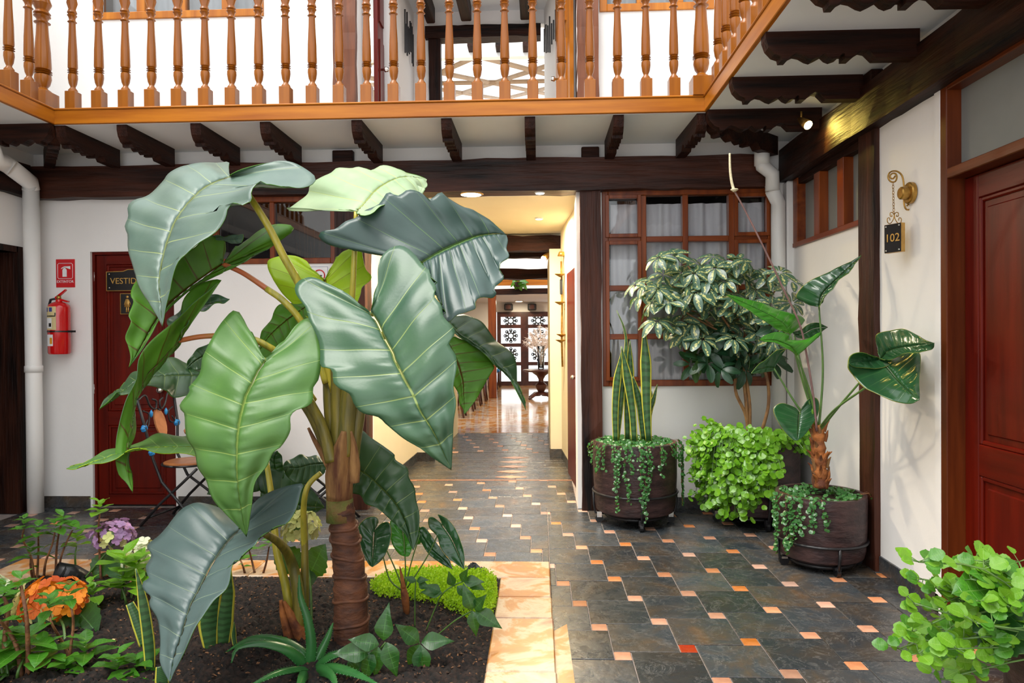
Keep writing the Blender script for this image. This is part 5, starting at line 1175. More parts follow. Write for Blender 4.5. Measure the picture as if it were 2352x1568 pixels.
# thick crown stalks
for (pts, w0, w1, d_) in ((((768, 1075), (745, 1010), (722, 960), (700, 925)), 34, 26, 0.02), (((762, 1060), (742, 985), (718, 935), (703, 905)), 30, 20, -0.035),
                          (((772, 1050), (762, 985), (756, 915), (754, 840)), 30, 26, 0.04), (((778, 1050), (776, 985), (775, 905), (772, 830)), 34, 26, 0.0),
                          (((790, 1045), (795, 985), (802, 905), (806, 840)), 46, 36, 0.0), (((806, 1060), (815, 1000), (824, 950), (832, 890)), 36, 28, 0.03)):
    stalk(al, [W(x, y, YT-0.01+d_) for x, y in pts], (w0*sc_/2, w1*sc_/2), 'sheath', 'leaf_sheath')
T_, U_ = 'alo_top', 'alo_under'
# --- leaves, from the top down
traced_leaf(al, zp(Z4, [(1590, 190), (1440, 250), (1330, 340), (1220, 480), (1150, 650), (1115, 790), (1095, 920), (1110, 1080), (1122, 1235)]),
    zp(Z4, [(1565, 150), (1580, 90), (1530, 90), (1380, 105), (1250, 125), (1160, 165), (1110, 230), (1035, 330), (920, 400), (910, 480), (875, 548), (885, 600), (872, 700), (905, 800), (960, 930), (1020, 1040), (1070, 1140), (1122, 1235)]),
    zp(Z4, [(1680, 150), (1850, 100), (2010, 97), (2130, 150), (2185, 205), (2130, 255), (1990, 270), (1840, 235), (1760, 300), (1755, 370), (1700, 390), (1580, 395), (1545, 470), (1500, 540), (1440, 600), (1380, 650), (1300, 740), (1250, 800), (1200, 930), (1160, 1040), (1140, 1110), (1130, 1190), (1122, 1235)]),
    (3.20, 2.72), ['alo_grey_sheen', U_], eL=0.20, eR=-0.16, lL=0.22, lR=0.10, belly=-0.06)
traced_leaf(al, zp(Z5, [(658, 438), (720, 370), (790, 290), (870, 235), (950, 200), (1040, 192), (1150, 215)]),
    zp(Z5, [(600, 415), (500, 395), (400, 390), (300, 405), (160, 422), (230, 370), (320, 320), (350, 260), (420, 220), (490, 180), (530, 140), (620, 130), (680, 120), (760, 150), (840, 125), (940, 150), (1000, 175), (1080, 188), (1150, 215)]),
    zp(Z5, [(690, 470), (760, 450), (850, 410), (950, 360), (1040, 320), (1110, 308), (1125, 300), (1105, 285), (1150, 265), (1140, 235), (1150, 215)]),
    (3.10, 3.55), ['alo_pale_lit', U_], eL=0.28, eR=-0.12, lL=0.10, lR=-0.05, pleat=0.010)
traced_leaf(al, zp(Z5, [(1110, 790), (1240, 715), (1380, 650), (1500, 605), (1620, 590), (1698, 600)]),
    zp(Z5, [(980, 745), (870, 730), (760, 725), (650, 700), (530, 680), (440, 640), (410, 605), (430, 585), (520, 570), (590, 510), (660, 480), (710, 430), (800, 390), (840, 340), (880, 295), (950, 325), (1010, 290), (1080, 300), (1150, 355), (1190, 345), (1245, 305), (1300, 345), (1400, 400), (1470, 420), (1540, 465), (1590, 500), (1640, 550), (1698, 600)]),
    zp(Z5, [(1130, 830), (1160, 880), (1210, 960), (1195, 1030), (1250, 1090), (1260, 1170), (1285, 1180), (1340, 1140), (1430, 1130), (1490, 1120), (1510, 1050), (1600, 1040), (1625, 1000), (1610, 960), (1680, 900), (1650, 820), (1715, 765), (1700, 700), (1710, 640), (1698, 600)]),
    (3.04, 3.20), ['alo_slate_sheen', U_], eL=-0.02, eR=-0.22, lL=0.06, lR=-0.02, pleat=0.018, wave=0.014)
traced_leaf(al, zp(Z5, [(760, 1145), (800, 1200), (850, 1310), (910, 1420)])+[(905, 823), (925, 864), (946, 902), (966, 946), (990, 983), (1010, 1021), (1037, 1080)],
    zp(Z5, [(735, 1148), (660, 1080), (560, 1010), (480, 960), (400, 920), (320, 910), (260, 950), (245, 1000), (270, 1060), (310, 1110), (330, 1180), (365, 1260), (395, 1340), (405, 1420)])+[(735, 820), (738, 842), (765, 851), (769, 878), (786, 895), (806, 905), (816, 932), (833, 949), (867, 959), (884, 976), (905, 993), (929, 1010), (966, 1031), (993, 1051), (1024, 1072), (1037, 1080)],
    zp(Z5, [(780, 1110), (810, 980), (830, 880), (840, 780), (880, 710), (940, 670), (1000, 680), (1060, 730), (1100, 790), (1150, 830), (1160, 880), (1210, 960), (1195, 1020), (1250, 1090), (1265, 1170), (1330, 1240), (1340, 1290), (1300, 1350), (1340, 1420)])+[(1048, 820), (1049, 847), (1041, 888), (1046, 922), (1041, 963), (1041, 1010), (1039, 1058), (1037, 1080)],
    (2.78, 2.62), [T_, U_], eL=0.03, eR=0.04, lL=0.06, lR=0.05, pleat=0.020, wave=0.012, belly=-0.10)
traced_leaf(al, [(609, 827), (593, 850), (578, 880), (563, 910), (553, 948), (546, 985), (543, 1030), (543, 1075), (546, 1120), (553, 1170), (566, 1233)],
    [(600, 812), (588, 790), (570, 755), (553, 728), (540, 717), (525, 732), (500, 762), (478, 795), (462, 820), (454, 856), (431, 886), (434, 900), (414, 933), (426, 953), (428, 1006), (443, 1039), (451, 1075), (474, 1105), (491, 1138), (517, 1171), (544, 1205), (566, 1233)],
    [(620, 815), (640, 796), (672, 766), (693, 742), (715, 735), (730, 755), (738, 800), (731, 864), (718, 888), (718, 922), (700, 938), (670, 953), (668, 990), (646, 1024), (626, 1041), (612, 1072), (585, 1109), (578, 1160), (572, 1205), (566, 1233)],
    (2.72, 2.58), ['alo_fresh', U_], eL=0.10, eR=0.04, lL=0.10, lR=0.10, pleat=0.018, wave=0.012, belly=-0.10)
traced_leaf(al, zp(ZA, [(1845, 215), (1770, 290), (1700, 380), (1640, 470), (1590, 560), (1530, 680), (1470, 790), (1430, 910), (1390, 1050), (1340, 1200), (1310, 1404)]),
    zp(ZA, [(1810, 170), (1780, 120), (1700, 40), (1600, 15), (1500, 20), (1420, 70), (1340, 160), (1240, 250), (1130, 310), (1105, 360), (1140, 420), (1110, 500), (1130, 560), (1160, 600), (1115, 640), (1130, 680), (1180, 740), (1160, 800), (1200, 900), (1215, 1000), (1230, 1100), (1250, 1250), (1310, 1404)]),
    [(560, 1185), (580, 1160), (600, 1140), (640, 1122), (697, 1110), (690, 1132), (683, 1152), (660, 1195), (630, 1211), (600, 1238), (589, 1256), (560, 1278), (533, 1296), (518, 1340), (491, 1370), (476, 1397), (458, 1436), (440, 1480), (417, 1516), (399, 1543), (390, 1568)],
    (2.78, 2.36), ['alo_blue_sheen', U_], eL=0.14, eR=-0.06, lL=0.20, lR=0.06, pleat=0.014, wave=0.012, belly=-0.05)
traced_leaf(al, zp(Z4, [(1545, 800), (1400, 900), (1290, 980), (1160, 1090), (1080, 1190), (1010, 1310), (950, 1420), (890, 1525)]),
    zp(Z4, [(1530, 740), (1560, 650), (1490, 620), (1420, 615), (1350, 690), (1260, 740), (1130, 800), (1000, 870), (925, 945), (905, 1010), (925, 1060), (890, 1160), (905, 1210), (870, 1310), (885, 1370), (910, 1450), (890, 1525)]),
    zp(Z4, [(1600, 740), (1680, 650), (1780, 580), (1890, 545), (2030, 550), (1990, 600), (1930, 650), (1840, 700), (1760, 740), (1700, 790), (1640, 812), (1575, 820), (1550, 860), (1480, 890), (1400, 925), (1300, 1000), (1180, 1110), (1100, 1195), (1060, 1270), (1000, 1370), (940, 1455), (890, 1525)]),
    (3.08, 2.90), [U_, T_], eL=-0.05, eR=0.05, lL=0.05, lR=0.20, pleat=-0.010)
traced_leaf(al, zp(Z4, [(1245, 1335), (1190, 1400), (1110, 1490)])+zp(Z8, [(1040, 110), (985, 210), (935, 330), (905, 500), (880, 650), (880, 780), (920, 940)]),
    zp(Z4, [(1240, 1250), (1260, 1140), (1300, 1020), (1400, 930), (1525, 905), (1470, 975), (1330, 1070), (1200, 1190), (1050, 1340), (990, 1440), (970, 1560)])+zp(Z8, [(960, 150), (880, 280), (840, 400), (820, 500), (805, 620), (800, 720), (820, 810), (870, 860), (920, 940)]),
    zp(Z4, [(1255, 1350), (1200, 1430), (1130, 1515)])+zp(Z8, [(1060, 120), (1000, 220), (950, 340), (925, 480), (910, 600), (902, 700), (905, 790), (920, 940)]),
    (2.95, 2.72), [U_, T_], eL=-0.05, eR=0.08, lL=0.10, lR=0.05, pleat=-0.008)
traced_leaf(al, zp(Z4, [(1248, 1330), (1262, 1240), (1300, 1160), (1400, 1090), (1592, 1045)]), zp(Z4, [(1230, 1290), (1170, 1210), (1200, 1160), (1280, 1070), (1360, 1020), (1440, 1005), (1592, 1045)]), zp(Z4, [(1262, 1300), (1290, 1210), (1330, 1150), (1420, 1110), (1500, 1085), (1592, 1045)]),
    (2.96, 3.10), [T_, U_], eL=0.06, eR=-0.05, pleat=0.004, name='leaf_lobe')
traced_leaf(al, zp(Z8, [(1420, 120), (1250, 120), (1100, 125), (960, 150), (850, 240), (685, 365)]), zp(Z8, [(1400, 60), (1250, 25), (1150, 20), (1090, 80), (1010, 110), (930, 112), (850, 180), (760, 250), (685, 365)]), zp(Z8, [(1400, 210), (1280, 275), (1200, 270), (1150, 215), (1000, 215), (900, 235), (820, 250), (740, 300), (685, 365)]),
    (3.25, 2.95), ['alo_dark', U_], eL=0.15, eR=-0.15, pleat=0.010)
traced_leaf(al, zp(Z8, [(1460, 620), (1250, 615), (1000, 630), (800, 670), (600, 740), (460, 770)]), zp(Z8, [(1440, 560), (1300, 535), (1200, 528), (1100, 535), (1000, 575), (910, 590), (800, 630), (640, 700), (460, 770)]), zp(Z8, [(1460, 700), (1300, 680), (1200, 662), (1100, 652), (1000, 650), (900, 662), (800, 690), (700, 722), (600, 760), (520, 778), (460, 770)]),
    (3.05, 2.60), ['alo_fresh', 'alo_backlit'], eL=0.16, eR=-0.12, pleat=0.006)
traced_leaf(al, zp(Z5, [(440, 912), (445, 1020), (455, 1120), (470, 1300)]), zp(Z5, [(425, 895), (380, 870), (300, 790), (200, 740), (120, 740), (50, 770), (45, 820), (60, 870), (100, 940), (140, 1000), (200, 1060), (270, 1120), (330, 1190), (400, 1260), (470, 1300)]), zp(Z5, [(460, 890), (500, 850), (530, 740), (600, 700), (690, 700), (705, 760), (720, 830), (760, 890), (700, 960), (690, 1020), (660, 1090), (600, 1170), (540, 1250), (470, 1300)]),
    (3.40, 3.25), ['alo_backlit', 'alo_pale_lit'], eL=0.02, eR=0.02, lL=0.06, lR=0.06, pleat=-0.010)
traced_leaf(al, zp(Z5, [(340, 1075), (180, 1185), (60, 1290), (-10, 1390), (-40, 1480)]), zp(Z5, [(280, 1065), (200, 1065), (110, 1110), (50, 1200), (10, 1290), (-30, 1380), (-40, 1480)]), zp(Z5, [(330, 1150), (260, 1230), (220, 1270), (180, 1310), (130, 1390), (60, 1450), (-40, 1480)]),
    (3.32, 3.22), ['alo_under', 'alo_pale_lit'], eL=0.03, eR=-0.03, pleat=-0.008)
traced_leaf(al, zp(Z5, [(1285, 1190), (1350, 1265), (1450, 1330), (1550, 1400), (1640, 1490)])+[(1167, 854), (1194, 898), (1208, 942)], zp(Z5, [(1340, 1145), (1400, 1135), (1450, 1160), (1530, 1220), (1600, 1290), (1680, 1370), (1730, 1440)])+[(1186, 850), (1196, 888), (1205, 922), (1208, 942)], zp(Z5, [(1290, 1230), (1350, 1290), (1450, 1360), (1540, 1425), (1630, 1515)])+[(1163, 860), (1190, 905), (1208, 942)],
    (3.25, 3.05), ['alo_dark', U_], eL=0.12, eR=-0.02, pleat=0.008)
traced_leaf(al, zp(Z5, [(1285, 1320), (1305, 1370), (1340, 1440)])+[(1061, 871), (1064, 910), (1067, 951)], zp(Z5, [(1330, 1290), (1420, 1320), (1500, 1380), (1570, 1440), (1635, 1490), (1600, 1500)])+[(1135, 845), (1120, 870), (1112, 885), (1095, 915), (1080, 935), (1067, 951)], zp(Z5, [(1270, 1340), (1260, 1400), (1270, 1480)])+[(1040, 880), (1055, 920), (1067, 951)],
    (3.22, 3.05), ['alo_under', T_], eL=0.04, eR=0.03, pleat=-0.008)
traced_leaf(al, zp(Z1, [(905, 745), (1000, 790), (1090, 870), (1160, 940), (1220, 1020), (1270, 1120), (1320, 1305)]), zp(Z1, [(920, 640), (960, 500), (1030, 540), (1110, 590), (1190, 650), (1200, 690), (1280, 750), (1290, 810), (1330, 880), (1340, 960), (1360, 1060), (1355, 1180), (1340, 1260), (1320, 1305)]), zp(Z1, [(895, 830), (900, 910), (960, 930), (1000, 990), (1080, 1020), (1150, 1080), (1220, 1150), (1280, 1220), (1320, 1305)]),
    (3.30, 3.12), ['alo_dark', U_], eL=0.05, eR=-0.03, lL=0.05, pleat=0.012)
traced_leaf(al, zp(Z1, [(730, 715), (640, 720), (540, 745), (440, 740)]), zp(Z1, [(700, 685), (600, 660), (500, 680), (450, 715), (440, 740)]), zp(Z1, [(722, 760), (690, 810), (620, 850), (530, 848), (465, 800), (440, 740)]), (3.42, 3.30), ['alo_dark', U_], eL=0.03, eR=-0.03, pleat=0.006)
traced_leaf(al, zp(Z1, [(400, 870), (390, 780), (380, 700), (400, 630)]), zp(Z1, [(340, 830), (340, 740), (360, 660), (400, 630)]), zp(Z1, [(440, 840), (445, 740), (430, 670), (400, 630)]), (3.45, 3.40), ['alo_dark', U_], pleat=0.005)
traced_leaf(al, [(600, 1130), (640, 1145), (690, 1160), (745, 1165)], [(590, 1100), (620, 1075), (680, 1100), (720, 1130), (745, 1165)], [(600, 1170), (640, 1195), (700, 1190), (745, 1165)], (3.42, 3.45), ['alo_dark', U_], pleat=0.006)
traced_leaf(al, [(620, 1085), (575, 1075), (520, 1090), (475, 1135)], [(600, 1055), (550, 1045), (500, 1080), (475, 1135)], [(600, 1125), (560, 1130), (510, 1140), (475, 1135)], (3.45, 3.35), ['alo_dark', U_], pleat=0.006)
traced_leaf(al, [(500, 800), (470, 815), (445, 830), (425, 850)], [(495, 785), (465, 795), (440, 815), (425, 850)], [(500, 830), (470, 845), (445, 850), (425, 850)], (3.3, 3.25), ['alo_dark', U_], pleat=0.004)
traced_leaf(al, zp(Z4, [(1425, 612), (1500, 618), (1580, 630), (1684, 625)]), zp(Z4, [(1430, 606), (1500, 606), (1570, 612), (1625, 600), (1680, 596), (1684, 625)]), zp(Z4, [(1440, 622), (1530, 638), (1620, 662), (1670, 655), (1684, 625)]), (3.06, 3.0), ['alo_grey_sheen', U_], pleat=0.003, wave=0.004, name='leaf_lobe')
# --- petioles
K = W(770, 900, YT)
stalk(al, [W(565, 440, 3.05), W(592, 480, 3.02), W(622, 530, 3.04), W(652, 590, 3.06), W(686, 650, 3.1), W(725, 740, 3.15), K], (0.015, 0.022), 'petiole')
stalk(al, [W(818, 486, 3.11), W(815, 560, 3.12), W(808, 690, 3.15), W(795, 790, 3.18), W(790, 880, YT)], (0.010, 0.018), 'petiole')
stalk(al, [W(512, 606, 3.09), W(560, 628, 3.1), W(620, 668, 3.1)], (0.011, 0.013), 'petiole_red', 'petiole_tip')
stalk(al, [W(612, 663, 3.1), W(650, 690, 3.1), W(690, 735, 3.12), W(725, 800, 3.15), W(750, 880, YT)], (0.014, 0.018), 'petiole')
stalk(al, [W(412, 782, 2.96), W(460, 773, 2.95), W(530, 769, 2.95)], (0.011, 0.012), 'petiole_red', 'petiole_tip')
stalk(al, [W(520, 769, 2.95), W(570, 776, 2.95), W(610, 792, 2.96), W(660, 830, 3.02), W(720, 920, YT)], (0.013, 0.018), 'petiole')
stalk(al, [W(609, 828, 2.735), W(650, 850, 2.9), W(700, 900, 3.05), W(735, 980, YT)], (0.012, 0.018), 'petiole')
stalk(al, [W(853, 720, 2.80), W(835, 760, 2.95), W(815, 840, 3.1), W(805, 900, YT)], (0.012, 0.018), 'petiole')
stalk(al, [W(968, 602, 3.06), W(930, 680, 3.0), W(870, 790, 3.1), W(815, 900, YT)], (0.012, 0.018), 'petiole')
stalk(al, [W(1028, 780, 3.24), W(980, 800, 3.2), W(900, 850, 3.2), W(825, 930, YT)], (0.012, 0.018), 'petiole')
stalk(al, [W(737, 1086, YT+0.03), W(715, 1105, YT+0.02), W(702, 1130, YT), W(697, 1180, YT+0.02), W(700, 1260, YT+0.05)], (0.012, 0.016), 'petiole')
stalk(al, [W(808, 1075, YT+0.06), W(790, 1085, YT+0.02), W(780, 1070, YT)], (0.008, 0.012), 'petiole_red')
stalk(al, [W(746, 643, 3.42), W(760, 700, 3.35), W(772, 800, 3.25), W(776, 880, YT)], (0.011, 0.016), 'petiole')

# second, shorter elephant ear stem (its leaf was built above as the low grey leaf's neighbour)
b2 = G(682, 1478, 0.03)
s2 = thing('elephant_ear_shoot', 'shorter elephant-ear stem with brown papery base beside the thick trunk', 'plant', (b2.x, b2.y, 0.02)); Y2 = b2.y
stalk(s2, [W(682, 1500, Y2), W(684, 1460, Y2), W(688, 1415, Y2), W(682, 1340, Y2), W(665, 1280, Y2-0.02), W(640, 1245, Y2-0.2), W(602, 1222, 2.82)], (0.034, 0.014), 'sheath', 'petiole')
stalk(s2, [W(690, 1480, Y2+0.03), W(698, 1400, Y2+0.04), W(700, 1300, Y2+0.05), W(700, 1180, Y2+0.05)], (0.026, 0.012), 'sheath', 'petiole')
stalk(s2, [W(672, 1440, Y2+0.02), W(655, 1340, Y2+0.03), W(635, 1260, Y2+0.03), W(625, 1150, Y2+0.06), W(612, 1060, Y2+0.08)], (0.022, 0.012), 'petiole', 'petiole')
for sp2, wds in (([(700, 1490), (690, 1455), (672, 1420), (652, 1380)], [0.07, 0.06, 0.035, 0.01]), ([(672, 1495), (662, 1450), (650, 1410), (645, 1378)], [0.06, 0.045, 0.03, 0.012]), ([(690, 1500), (700, 1465), (706, 1430)], [0.05, 0.045, 0.006])):
    blade(s2, [W(x, y, Y2-0.04) for x, y in sp2], wds, 'fibre_red', 'papery_sheath', cup=0.8)
# ================================================================ SMALL LEAF LIBRARY (stalk at origin, blade along +Y, upper side +Z)
def leaf_mesh(name, mat, prof, cup=0.15, droop=0.2, nl=8, nw=3, serr=0.0, heart=0.0):
    vs = []; uv = []; xs = np.linspace(0, 1, len(prof))
    for i in range(nl+1):
        s = i/nl; w = float(np.interp(s, xs, prof))
        if serr and 0 < i < nl: w *= 1+serr*(1 if i % 2 else -1)
        for j in range(-nw, nw+1):
            u = j/nw; y = s-heart*abs(u)**1.5*(1-s)**3
            vs.append((u*w, y, cup*w*abs(u)-droop*s*s+0.02*math.sin(s*9+u*2))); uv.append((s, abs(u)))
    n = 2*nw+1
    fs = [(i*n+j, i*n+j+1, (i+1)*n+j+1, (i+1)*n+j) for i in range(nl) for j in range(n-1)]
    return MB().add(vs, fs, uv).mesh(name, mat, True)
OV = [0.02, 0.22, 0.32, 0.30, 0.20, 0.0]; LA = [0.02, 0.10, 0.15, 0.15, 0.10, 0.0]; RO = [0.12, 0.36, 0.46, 0.46, 0.34, 0.10]
LM = dict(green=[leaf_mesh('leaf', 'green_leaf', OV, 0.2, d, serr=0.05) for d in (0.1, 0.3, 0.5)], lime=[leaf_mesh('leaf', 'lime_leaf', OV, 0.2, d) for d in (0.05, 0.25)],
          deep=[leaf_mesh('leaf', 'deep_leaf', [0.05, 0.34, 0.44, 0.40, 0.26, 0.0], 0.12, d, nl=12, serr=0.06) for d in (0.1, 0.3)],
          round=[leaf_mesh('leaf', 'lime_leaf', RO, 0.15, d, nl=8, serr=0.05) for d in (0.05, 0.2)], roundg=[leaf_mesh('leaf', 'green_leaf', RO, 0.15, d, nl=8, serr=0.05) for d in (0.05, 0.2)],
          holly=[leaf_mesh('leaf', 'deep_leaf', [0.02, 0.24, 0.29, 0.20, 0.09, 0.0], 0.25, d) for d in (0.1, 0.35)])
def orient(direction, upv=(0, 0, 1), roll=0.0):
    y = Vector(direction).normalized(); z = Vector(upv)-y*Vector(upv).dot(y)
    if z.length < 1e-3: z = Vector((1, 0, 0))-y*y.x
    z.normalize(); x = y.cross(z); return basis(x, y, z) @ Matrix.Rotation(roll, 3, 'Y')
def rosette(parent, pos, n, size, kind, elev=0.3, rnd=None, name='leaf', whorl=2):
    r = rnd or random; a0_ = r.uniform(0, 6)
    for k in range(n):
        an = a0_+k*(PI if whorl == 2 else 2.4)+(k//2)*PI/2 if whorl == 2 else a0_+k*2.4
        e = elev+0.5*(k/max(n-1, 1))-0.1; s = size*(1.1-0.5*k/max(n-1, 1))*r.uniform(0.85, 1.15)
        d = Vector((math.cos(an)*math.cos(e), math.sin(an)*math.cos(e), math.sin(e)))
        inst(name, r.choice(LM[kind]), parent, Vector(pos)+Vector((0, 0, 0.01*k)), orient(d), s)
def shoot(label, base, stems, kind, size, nleaf=8, cat_='plant', name='leafy_shoot', twig='twig', thick=0.006, group=None, lime_top=False, Yd=None, elev=0.25):
    """woody shoot: base pixel on the soil; each stem a list of pixels rising from it; a tuft of leaves at its end"""
    g = G(*base, 0.03); t = thing(name, label, cat_, (g.x, g.y, 0.02), group); r = random.Random(int(base[0]*7+base[1]))
    for st in stems:
        Y = g.y if Yd is None else g.y+Yd; P = [W(x, y, g.y+(r.uniform(-0.05, 0.05) if i else 0)) for i, (x, y) in enumerate(st)]
        MB().tube([Vector(v) for v in cat(P, 12)] if len(P) > 2 else P, [thick*(1.2-0.5*i/11) for i in range(12)] if len(P) > 2 else thick, 6).build('stem', twig, t, True)
        rosette(t, P[-1], nleaf, size*r.uniform(0.85, 1.15), kind, elev, r)
        if len(P) > 2 and r.random() < 0.6: rosette(t, P[-2], 2, size*0.6, kind, 0.1, r)
    return t
# --- hydrangeas
def petal4():
    vs = []; fs = []; uv = []
    for k in range(4):
        an = k*PI/2; c, s = math.cos(an), math.sin(an)
        pts = [(0, 0, 0), (0.24, 0.20, 0.10), (0.46, 0.52, 0.24), (0.34, 0.88, 0.22), (0, 1.0, 0.14), (-0.34, 0.88, 0.22), (-0.46, 0.52, 0.24), (-0.24, 0.20, 0.10), (0, 0.55, 0.10)]
        o = len(vs); vs += [(x*c-y*s, x*s+y*c, z+0.06*(k % 2)) for x, y, z in pts]; uv += [(0.5, 0.0)]+[(0.5, 0.6)]*7+[(0.5, 0.3)]
        fs += [(o+8, o+i, o+i+1) for i in range(7)]+[(o+8, o+7, o)]
    return MB().add(vs, fs, uv)
FLW = {m_: petal4().mesh('floret', m_, True) for m_ in ('pet_purple', 'pet_orange', 'pet_cream', 'pet_white')}
def hydrangea(label, basepx, c, rad, mats, nflo, fsize, leaves, name='hydrangea'):
    """c = (px, py, Y) centre of the flower head; rad = radii in metres"""
    g = G(*basepx, 0.03); t = thing(name, label, 'flower', (g.x, g.y, 0.02)); cc = W(*c); r = random.Random(int(c[0]))
    MB().tube([Vector(v) for v in cat([g, g.lerp(cc, 0.5)+Vector((0.02, 0, 0)), cc-Vector((0, 0, rad[2]*0.6))], 12)], 0.006, 7).build('stem', 'stem_green', t, True)
    hd = bpy.data.objects.new('flower_head', MB().lathe([(0.001, -rad[2]*0.5), (rad[0]*0.35, -rad[2]*0.3), (rad[0]*0.45, 0), (rad[0]*0.3, rad[2]*0.4), (0.001, rad[2]*0.5)], (0, 0, 0), 12).mesh('flower_head', 'stem_green', True)); C.objects.link(hd); hd.parent = t; hd.location = cc-t.location
    for k in range(nflo):
        u = (k+0.5)/nflo; ph = math.acos(1-1.62*u); th = k*2.39996
        d = Vector((math.sin(ph)*math.cos(th), math.sin(ph)*math.sin(th), math.cos(ph)))
        p = cc+Vector((d.x*rad[0], d.y*rad[1], d.z*rad[2]))*r.uniform(0.80, 1.08); m_ = mats[0] if r.random() < 0.88 else mats[-1]
        o = bpy.data.objects.new('floret', FLW[m_]); C.objects.link(o); o.parent = hd
        q = basis(*(lambda z: (z.orthogonal().normalized(), z.cross(z.orthogonal().normalized()), z))((d+Vector((r.uniform(-.6, .6), r.uniform(-.6, .6), 0.25))).normalized())) @ Matrix.Rotation(r.uniform(0, 6), 3, 'Z')
        o.matrix_local = Matrix.Translation(p-cc) @ q.to_4x4() @ Matrix.Scale(fsize*r.uniform(0.8, 1.15), 4)
    for (px, py, dx, dz, s, dy) in leaves:
        p = W(px, py, c[2]+0.02); inst('leaf', r.choice(LM['deep']), t, p, orient((dx, dy, dz), (0, -1, 0.5)), s)
    return t
YP = G(193, 1329).y
hydrangea('purple hydrangea head at the rear left of the bed', (193, 1330), (262, 1230, YP-0.05), (0.125, 0.10, 0.085), ['pet_purple', 'pet_cream'], 48, 0.030, [(275, 1265, 0.3, -0.4, 0.20, -0.5), (250, 1268, -0.3, -0.8, 0.16, -0.4)])
hydrangea('bright orange hydrangea head at the left of the bed', (150, 1490), (120, 1378, 3.22), (0.155, 0.12, 0.095), ['pet_orange', 'pet_orange', 'pet_cream'], 58, 0.038, [(140, 1410, 0.5, -0.6, 0.20, -0.6), (120, 1415, -0.7, -0.5, 0.20, -0.5), (175, 1395, 0.8, -0.5, 0.18, -0.4), (95, 1430, 0.3, -0.7, 0.2, -0.6)])
hydrangea('pale yellow-green hydrangea head between the two elephant-ear stems', (716, 1462), (690, 1212, 3.36), (0.080, 0.07, 0.075), ['pet_cream', 'pet_white'], 34, 0.032, [(712, 1322, 0.35, 0.85, 0.17, -0.3), (690, 1305, -0.6, 0.6, 0.16, -0.3), (700, 1335, 0.5, 0.3, 0.1, -0.4)])
hydrangea('white hydrangea head tucked behind the low grey leaf', (330, 1385), (322, 1280, 3.75), (0.075, 0.08, 0.085), ['pet_white', 'pet_cream'], 30, 0.034, [(335, 1300, 0.4, -0.6, 0.16, -0.5)])
hydrangea('cream hydrangea cut by the left picture edge', (-10, 1440), (-14, 1345, 3.5), (0.05, 0.05, 0.05), ['pet_white', 'pet_cream'], 16, 0.03, [])
# --- leafy shoots of the bed
shoot('tall twiggy shoots with green leaf tufts at the rear left corner', (75, 1332), [[(78, 1332), (72, 1280), (52, 1238), (55, 1215)], [(85, 1330), (88, 1270), (88, 1232)], [(100, 1330), (105, 1290), (120, 1250), (126, 1222)], [(75, 1332), (70, 1300), (70, 1280)]], 'green', 0.085, 8)
shoot('slim twigs with leaf pairs left of the purple hydrangea', (130, 1322), [[(128, 1322), (130, 1260), (138, 1212), (145, 1200)], [(135, 1322), (140, 1280), (155, 1240), (166, 1218)]], 'green', 0.11, 5)
shoot('bright lime shoot beside the purple hydrangea', (185, 1320), [[(184, 1322), (174, 1300), (173, 1272), (176, 1255)]], 'lime', 0.095, 8, twig='stem_green')
shoot('lime shoot rising above the purple hydrangea', (232, 1330), [[(232, 1330), (228, 1260), (226, 1215), (229, 1180)]], 'lime', 0.10, 8, twig='twig')
shoot('broad lime-green leafy shoots in front of the white hydrangea', (285, 1385), [[(280, 1385), (282, 1330), (285, 1295)], [(300, 1385), (305, 1345), (312, 1310)], [(275, 1385), (285, 1370), (290, 1345)]], 'lime', 0.15, 6, twig='stem_green')
shoot('low glossy lime leaves below the white hydrangea', (290, 1395), [[(290, 1395), (288, 1375), (280, 1350)], [(300, 1395), (310, 1380), (322, 1350)]], 'lime', 0.13, 5, twig='stem_green')
shoot('lime leaves beside the orange hydrangea', (205, 1405), [[(200, 1408), (203, 1385), (206, 1352)], [(190, 1408), (195, 1390), (215, 1370)]], 'lime', 0.10, 5, twig='stem_green')
shoot('pale green shoots standing in front of the orange hydrangea', (158, 1535), [[(157, 1535), (155, 1500), (135, 1460), (118, 1430), (114, 1402)], [(157, 1535), (162, 1490), (168, 1440), (166, 1405), (158, 1382)]], 'green', 0.085, 8)
shoot('thick bare twig in the left foreground of the bed', (55, 1560), [[(64, 1560), (64, 1480), (60, 1410), (48, 1345)], [(50, 1560), (40, 1490), (20, 1450), (0, 1425)], [(10, 1520), (12, 1450), (20, 1400), (8, 1370)]], 'green', 0.08, 5, thick=0.009)
shoot('cluster of glossy green leaves in the bottom left corner', (40, 1562), [[(40, 1565), (42, 1540), (60, 1500)], [(20, 1565), (18, 1545), (15, 1525)], [(60, 1565), (75, 1550), (95, 1520)], [(10, 1568), (8, 1555), (-5, 1500)]], 'green', 0.13, 9, twig='stem_green')
shoot('low glossy green shoot left of the striped blade', (185, 1545), [[(185, 1550), (190, 1530), (196, 1512)]], 'green', 0.14, 9, twig='stem_green')
shoot('low green shoot at the bottom edge beside the striped blade', (272, 1560), [[(272, 1565), (272, 1552), (270, 1542)], [(300, 1568), (305, 1556), (312, 1550)]], 'green', 0.11, 8, twig='stem_green')
shoot('low green tuft at the bottom edge beneath the bare twigs', (150, 1566), [[(150, 1572), (152, 1560), (150, 1552)]], 'green', 0.10, 8, twig='stem_green')
shoot('small twiggy shoots at the rear border behind the low grey leaf', (575, 1315), [[(562, 1315), (558, 1300), (552, 1285)], [(585, 1315), (578, 1285), (572, 1262)], [(605, 1315), (612, 1290), (618, 1255)]], 'green', 0.075, 6)
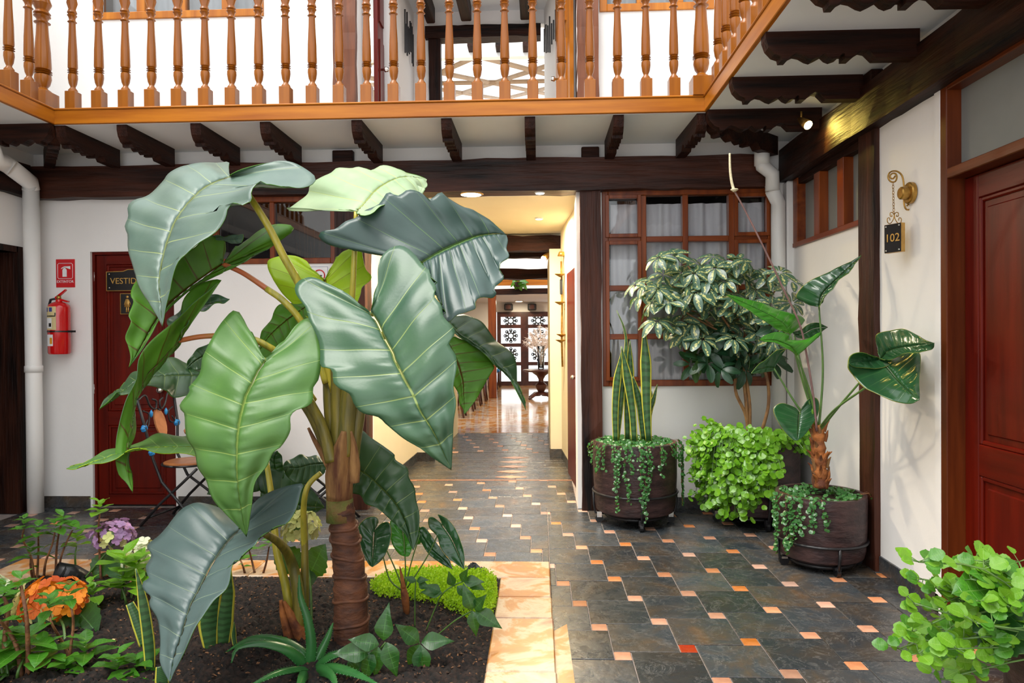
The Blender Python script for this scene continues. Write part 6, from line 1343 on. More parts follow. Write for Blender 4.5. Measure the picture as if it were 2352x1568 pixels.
shoot('dark shoot with leaf tufts left of the orange hydrangea', (20, 1430), [[(18, 1430), (12, 1400), (10, 1365)], [(30, 1430), (34, 1400), (38, 1375)]], 'green', 0.10, 7)
# --- holly-like compound sprays
def spray(label, basepx, rachis, leaves, size):
    g = G(*basepx, 0.03); t = thing('holly_fern', label, 'plant', (g.x, g.y, 0.02), 'holly ferns in the bed'); r = random.Random(basepx[0])
    P = [W(x, y, g.y-0.04*i/len(rachis)) for i, (x, y) in enumerate(rachis)]
    MB().tube([Vector(v) for v in cat(P, 14)], 0.0035, 6).build('stem', 'stem_green', t, True)
    for (x, y, dx, dz, s) in leaves:
        p = W(x, y, g.y-0.04); inst('leaf', r.choice(LM['holly']), t, p, orient((dx, r.uniform(-0.5, 0.0), dz), (0, -0.8, 0.6)), size*s)
    return t
spray('holly fern with pointed leaves beside the trunk foot', (850, 1555), [(850, 1560), (868, 1500), (885, 1475)], [(880, 1470, 0.1, 1, 1.1), (870, 1480, -1, 0.3, 1.0), (888, 1475, 0.4, -1, 1.1), (868, 1485, -0.1, -1, 1.0), (855, 1495, -0.3, -1, 1.0), (850, 1497, -1, 0.1, 1.2), (830, 1505, -0.6, -0.7, 0.9)], 0.125)
spray('holly fern with four pointed leaves in the middle of the dark soil', (965, 1530), [(965, 1540), (966, 1500), (963, 1475)], [(962, 1475, -0.7, 0.7, 1.0), (968, 1475, 1, 0.2, 1.0), (965, 1480, -0.5, -0.9, 1.0), (967, 1482, 0.1, -1, 1.1)], 0.13)
spray('holly fern spray arching over the bright moss', (975, 1450), [(978, 1450), (1000, 1395), (1015, 1365), (1040, 1345), (1075, 1330)], [(1015, 1362, -1, 0.2, 1.0), (1012, 1358, -0.9, 0.5, .8), (1040, 1345, -0.2, 1, .8), (1060, 1335, 0.4, 0.9, .8), (1065, 1335, 1, 0.1, 1.0), (1075, 1335, 1, -0.4, .9), (1050, 1345, 0.7, -0.6, .8)], 0.10)
spray('holly fern spray at the right edge of the moss', (1000, 1460), [(1000, 1462), (1045, 1425), (1085, 1402)], [(1085, 1400, -0.3, 1, 1.1), (1090, 1400, 0.6, 0.9, .9), (1092, 1403, 1, -0.5, 1.3), (1085, 1403, 0.2, -1, 1.0)], 0.11)
spray('slender holly fern stem in front of the small anthurium', (952, 1440), [(953, 1440), (953, 1380), (955, 1330)], [(955, 1335, -0.8, 0.4, .8), (957, 1333, 0.9, 0.3, .8), (962, 1340, 0.9, -0.2, .9)], 0.075)
# --- small anthurium in the bed
g = G(925, 1412, 0.03); an_ = thing('small_anthurium', 'small anthurium with five heart-shaped leaves beside the bright moss', 'plant', (g.x, g.y, 0.02)); Ya = g.y
MB().tube([W(935, 1415, Ya), W(930, 1370, Ya), W(925, 1340, Ya)], [0.016, 0.02, 0.012], 8).build('stem_base', 'fibre_red', an_, True)
blade(an_, [W(928, 1350, Ya-0.02), W(922, 1320, Ya-0.02), W(918, 1300, Ya-0.02)], [0.02, 0.016, 0.003], 'fibre_red', 'papery_sheath')
A_ = ['anth_top', 'anth_under']
def lp(pts): return zp(ZB, pts)
traced_leaf(an_, lp([(1205, 240), (1200, 330), (1195, 420), (1195, 510)]), lp([(1200, 205), (1240, 170), (1220, 125), (1150, 130), (1095, 180), (1080, 240), (1100, 330), (1130, 420), (1165, 490), (1195, 510)]), lp([(1225, 210), (1270, 170), (1320, 165), (1340, 230), (1330, 330), (1290, 420), (1240, 480), (1195, 510)]), (Ya-0.02, Ya-0.10), A_, nv=7, pleat=0.004, wave=0.004, thick=0.0015)
traced_leaf(an_, lp([(1430, 250), (1440, 330), (1450, 430)]), lp([(1410, 200), (1370, 150), (1330, 160), (1330, 250), (1350, 340), (1400, 410), (1450, 430)]), lp([(1445, 200), (1490, 180), (1510, 260), (1505, 350), (1480, 420), (1450, 430)]), (Ya+0.05, Ya-0.02), ['anth_fresh', 'anth_under'], nv=7, pleat=0.004, wave=0.003, thick=0.0015)
traced_leaf(an_, lp([(1560, 240), (1650, 370), (1730, 440), (1815, 530)]), lp([(1560, 210), (1600, 205), (1680, 310), (1740, 400), (1790, 460), (1815, 530)]), lp([(1540, 270), (1580, 340), (1640, 420), (1720, 480), (1815, 530)]), (Ya+0.02, Ya-0.05), A_, nv=7, pleat=0.003, wave=0.003, thick=0.0015)
traced_leaf(an_, lp([(1735, 190), (1800, 290), (1850, 400), (1905, 530)]), lp([(1720, 170), (1660, 120), (1625, 140), (1635, 210), (1690, 270), (1720, 360), (1790, 450), (1905, 530)]), lp([(1720, 140), (1700, 100), (1760, 130), (1820, 200), (1870, 290), (1900, 400), (1905, 530)]), (Ya-0.02, Ya-0.10), A_, nv=7, pleat=0.005, wave=0.004, thick=0.0015)
traced_leaf(an_, lp([(1520, 330), (1545, 260), (1560, 200)]), lp([(1505, 300), (1520, 230), (1560, 200)]), lp([(1560, 330), (1590, 260), (1560, 200)]), (Ya+0.08, Ya+0.06), ['anth_fresh', 'anth_under'], nv=5, pleat=0.002, wave=0.002, thick=0.0015)
for q in ([(925, 1350), (905, 1300), (870, 1225)], [(922, 1355), (895, 1330), (878, 1270)], [(930, 1340), (931, 1290), (926, 1225)], [(932, 1345), (945, 1290), (965, 1225)], [(935, 1350), (980, 1280), (1015, 1208)]):
    stalk(an_, [W(x, y, Ya-0.01) for x, y in q], (0.004, 0.003), 'stem_green', 'petiole', 6, 10)
# --- moss cushion
g = G(1010, 1380, 0.03); mc = []; r = np.random.default_rng(3)
outline = [(850, 1360), (880, 1335), (950, 1315), (1040, 1312), (1110, 1320), (1140, 1335), (1143, 1370), (1135, 1400), (1120, 1425), (1080, 1420), (1040, 1405), (990, 1390), (930, 1385), (870, 1380)]
OP = np.array([[G(x, y, 0.04).x, G(x, y, 0.04).y] for x, y in outline])
def inside(x, y):
    c = False; j = len(OP)-1
    for i in range(len(OP)):
        if (OP[i, 1] > y) != (OP[j, 1] > y) and x < (OP[j, 0]-OP[i, 0])*(y-OP[i, 1])/(OP[j, 1]-OP[i, 1])+OP[i, 0]: c = not c
        j = i
    return c
b = MB(); cnt = 0
while cnt < 13000:
    x, y = r.uniform(OP[:, 0].min(), OP[:, 0].max()), r.uniform(OP[:, 1].min(), OP[:, 1].max())
    if not inside(x, y): continue
    cnt += 1; z = soil_h(x, y)+0.01+r.uniform(0, 0.065); s = r.uniform(0.006, 0.012); d = Vector((r.normal(), r.normal(), r.normal()+0.8)).normalized()*s; w_ = d.orthogonal().normalized()*s*0.6; c = Vector((x, y, z))
    b.add([c-d*0.3, c+w_, c+d, c-w_], [(0, 1, 2, 3)], [(0.5, 0.3)]*4)
ms = b.build('moss_cushion', 'moss', None, False, loc=(g.x, g.y, 0.03)); tag(ms, 'bright yellow-green cushion of tiny moss leaves at the right corner of the bed', 'moss', kind='stuff')
# --- aloe
g = G(715, 1535, 0.03); ag = thing('spiky_aloe', 'aloe rosette with long arching toothed leaves at the front of the bed', 'plant', (g.x, g.y, 0.02)); Yg = g.y
def aloe_leaf(pts, w0, dd):
    P = [W(x, y, Yg+d) for (x, y), d in zip(pts, np.linspace(0, dd, len(pts)))]
    o = blade(ag, P, [w0, w0*0.95, w0*0.75, w0*0.45, 0.002], 'aloe', 'leaf', cup=0.5, thick=0.006, facing=Vector((0, -0.6, 0.8)) if abs(pts[0][0]-pts[-1][0]) > 60 else None)
    S2 = [Vector(v) for v in cat([tuple(p) for p in P], 22)]; b = MB()
    for i in range(2, 20):
        t_ = (S2[i+1]-S2[i-1]).normalized(); f = (Vector((0, -0.6, 0.8)) if abs(pts[0][0]-pts[-1][0]) > 60 else (CO-S2[i])).normalized(); sd = t_.cross(f).normalized(); w_ = float(np.interp(i/21, [0, .25, .5, .75, 1], [w0, w0*.95, w0*.75, w0*.45, 0.002]))/2
        for s_ in (-1, 1):
            c = S2[i]+sd*s_*w_*0.97-f*0.25*w_; b.add([c-t_*0.003, c+t_*0.003, c+sd*s_*0.006+t_*0.002, c+f*0.002], [(0, 1, 2), (1, 3, 2), (3, 0, 2)])
    tt = b.build('leaf_teeth', 'aloe', o); tt['kind'] = 'stuff'; tt.parent = o
for pts, w0, dd in (([(712, 1530), (715, 1475), (706, 1420), (690, 1370), (687, 1320)], 0.042, 0.05), ([(718, 1530), (735, 1500), (752, 1465), (765, 1430)], 0.040, 0.12), ([(722, 1530), (755, 1506), (790, 1498), (822, 1505)], 0.044, -0.10),
                    ([(722, 1534), (760, 1530), (810, 1543), (870, 1572)], 0.050, -0.32), ([(718, 1536), (745, 1540), (765, 1556), (775, 1590)], 0.042, -0.36), ([(710, 1536), (695, 1556), (680, 1600)], 0.044, -0.40),
                    ([(708, 1533), (680, 1532), (630, 1546), (565, 1580)], 0.048, -0.34), ([(706, 1530), (660, 1490), (600, 1476), (545, 1488), (532, 1522)], 0.046, -0.15), ([(704, 1528), (690, 1495), (640, 1468), (575, 1465), (515, 1500)], 0.042, 0.10)):
    aloe_leaf(pts, w0, dd)
# --- snake plant blades standing in the bed
for lab, blades in (('single striped snake-plant blade left of the low grey leaf', [([(345, 1560), (342, 1480), (328, 1380), (312, 1305)], [0.035, 0.045, 0.04, 0.004], 0), ([(335, 1480), (318, 1430), (298, 1385)], [0.05, 0.05, 0.03], 0.08)]), ('dark snake-plant blades with yellow margins behind the low grey leaf', [([(485, 1500), (480, 1420), (500, 1330), (530, 1300)], [0.05, 0.09, 0.07, 0.004], 0), ([(510, 1500), (515, 1420), (522, 1350), (528, 1295)], [0.05, 0.08, 0.07, 0.004], 0.03), ([(540, 1482), (537, 1460), (538, 1428)], [0.016, 0.02, 0.002], -0.03)]), ('short snake-plant blades at the bottom edge below the grey leaf tip', [([(375, 1590), (372, 1560), (368, 1530)], [0.05, 0.05, 0.03], 0), ([(400, 1600), (385, 1570), (375, 1540)], [0.05, 0.04, 0.01], 0.03)])):
    x, y = blades[0][0][0]; g = G(x, min(y, 1600), 0.02); t = thing('snake_plant', lab, 'plant', (g.x, g.y, 0.02), 'snake plants in the bed')
    for pts, wds, d_ in blades: blade(t, [W(px, py, g.y+d_) for px, py in pts], wds, 'snake', 'leaf', cup=0.35, thick=0.004)
# --- stones, pipe end
def rock(name, px, py, s, mat, label, catg, seed):
    g = G(px, py, 0.03); r = random.Random(seed); vs = []; n, m_ = 9, 6
    for i in range(m_+1):
        for k in range(n):
            th, ph = 2*PI*k/n, PI*i/m_; q = 1+r.uniform(-.22, .22); vs.append((g.x+s[0]*q*math.sin(ph)*math.cos(th), g.y+s[1]*q*math.sin(ph)*math.sin(th), g.z+s[2]*0.6+s[2]*q*math.cos(ph)))
    fs = [(i*n+k, i*n+(k+1) % n, (i+1)*n+(k+1) % n, (i+1)*n+k) for i in range(m_) for k in range(n)]
    return tag(MB().add(vs, fs).build(name, mat, None, False, loc=g), label, catg)
rock('stone', 1085, 1325, (0.045, 0.03, 0.05), 'stone_blue', 'dark blue-grey angular stone on the rear border beside the moss', 'stone', 1)
rock('stone', 1105, 1322, (0.03, 0.025, 0.03), 'stone_blue', 'small dark stone right of the larger blue-grey one', 'stone', 2)
for k, (px, py, s) in enumerate(((255, 1510, 0.03), (115, 1535, 0.035), (560, 1345, 0.03), (705, 1345, 0.022), (300, 1395, 0.03), (260, 1475, 0.018))):
    rock('stone', px, py, (s, s*.8, s*.55), 'soil' if k != 5 else 'label_cream', ['dark soil clod left of the striped blade', 'dark soil clod beneath the bottom left leaves', 'dark clod near the rear border behind the low grey leaf', 'small dark clod right of the pale yellow hydrangea stem', 'dark clod under the lime leaves', 'pale wood chip lying on open soil at left'][k], 'clod' if k != 5 else 'wood chip', 10+k)
g = G(165, 1330, 0.03); t = thing('drain_pipe_end', 'black corrugated pipe end poking from the soil at the rear left', 'pipe', g)
q = [g+Vector((0.08, 0.05, -0.05)), g+Vector((0.0, 0.0, 0.03)), g+Vector((-0.06, -0.05, 0.06))]
MB().tube(q, 0.055, 16, cap=False).build('pipe_wall', 'black_plastic', t, True).modifiers.new('t', 'SOLIDIFY').thickness = 0.006
for k in range(4): c = q[0].lerp(q[2], 0.35+0.17*k); d = (q[2]-q[0]).normalized(); MB().tube([c-d*0.006, c+d*0.006], 0.059, 16, cap=False).build('pipe_rib', 'black_plastic', t, True)

# ================================================================ POTS
def pot(c, r, z0, h, label, taper=0.99, hoop=0.30):
    c = Vector((c[0], c[1], 0)); t = thing('plant_pot', label, 'pot', c, 'dark clay pots on wheels'); z1 = z0+h
    pr = [(r*0.80*taper, z0), (r*0.93*taper, z0+0.02), (r*0.97*taper, z0+h*0.15), (r*0.99, z0+h*0.5), (r, z1-0.015), (r*0.99, z1), (r*0.90, z1), (r*0.89, z1-0.03), (r*0.87, z1-0.06)]
    MB().lathe(pr, c, 40).build('pot_body', 'pot_clay', t, auto=True)
    MB().lathe([(0.001, z1-0.055), (r*0.885, z1-0.05)], c, 28).build('potting_soil', 'pot_soil', t)
    zh = z0+h*hoop; MB().tube([c+Vector((r*1.0*math.cos(a), r*1.0*math.sin(a), zh)) for a in np.linspace(0, 2*PI, 49)], 0.009, 6).build('iron_hoop', 'black_iron', t, True)
    MB().tube([c+Vector((r*0.72*math.cos(a), r*0.72*math.sin(a), z0-0.015)) for a in np.linspace(0, 2*PI, 33)], 0.012, 6).build('base_ring', 'black_iron', t, True)
    for k in range(4):
        an = -PI/2+0.03+k*PI/2; d = Vector((math.cos(an), math.sin(an), 0)); s_ = Vector((-d.y, d.x, 0))
        MB().tube([c+d*r*1.0+Vector((0, 0, zh)), c+d*r*0.99+Vector((0, 0, z0+0.05)), c+d*r*0.95+Vector((0, 0, z0-0.012)), c+d*r*0.7+Vector((0, 0, z0-0.015))], 0.009, 6).build('stand_leg', 'black_iron', t, True)
        w = c+d*r*0.86+Vector((0, 0, 0.03)); MB().tube([w-s_*0.011, w+s_*0.011], 0.030, 14).build('caster_wheel', 'black_plastic', t)
        MB().box(w+Vector((-0.018, -0.018, 0.012)), w+Vector((0.018, 0.018, z0-0.03))).build('caster_fork', 'chrome' if k % 2 else 'black_iron', t)
    return t, c, z1
def vine(name, label, c, r, z1, n_top, strands, mat='vine', leaf=0.012, seed=1, top=True, stuff=True):
    """creeping plant: tiny round leaves on the soil and on hanging runners"""
    t = thing(name, label, 'plant', (c.x, c.y, z1-0.05)); R_ = np.random.default_rng(seed); b = MB(); st = MB()
    def disc(p, nrm, s):
        u = nrm.orthogonal().normalized(); w = nrm.cross(u); a = R_.uniform(0, 6)
        vs = [p]+[p+(u*math.cos(a+k*PI/3)+w*math.sin(a+k*PI/3))*s-nrm*s*0.12 for k in range(6)]
        b.add(vs, [(0, k+1, (k+1) % 6+1) for k in range(6)], [(0.5, 0.2)]*7)
    for k in range(n_top):
        rr = r*0.92*math.sqrt(R_.uniform(0.03 if top is True else top, 1)); an = R_.uniform(0, 2*PI); p = Vector((c.x+rr*math.cos(an), c.y+rr*math.sin(an), z1-0.04+R_.uniform(0, 0.05)))
        disc(p, Vector((R_.normal()*.5, R_.normal()*.5-0.4, 1)).normalized(), leaf*R_.uniform(0.7, 1.25))
    for (an, L) in strands:
        d = Vector((math.cos(an), math.sin(an), 0)); s_ = Vector((-d.y, d.x, 0)); p = Vector((c.x, c.y, z1))+d*r*0.85; P = [p.copy()]
        P.append(p+d*r*0.17+Vector((0, 0, 0.012))); q = p+d*r*0.20; nseg = max(3, int(L/0.025)); off = 0.0
        for k in range(nseg):
            off += R_.normal()*0.006; P.append(q+s_*off+d*(0.012+R_.uniform(0, 0.012))+Vector((0, 0, -L*(k+1)/nseg)))
        st.tube(P, 0.0013, 4)
        for k in range(1, len(P)-1):
            for m_ in range(3):
                pp_ = P[k].lerp(P[k+1], R_.uniform()); nr = (d+Vector((R_.normal()*.6, R_.normal()*.6, 0.6+R_.normal()*.4))).normalized()
                disc(pp_+d*0.006+s_*R_.normal()*0.010+Vector((0, 0, R_.normal()*0.006)), nr, leaf*R_.uniform(0.6, 1.15))
    o = b.build('foliage', mat, t); o['kind'] = 'stuff'; s2 = st.build('runners', 'twig', t); s2['kind'] = 'stuff'
    return t
# pot with snake plant
g = G(1461, 1222); pA, cA, zA = pot((W(1458, 1100, 5.34).x, 5.34), 0.315, 0.085, 0.53, 'dark brown clay pot with hoop by the wooden post, holding a snake plant')
r = random.Random(5)
vine('creeping_vine', 'tiny-leaved vine spilling over the pot by the wooden post', cA, 0.315, zA, 1500, [(-PI/2+a, L) for a, L in ((-1.35, .10), (-1.2, .16), (-1.0, .22), (-.8, .18), (-.62, .12), (-.48, .30), (-.40, .46), (-.30, .40), (-.22, .20), (-.05, .46), (0.02, .52), (.12, .36), (.2, .15), (.45, .2), (.5, .12), (.75, .08), (1.0, .16), (1.2, .30), (1.3, .42), (1.4, .46), (1.5, .40), (1.6, .45), (-1.5, .1), (1.1, .12), (.9, .1), (-.9, .12))], 'vine', 0.0125, 4)
t = thing('snake_plant', 'tall snake plant with yellow-edged striped blades in the pot by the post', 'plant', (cA.x, cA.y, zA-0.05))
for pts, wds, d_ in (([(1414, 1012), (1413, 940), (1418, 870), (1430, 800)], [0.04, 0.05, 0.06, 0.004], 0.0), ([(1418, 1012), (1428, 900), (1438, 800), (1434, 755), (1416, 712)], [0.03, 0.045, 0.05, 0.02, 0.003], 0.05), ([(1441, 1008), (1441, 930), (1446, 850), (1447, 782)], [0.04, 0.05, 0.075, 0.004], 0.08),
                     ([(1457, 1012), (1452, 940), (1440, 860), (1427, 795)], [0.045, 0.055, 0.07, 0.006], -0.04), ([(1478, 1008), (1472, 940), (1460, 890), (1452, 865)], [0.04, 0.06, 0.06, 0.02], 0.05), ([(1490, 1012), (1485, 930), (1483, 830), (1478, 742)], [0.045, 0.07, 0.085, 0.004], -0.02),
                     ([(1484, 1010), (1487, 960), (1500, 920), (1510, 882)], [0.025, 0.035, 0.04, 0.004], 0.06), ([(1494, 1008), (1492, 960), (1498, 925), (1497, 898)], [0.02, 0.03, 0.03, 0.003], 0.08)):
    blade(t, [W(x, y, cA.y-0.05+d_) for x, y in pts], wds, 'snake', 'leaf', cup=0.3, thick=0.004, n=8)
# pot with schefflera
pB, cB, zB = pot((W(1732, 1100, 5.37).x, 5.37), 0.33, 0.085, 0.55, 'dark clay pot in the corner, holding the variegated umbrella tree')
pC, cC, zC_ = pot((1.715, 4.37), 0.262, 0.055, 0.39, 'dark clay pot on casters against the right wall, holding a tall anthurium', hoop=0.30)
vine('creeping_vine', 'tiny-leaved vine trailing over the left side of the anthurium pot', cC, 0.262, zC_, 420, [(-PI/2+a, L) for a, L in ((-.5, .05), (-.6, .14), (-.35, .16), (-.75, .20), (-.9, .28), (-1.0, .34), (-1.1, .30), (-1.25, .36), (-1.35, .24), (-.45, .18), (-1.5, .2), (1.25, .1), (1.4, .16), (1.3, .05))], 'vine', 0.0135, 6, top=0.25)
# trailing bright plant in pot B
def bushy(name, label, c, z1, n, leaf, mats, seed):
    t = thing(name, label, 'plant', (c.x, c.y, z1-0.05)); R_ = random.Random(seed); st = MB(); lf = MB()
    def disc(q, d, s):
        nr = (d*0.7+Vector((R_.gauss(0, .4), R_.gauss(0, .4)-0.35, 0.65+R_.gauss(0, .25)))).normalized(); u = nr.orthogonal().normalized(); w = nr.cross(u); a = R_.uniform(0, 6)
        vs = [q]+[q+(u*math.cos(a+j*PI/4)+w*math.sin(a+j*PI/4))*s*(1 if j else 0.75)+nr*s*0.12 for j in range(8)]
        lf.add(vs, [(0, j+1, (j+1) % 8+1) for j in range(8)], [(0.4, 0.3)]*9)
    for k in range(n):      # each runner ends somewhere on a bulging curtain down the left front of the pot
        an = R_.uniform(-PI*1.05, -PI*0.47) if k % 8 else R_.uniform(-PI*0.5, PI*0.1); fr = 0.33 if an < -PI*0.56 else (0.25 if an < -PI*0.47 else 0.10)
        drop = R_.random()**0.75*0.60*(fr/0.33)**1.5; d = Vector((math.cos(an), math.sin(an), 0))
        rr = 0.22+R_.uniform(0.08, 0.30)*(0.6+0.4*math.sin(min(1, drop/0.55)*PI)); e = Vector((c.x, c.y, z1+0.03+R_.uniform(-.03, .09)-drop))+d*rr
        p0_ = Vector((c.x, c.y, z1-0.03))+d*R_.uniform(0.08, 0.22); m1 = Vector((c.x, c.y, z1+R_.uniform(0.02, 0.10)))+d*min(rr, 0.36)
        P = [Vector(v) for v in cat([p0_, m1, e], 9)]; st.tube(P, 0.0022, 4)
        for i in range(2, 9):
            for m_ in range(1 if i < 6 else 3): disc(P[i]+Vector((R_.gauss(0, .018), R_.gauss(0, .018), R_.gauss(0, .015))), d, leaf*R_.uniform(0.6, 1.2))
    for (px, py, q0) in ((1600, 985, (1640, 1010)), (1622, 962, (1650, 1010)), (1575, 1008, (1620, 1040)), (1640, 975, (1660, 1010)), (1590, 1100, (1630, 1090)), (1585, 1140, (1630, 1120)), (1680, 980, (1690, 1010)), (1745, 1000, (1735, 1020)), (1795, 1010, (1770, 1020)), (1832, 1045, (1815, 1020))):
        a, b_ = W(*q0, c.y-0.1), W(px, py, c.y-0.12); P = [a.lerp(b_, u/5)+Vector((0, 0, 0.02*math.sin(PI*u/5))) for u in range(6)]; st.tube(P, 0.002, 4)
        for i in range(6):
            for m_ in range(3): disc(P[i]+Vector((R_.gauss(0, .018), R_.gauss(0, .018), R_.gauss(0, .014))), Vector((0, -0.5, 0.3)), leaf*R_.uniform(0.5, 0.9))
    o = lf.build('foliage', mats, t); o['kind'] = 'stuff'; o = st.build('runners', 'stem_green', t); o['kind'] = 'stuff'; return t
bushy('trailing_plant', 'bright green round-leaved plant cascading over the umbrella tree pot', cB, zB, 180, 0.026, 'lime_leaf', 11)
vine('creeping_vine', 'dark small-leaved creeper at the right rim of the umbrella tree pot', cB, 0.33, zB, 420, [(-0.3, .1), (-0.1, .12), (0.1, .14), (-.5, .1)], 'vine', 0.016, 9, top=0.3)
# umbrella tree
sf = thing('umbrella_tree', 'variegated umbrella tree with clusters of cream-edged leaflets before the window', 'plant', (cB.x, cB.y, zB-0.05)); Ys = cB.y
for pts in ([(1720, 1000), (1712, 950), (1690, 900), (1692, 850), (1700, 800)], [(1718, 1000), (1714, 930), (1708, 860), (1712, 780)], [(1722, 1000), (1722, 930), (1716, 870), (1722, 780)], [(1750, 990), (1765, 930), (1762, 870), (1740, 820), (1725, 790)]):
    stalk(sf, [W(x, y, Ys-0.03) for x, y in pts], (0.013, 0.011), 'stem_tan', 'stem', 8, 20)
branches = [((1705, 800), (1600, 720), (1500, 650)), ((1710, 800), (1640, 700), (1580, 610)), ((1715, 790), (1700, 700), (1690, 610)), ((1720, 790), (1760, 700), (1800, 640)), ((1705, 830), (1650, 810), (1600, 800)), ((1708, 790), (1580, 720), (1540, 680))]
for k, pts in enumerate(branches): stalk(sf, [W(x, y, Ys-0.05-0.06*i*(1 if k % 2 else -0.5)) for i, (x, y) in enumerate(pts)], (0.009, 0.005), 'stem_tan', 'branch', 6, 14)
def palm_leaf(mat, n, droop):
    b = MB(); Rr = random.Random(n*10+int(droop*10)); prof = [0.03, 0.12, 0.20, 0.23, 0.19, 0.08]
    for k in range(n):
        an = 2*PI*k/n+Rr.uniform(-.1, .1); L = Rr.uniform(0.8, 1.05); c, s = math.cos(an), math.sin(an); vs = []; uv = []
        for i in range(7):
            u = i/6; w = float(np.interp(u, np.linspace(0, 1, 6), prof))
            for j in (-1, 0, 1):
                x, y = j*w*L, 0.12+u*L*0.88; z = -droop*u*u+0.06*abs(j)*w*4
                vs.append((x*c-y*s, x*s+y*c, z)); uv.append((u, abs(j)))
        b.add(vs, [(i*3+j, i*3+j+1, (i+1)*3+j+1, (i+1)*3+j) for i in range(6) for j in (0, 1)], uv)
    return b.mesh('leaf', mat, True)
PL = [palm_leaf('scheff', n, d) for n, d in ((7, .25), (8, .35), (6, .2), (7, .5))]; PD = [palm_leaf('scheff_dark', n, d) for n, d in ((7, .5), (6, .3))]
R_ = random.Random(21); spots = [(1510, 590), (1545, 588), (1525, 625), (1600, 600), (1640, 590), (1690, 600), (1665, 625), (1740, 620), (1790, 625), (1460, 648), (1485, 655), (1545, 655), (1590, 650), (1625, 640), (1710, 640), (1760, 650), (1800, 660), (1500, 690), (1540, 700), (1580, 690), (1640, 670), (1680, 665), (1720, 690), (1770, 700), (1490, 705), (1560, 730), (1610, 710), (1650, 720), (1690, 715), (1740, 735), (1505, 735), (1580, 760), (1620, 745), (1665, 750), (1700, 760), (1640, 690), (1530, 665), (1600, 672), (1685, 690), (1735, 665), (1570, 625), (1715, 605), (1660, 645), (1620, 690), (1560, 690), (1780, 735), (1570, 770), (1475, 680), (1820, 650), (1815, 690), (1595, 735), (1640, 765), (1680, 735), (1715, 720), (1750, 715), (1540, 745), (1610, 775), (1515, 660), (1575, 660), (1700, 625), (1640, 615), (1765, 630), (1670, 700), (1600, 630), (1730, 700), (1690, 775), (1630, 660), (1560, 605), (1745, 690)]
dark = [(1680, 790), (1720, 790), (1700, 820), (1740, 800), (1760, 770), (1660, 800), (1640, 830), (1610, 800), (1620, 830), (1690, 840), (1715, 845), (1655, 850), (1740, 760), (1700, 780), (1670, 770), (1650, 775), (1725, 820), (1600, 820), (1775, 745), (1745, 830), (1760, 805), (1780, 780), (1630, 810), (1680, 820), (1665, 830), (1710, 800), (1590, 840), (1735, 780), (1770, 825)]
for k, (x, y) in enumerate(spots+dark):
    dk = k >= len(spots); dY = R_.uniform(-0.22, 0.10) if not dk else R_.uniform(-0.15, 0.1); p = W(x+R_.uniform(-6, 6), y+R_.uniform(-6, 6), Ys-0.05+dY-(0.35 if x > 1770 else 0))
    nr = Vector((R_.gauss(0, .3)+(x-1640)/500, -0.55+R_.gauss(0, .25), 0.75 if not dk else 0.35)).normalized()
    q = basis(*(lambda z: (z.orthogonal().normalized(), z.cross(z.orthogonal().normalized()), z))(nr)) @ Matrix.Rotation(R_.uniform(0, 6), 3, 'Z')
    inst('leaf', R_.choice(PD if (dk and R_.random() < 0.75) else PL), sf, p, q, R_.uniform(0.115, 0.155))
# anthurium in the right pot
t = thing('tall_anthurium', 'tall anthurium with big leathery leaves and a long flower spike by the right wall', 'plant', (cC.x, cC.y, zC_-0.05)); Yn = cC.y
k0 = [(1886, 1120), (1885, 1080), (1882, 1040), (1880, 1000), (1878, 975)]
P = [W(x, y, Yn) for x, y in k0]; MB().tube([Vector(v) for v in cat(P, 20)], [0.036+0.006*math.sin(i*1.7) for i in range(20)], 12).build('trunk', 'fibre_red', t, True)
Rr = random.Random(8)
for k in range(34):
    u = Rr.random(); c = Vector(cat(P, 20)[int(u*19)]); an = Rr.uniform(-PI*1.1, 0.1); d = Vector((math.cos(an), math.sin(an), 0)); e = c+d*0.032
    blade(t, [e+Vector((0, 0, -0.02)), e+d*0.012+Vector((0, 0, 0.02)), e+d*Rr.uniform(0.015, 0.05)+Vector((0, 0, 0.05))], [0.026, 0.022, 0.003], 'fibre_red' if k % 3 else 'fibre', 'papery_sheath', cup=0.6, n=2, thick=0.002)
top = W(1880, 985, Yn)
def z7(p): return zp(Z7, p)
def zr_(p): return zp(ZR, p)
AF = ['anth_fresh', 'anth_under']; AT = ['anth_top', 'anth_under']
traced_leaf(t, z7([(692, 1098), (715, 1010), (800, 920), (985, 740)]), z7([(640, 1085), (560, 1062), (528, 1040), (540, 1000), (600, 940), (680, 890), (780, 850), (880, 800), (985, 740)]), z7([(715, 1060), (745, 1010), (790, 965), (850, 900), (930, 820), (985, 740)]), (Yn-0.06, Yn-0.12), AT, nv=9, eL=0.06, eR=-0.06, lL=0.05, pleat=0.008, wave=0.004)
traced_leaf(t, z7([(490, 1290), (440, 1210), (280, 1120), (45, 1015)]), z7([(530, 1250), (592, 1200), (570, 1170), (500, 1150), (380, 1105), (250, 1060), (130, 1025), (45, 1015)]), z7([(450, 1270), (400, 1250), (320, 1200), (220, 1135), (120, 1070), (45, 1015)]), (Yn-0.05, Yn-0.30), AF, nv=9, eL=0.10, eR=-0.08, lL=0.06, pleat=0.006, wave=0.003)
traced_leaf(t, z7([(540, 1435), (500, 1375), (400, 1335), (275, 1328)]), z7([(600, 1380), (660, 1330), (705, 1290), (690, 1278), (600, 1322), (490, 1325), (480, 1295), (400, 1275), (320, 1295), (275, 1328)]), z7([(500, 1410), (440, 1370), (370, 1345), (275, 1328)]), (Yn-0.12, Yn-0.25), AF, nv=7, eL=0.08, eR=-0.05, pleat=0.004, wave=0.003)
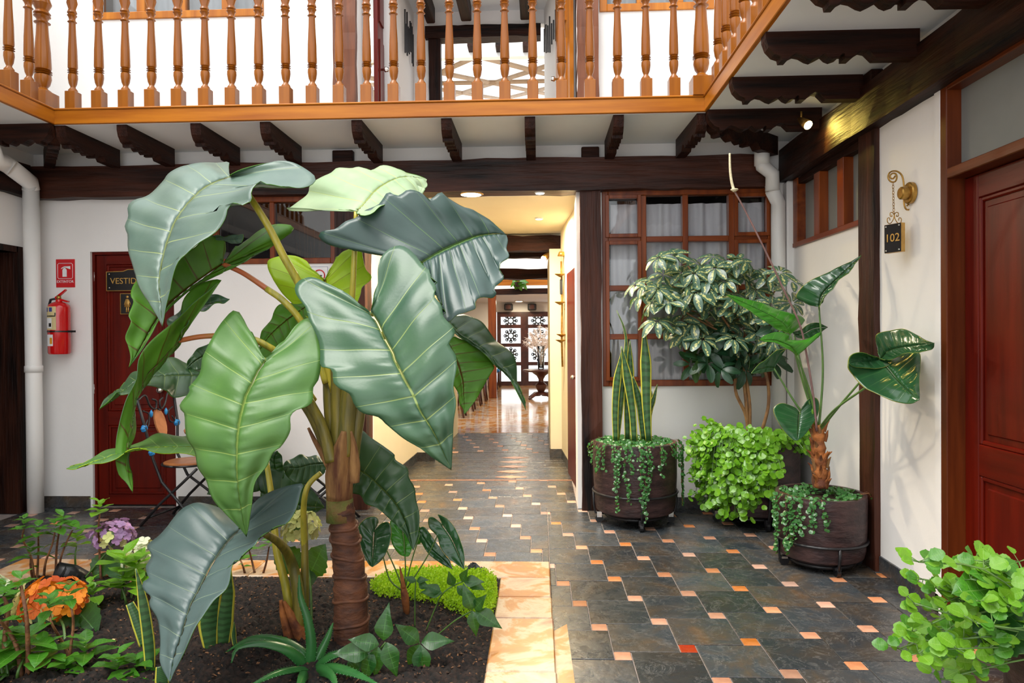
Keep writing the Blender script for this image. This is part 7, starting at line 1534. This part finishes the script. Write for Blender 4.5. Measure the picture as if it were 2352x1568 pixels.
traced_leaf(t, z7([(520, 1290), (580, 1290), (660, 1250), (755, 1240)]), z7([(510, 1275), (570, 1255), (630, 1215), (690, 1210), (755, 1240)]), z7([(540, 1310), (600, 1320), (680, 1290), (755, 1240)]), (Yn+0.02, Yn+0.12), AT, nv=7, pleat=0.004, wave=0.003)
traced_leaf(t, z7([(1115, 1460)])+zr_([(1160, 60), (1240, 160), (1320, 240), (1385, 295)]), z7([(1060, 1435), (980, 1418), (910, 1445), (893, 1500)])+zr_([(900, 90), (950, 150), (1010, 210), (1120, 270), (1230, 310), (1330, 325), (1385, 295)]), z7([(1180, 1445), (1280, 1425), (1385, 1420)])+zr_([(1395, 60), (1385, 180), (1390, 260), (1385, 295)]), (3.86, 3.46), AT, nv=9, eL=-0.03, eR=0.05, lL=-0.10, lR=0.05, pleat=0.008, wave=0.004)
traced_leaf(t, z7([(1115, 1460), (1180, 1400), (1320, 1370), (1490, 1350)]), z7([(1090, 1380), (1085, 1310), (1120, 1275), (1270, 1253), (1360, 1288), (1430, 1328), (1490, 1350)]), z7([(1180, 1470), (1260, 1430), (1400, 1412), (1475, 1390), (1490, 1350)]), (3.855, 3.46), AT, nv=9, eL=0.06, eR=-0.10, pleat=0.006, wave=0.004, name='leaf_lobe')
traced_leaf(t, z7([(1110, 1460), (1040, 1470), (960, 1475), (900, 1490)]), z7([(1060, 1435), (980, 1418), (915, 1440), (900, 1490)]), z7([(1200, 1470), (1180, 1505), (1090, 1525), (990, 1520), (925, 1510), (900, 1490)]), (3.85, 3.74), AT, nv=7, eR=-0.05, pleat=0.004, wave=0.003, name='leaf_lobe')
traced_leaf(t, zp((1200, 820, 3.016), [(1920, 388), (1915, 450), (1910, 520), (1905, 578)]), zp((1200, 820, 3.016), [(1890, 350), (1800, 318), (1745, 345), (1742, 390), (1770, 450), (1820, 520), (1870, 570), (1905, 578)]), zp((1200, 820, 3.016), [(1940, 340), (1980, 290), (2030, 280), (2056, 315), (2050, 390), (2000, 480), (1950, 545), (1905, 578)]), (Yn-0.02, Yn-0.08), AT, nv=7, pleat=0.004, wave=0.003)
traced_leaf(t, z7([(380, 1525), (330, 1520), (270, 1535), (222, 1560)]), z7([(400, 1480), (420, 1420), (462, 1390), (400, 1400), (330, 1460), (270, 1500), (222, 1560)]), z7([(375, 1540), (310, 1555), (260, 1560), (222, 1560)]), (Yn+0.05, Yn-0.02), AT, nv=5, pleat=0.003, wave=0.003)
for end, d_, mid in (((1881, 704), -0.02, (1890, 850)), ((1815, 768), -0.05, (1845, 880)), ((1831, 816), -0.12, (1860, 900)), ((1824, 770), 0.02, (1850, 880)), ((2020, 826), 3.86-Yn, (1930, 930)), ((1836, 948), -0.02, (1858, 975)), ((1778, 846), 0.05, (1830, 930))):
    stalk(t, [top+Vector((0, 0, -0.02)), W(mid[0], mid[1], Yn+d_*0.5), W(end[0], end[1], Yn+d_)], (0.008, 0.005), 'stem_green', 'petiole', 7, 16)
stalk(t, [top, W(1918, 940, Yn-0.3), W(1988, 890, 3.80)], (0.007, 0.006), 'stem_green', 'petiole', 7, 16)
q = [(1876, 990), (1868, 910), (1850, 800), (1835, 740), (1800, 665), (1760, 580), (1720, 500), (1688, 440)]
stalk(t, [W(x, y, Yn-0.04-0.01*i) for i, (x, y) in enumerate(q)], (0.007, 0.005), 'stem_mauve', 'flower_stalk', 7, 30)
stalk(t, [W(x, y, Yn-0.12) for x, y in ((1687, 440), (1681, 420), (1677, 390), (1676, 352))], (0.009, 0.006), 'spadix', 'spadix', 9, 14)
c = W(1687, 437, Yn-0.12); MB().lathe([(0.008, -0.008), (0.024, 0.004), (0.022, 0.008), (0.006, 0.004)], c, 9).build('spathe_collar', 'spadix', t, True)
blade(t, [top, W(1866, 960, Yn-0.03), W(1868, 930, Yn-0.03)], [0.02, 0.02, 0.003], 'lime_leaf', 'new_leaf', n=3)
# foreground pot, bottom right
pD, cD, zD_ = pot((1.70, 2.16), 0.265, 0.075, 0.37, 'dark clay pot in the bottom right corner, cut by the picture edge')
t = thing('round_leaf_plant', 'bright round-leaved plant spilling out of the bottom right pot', 'plant', (cD.x, cD.y, zD_-0.05)); Rr = random.Random(31); st = MB()
ends = [(2110, 1290), (2170, 1300), (2120, 1330), (2100, 1385), (2130, 1395), (2150, 1350), (2190, 1345), (2230, 1330), (2260, 1290), (2240, 1285), (2300, 1330), (2210, 1380), (2080, 1460), (2065, 1490), (2095, 1450), (2140, 1440), (2170, 1420), (2130, 1475), (2170, 1470), (2200, 1440), (2240, 1430), (2280, 1400), (2200, 1490), (2150, 1510), (2180, 1540), (2230, 1510), (2260, 1470), (2330, 1400), (2340, 1290), (2350, 1330), (2250, 1380), (2160, 1560), (2110, 1500), (2200, 1410), (2310, 1370)]
cen = Vector((cD.x, cD.y, zD_-0.02))
for k, (x, y) in enumerate(ends):
    Yp = cD.y-0.02+Rr.uniform(-0.16, 0.28); e = W(x, y, Yp)
    if e.x > XR-0.03: continue
    mid = cen.lerp(e, 0.55)+Vector((0, 0, 0.06)); mid = mid+Vector((Rr.uniform(-.05, .05), Rr.uniform(-.05, .05), Rr.uniform(-.05, .08))); P = [Vector(v) for v in cat([cen+Vector((Rr.uniform(-.15, .05), Rr.uniform(-.15, .15), 0)), mid, e], 10)]; st.tube(P, 0.0028, 5)
    for i in (4, 5, 6, 7, 8, 9, 9, 9):
        for s_ in (-1, 1):
            if i < 7 and Rr.random() < 0.5: continue
            an = Rr.uniform(0, 2*PI); d = Vector((math.cos(an), 0.5*math.sin(an)-0.15, Rr.uniform(-0.2, 0.7))).normalized(); q = P[i]+d*Rr.uniform(0.01, 0.035); st.tube([P[i], q], 0.0014, 4)
            inst('leaf', Rr.choice(LM['round'] if Rr.random() < 0.75 else LM['roundg']), t, q, orient(d, (Rr.uniform(-.4, .4), -0.8, 0.8+Rr.uniform(-.3, .3))), Rr.uniform(0.030, 0.050))
o = st.build('stems', 'stem_green', t, True)
t = thing('glossy_shrub', 'glossy dark serrated leaves above the round-leaved plant at the right edge', 'plant', (cD.x+0.05, cD.y+0.05, zD_-0.05))
for (x, y, dx, dz, s) in ((2330, 1345, -1, 0.0, .20), (2352, 1330, -0.9, 0.2, .18), (2350, 1400, -1, -0.3, .17), (2340, 1430, -0.9, -0.5, .15), (2350, 1370, -1, 0.1, .2)):
    p = W(x, y, cD.y-0.02); stalk(t, [cen+Vector((0.05, 0.05, -0.02)), cen.lerp(p, 0.5)+Vector((0, 0, 0.08)), p], (0.005, 0.003), 'stem_green', 'stem', 6, 10)
    inst('leaf', LM['deep'][0] if s < .18 else LM['green'][0], t, p, orient((dx, -0.2, dz), (0, -0.6, 0.8)), s)
# hanging plant on the far balcony rail of the dining hall
c = W(1190, 648, 15.75); t = thing('hanging_plant', 'small green plant hanging from the orange rail in the far hall', 'plant', c); Rr = random.Random(77)
MB().lathe([(0.05, -0.10), (0.09, 0.0), (0.08, 0.005), (0.04, -0.09)], c, 12).build('planter_cup', 'pot_clay', t, True)
for k in range(16):
    an = Rr.uniform(0, 2*PI); d = Vector((math.cos(an), math.sin(an)*0.6-0.3, Rr.uniform(-0.9, 0.3))).normalized(); inst('leaf', Rr.choice(LM['green']), t, c+d*0.04+Vector((0, 0, 0.02)), orient(d, (0, -0.7, 0.7)), Rr.uniform(0.12, 0.22))
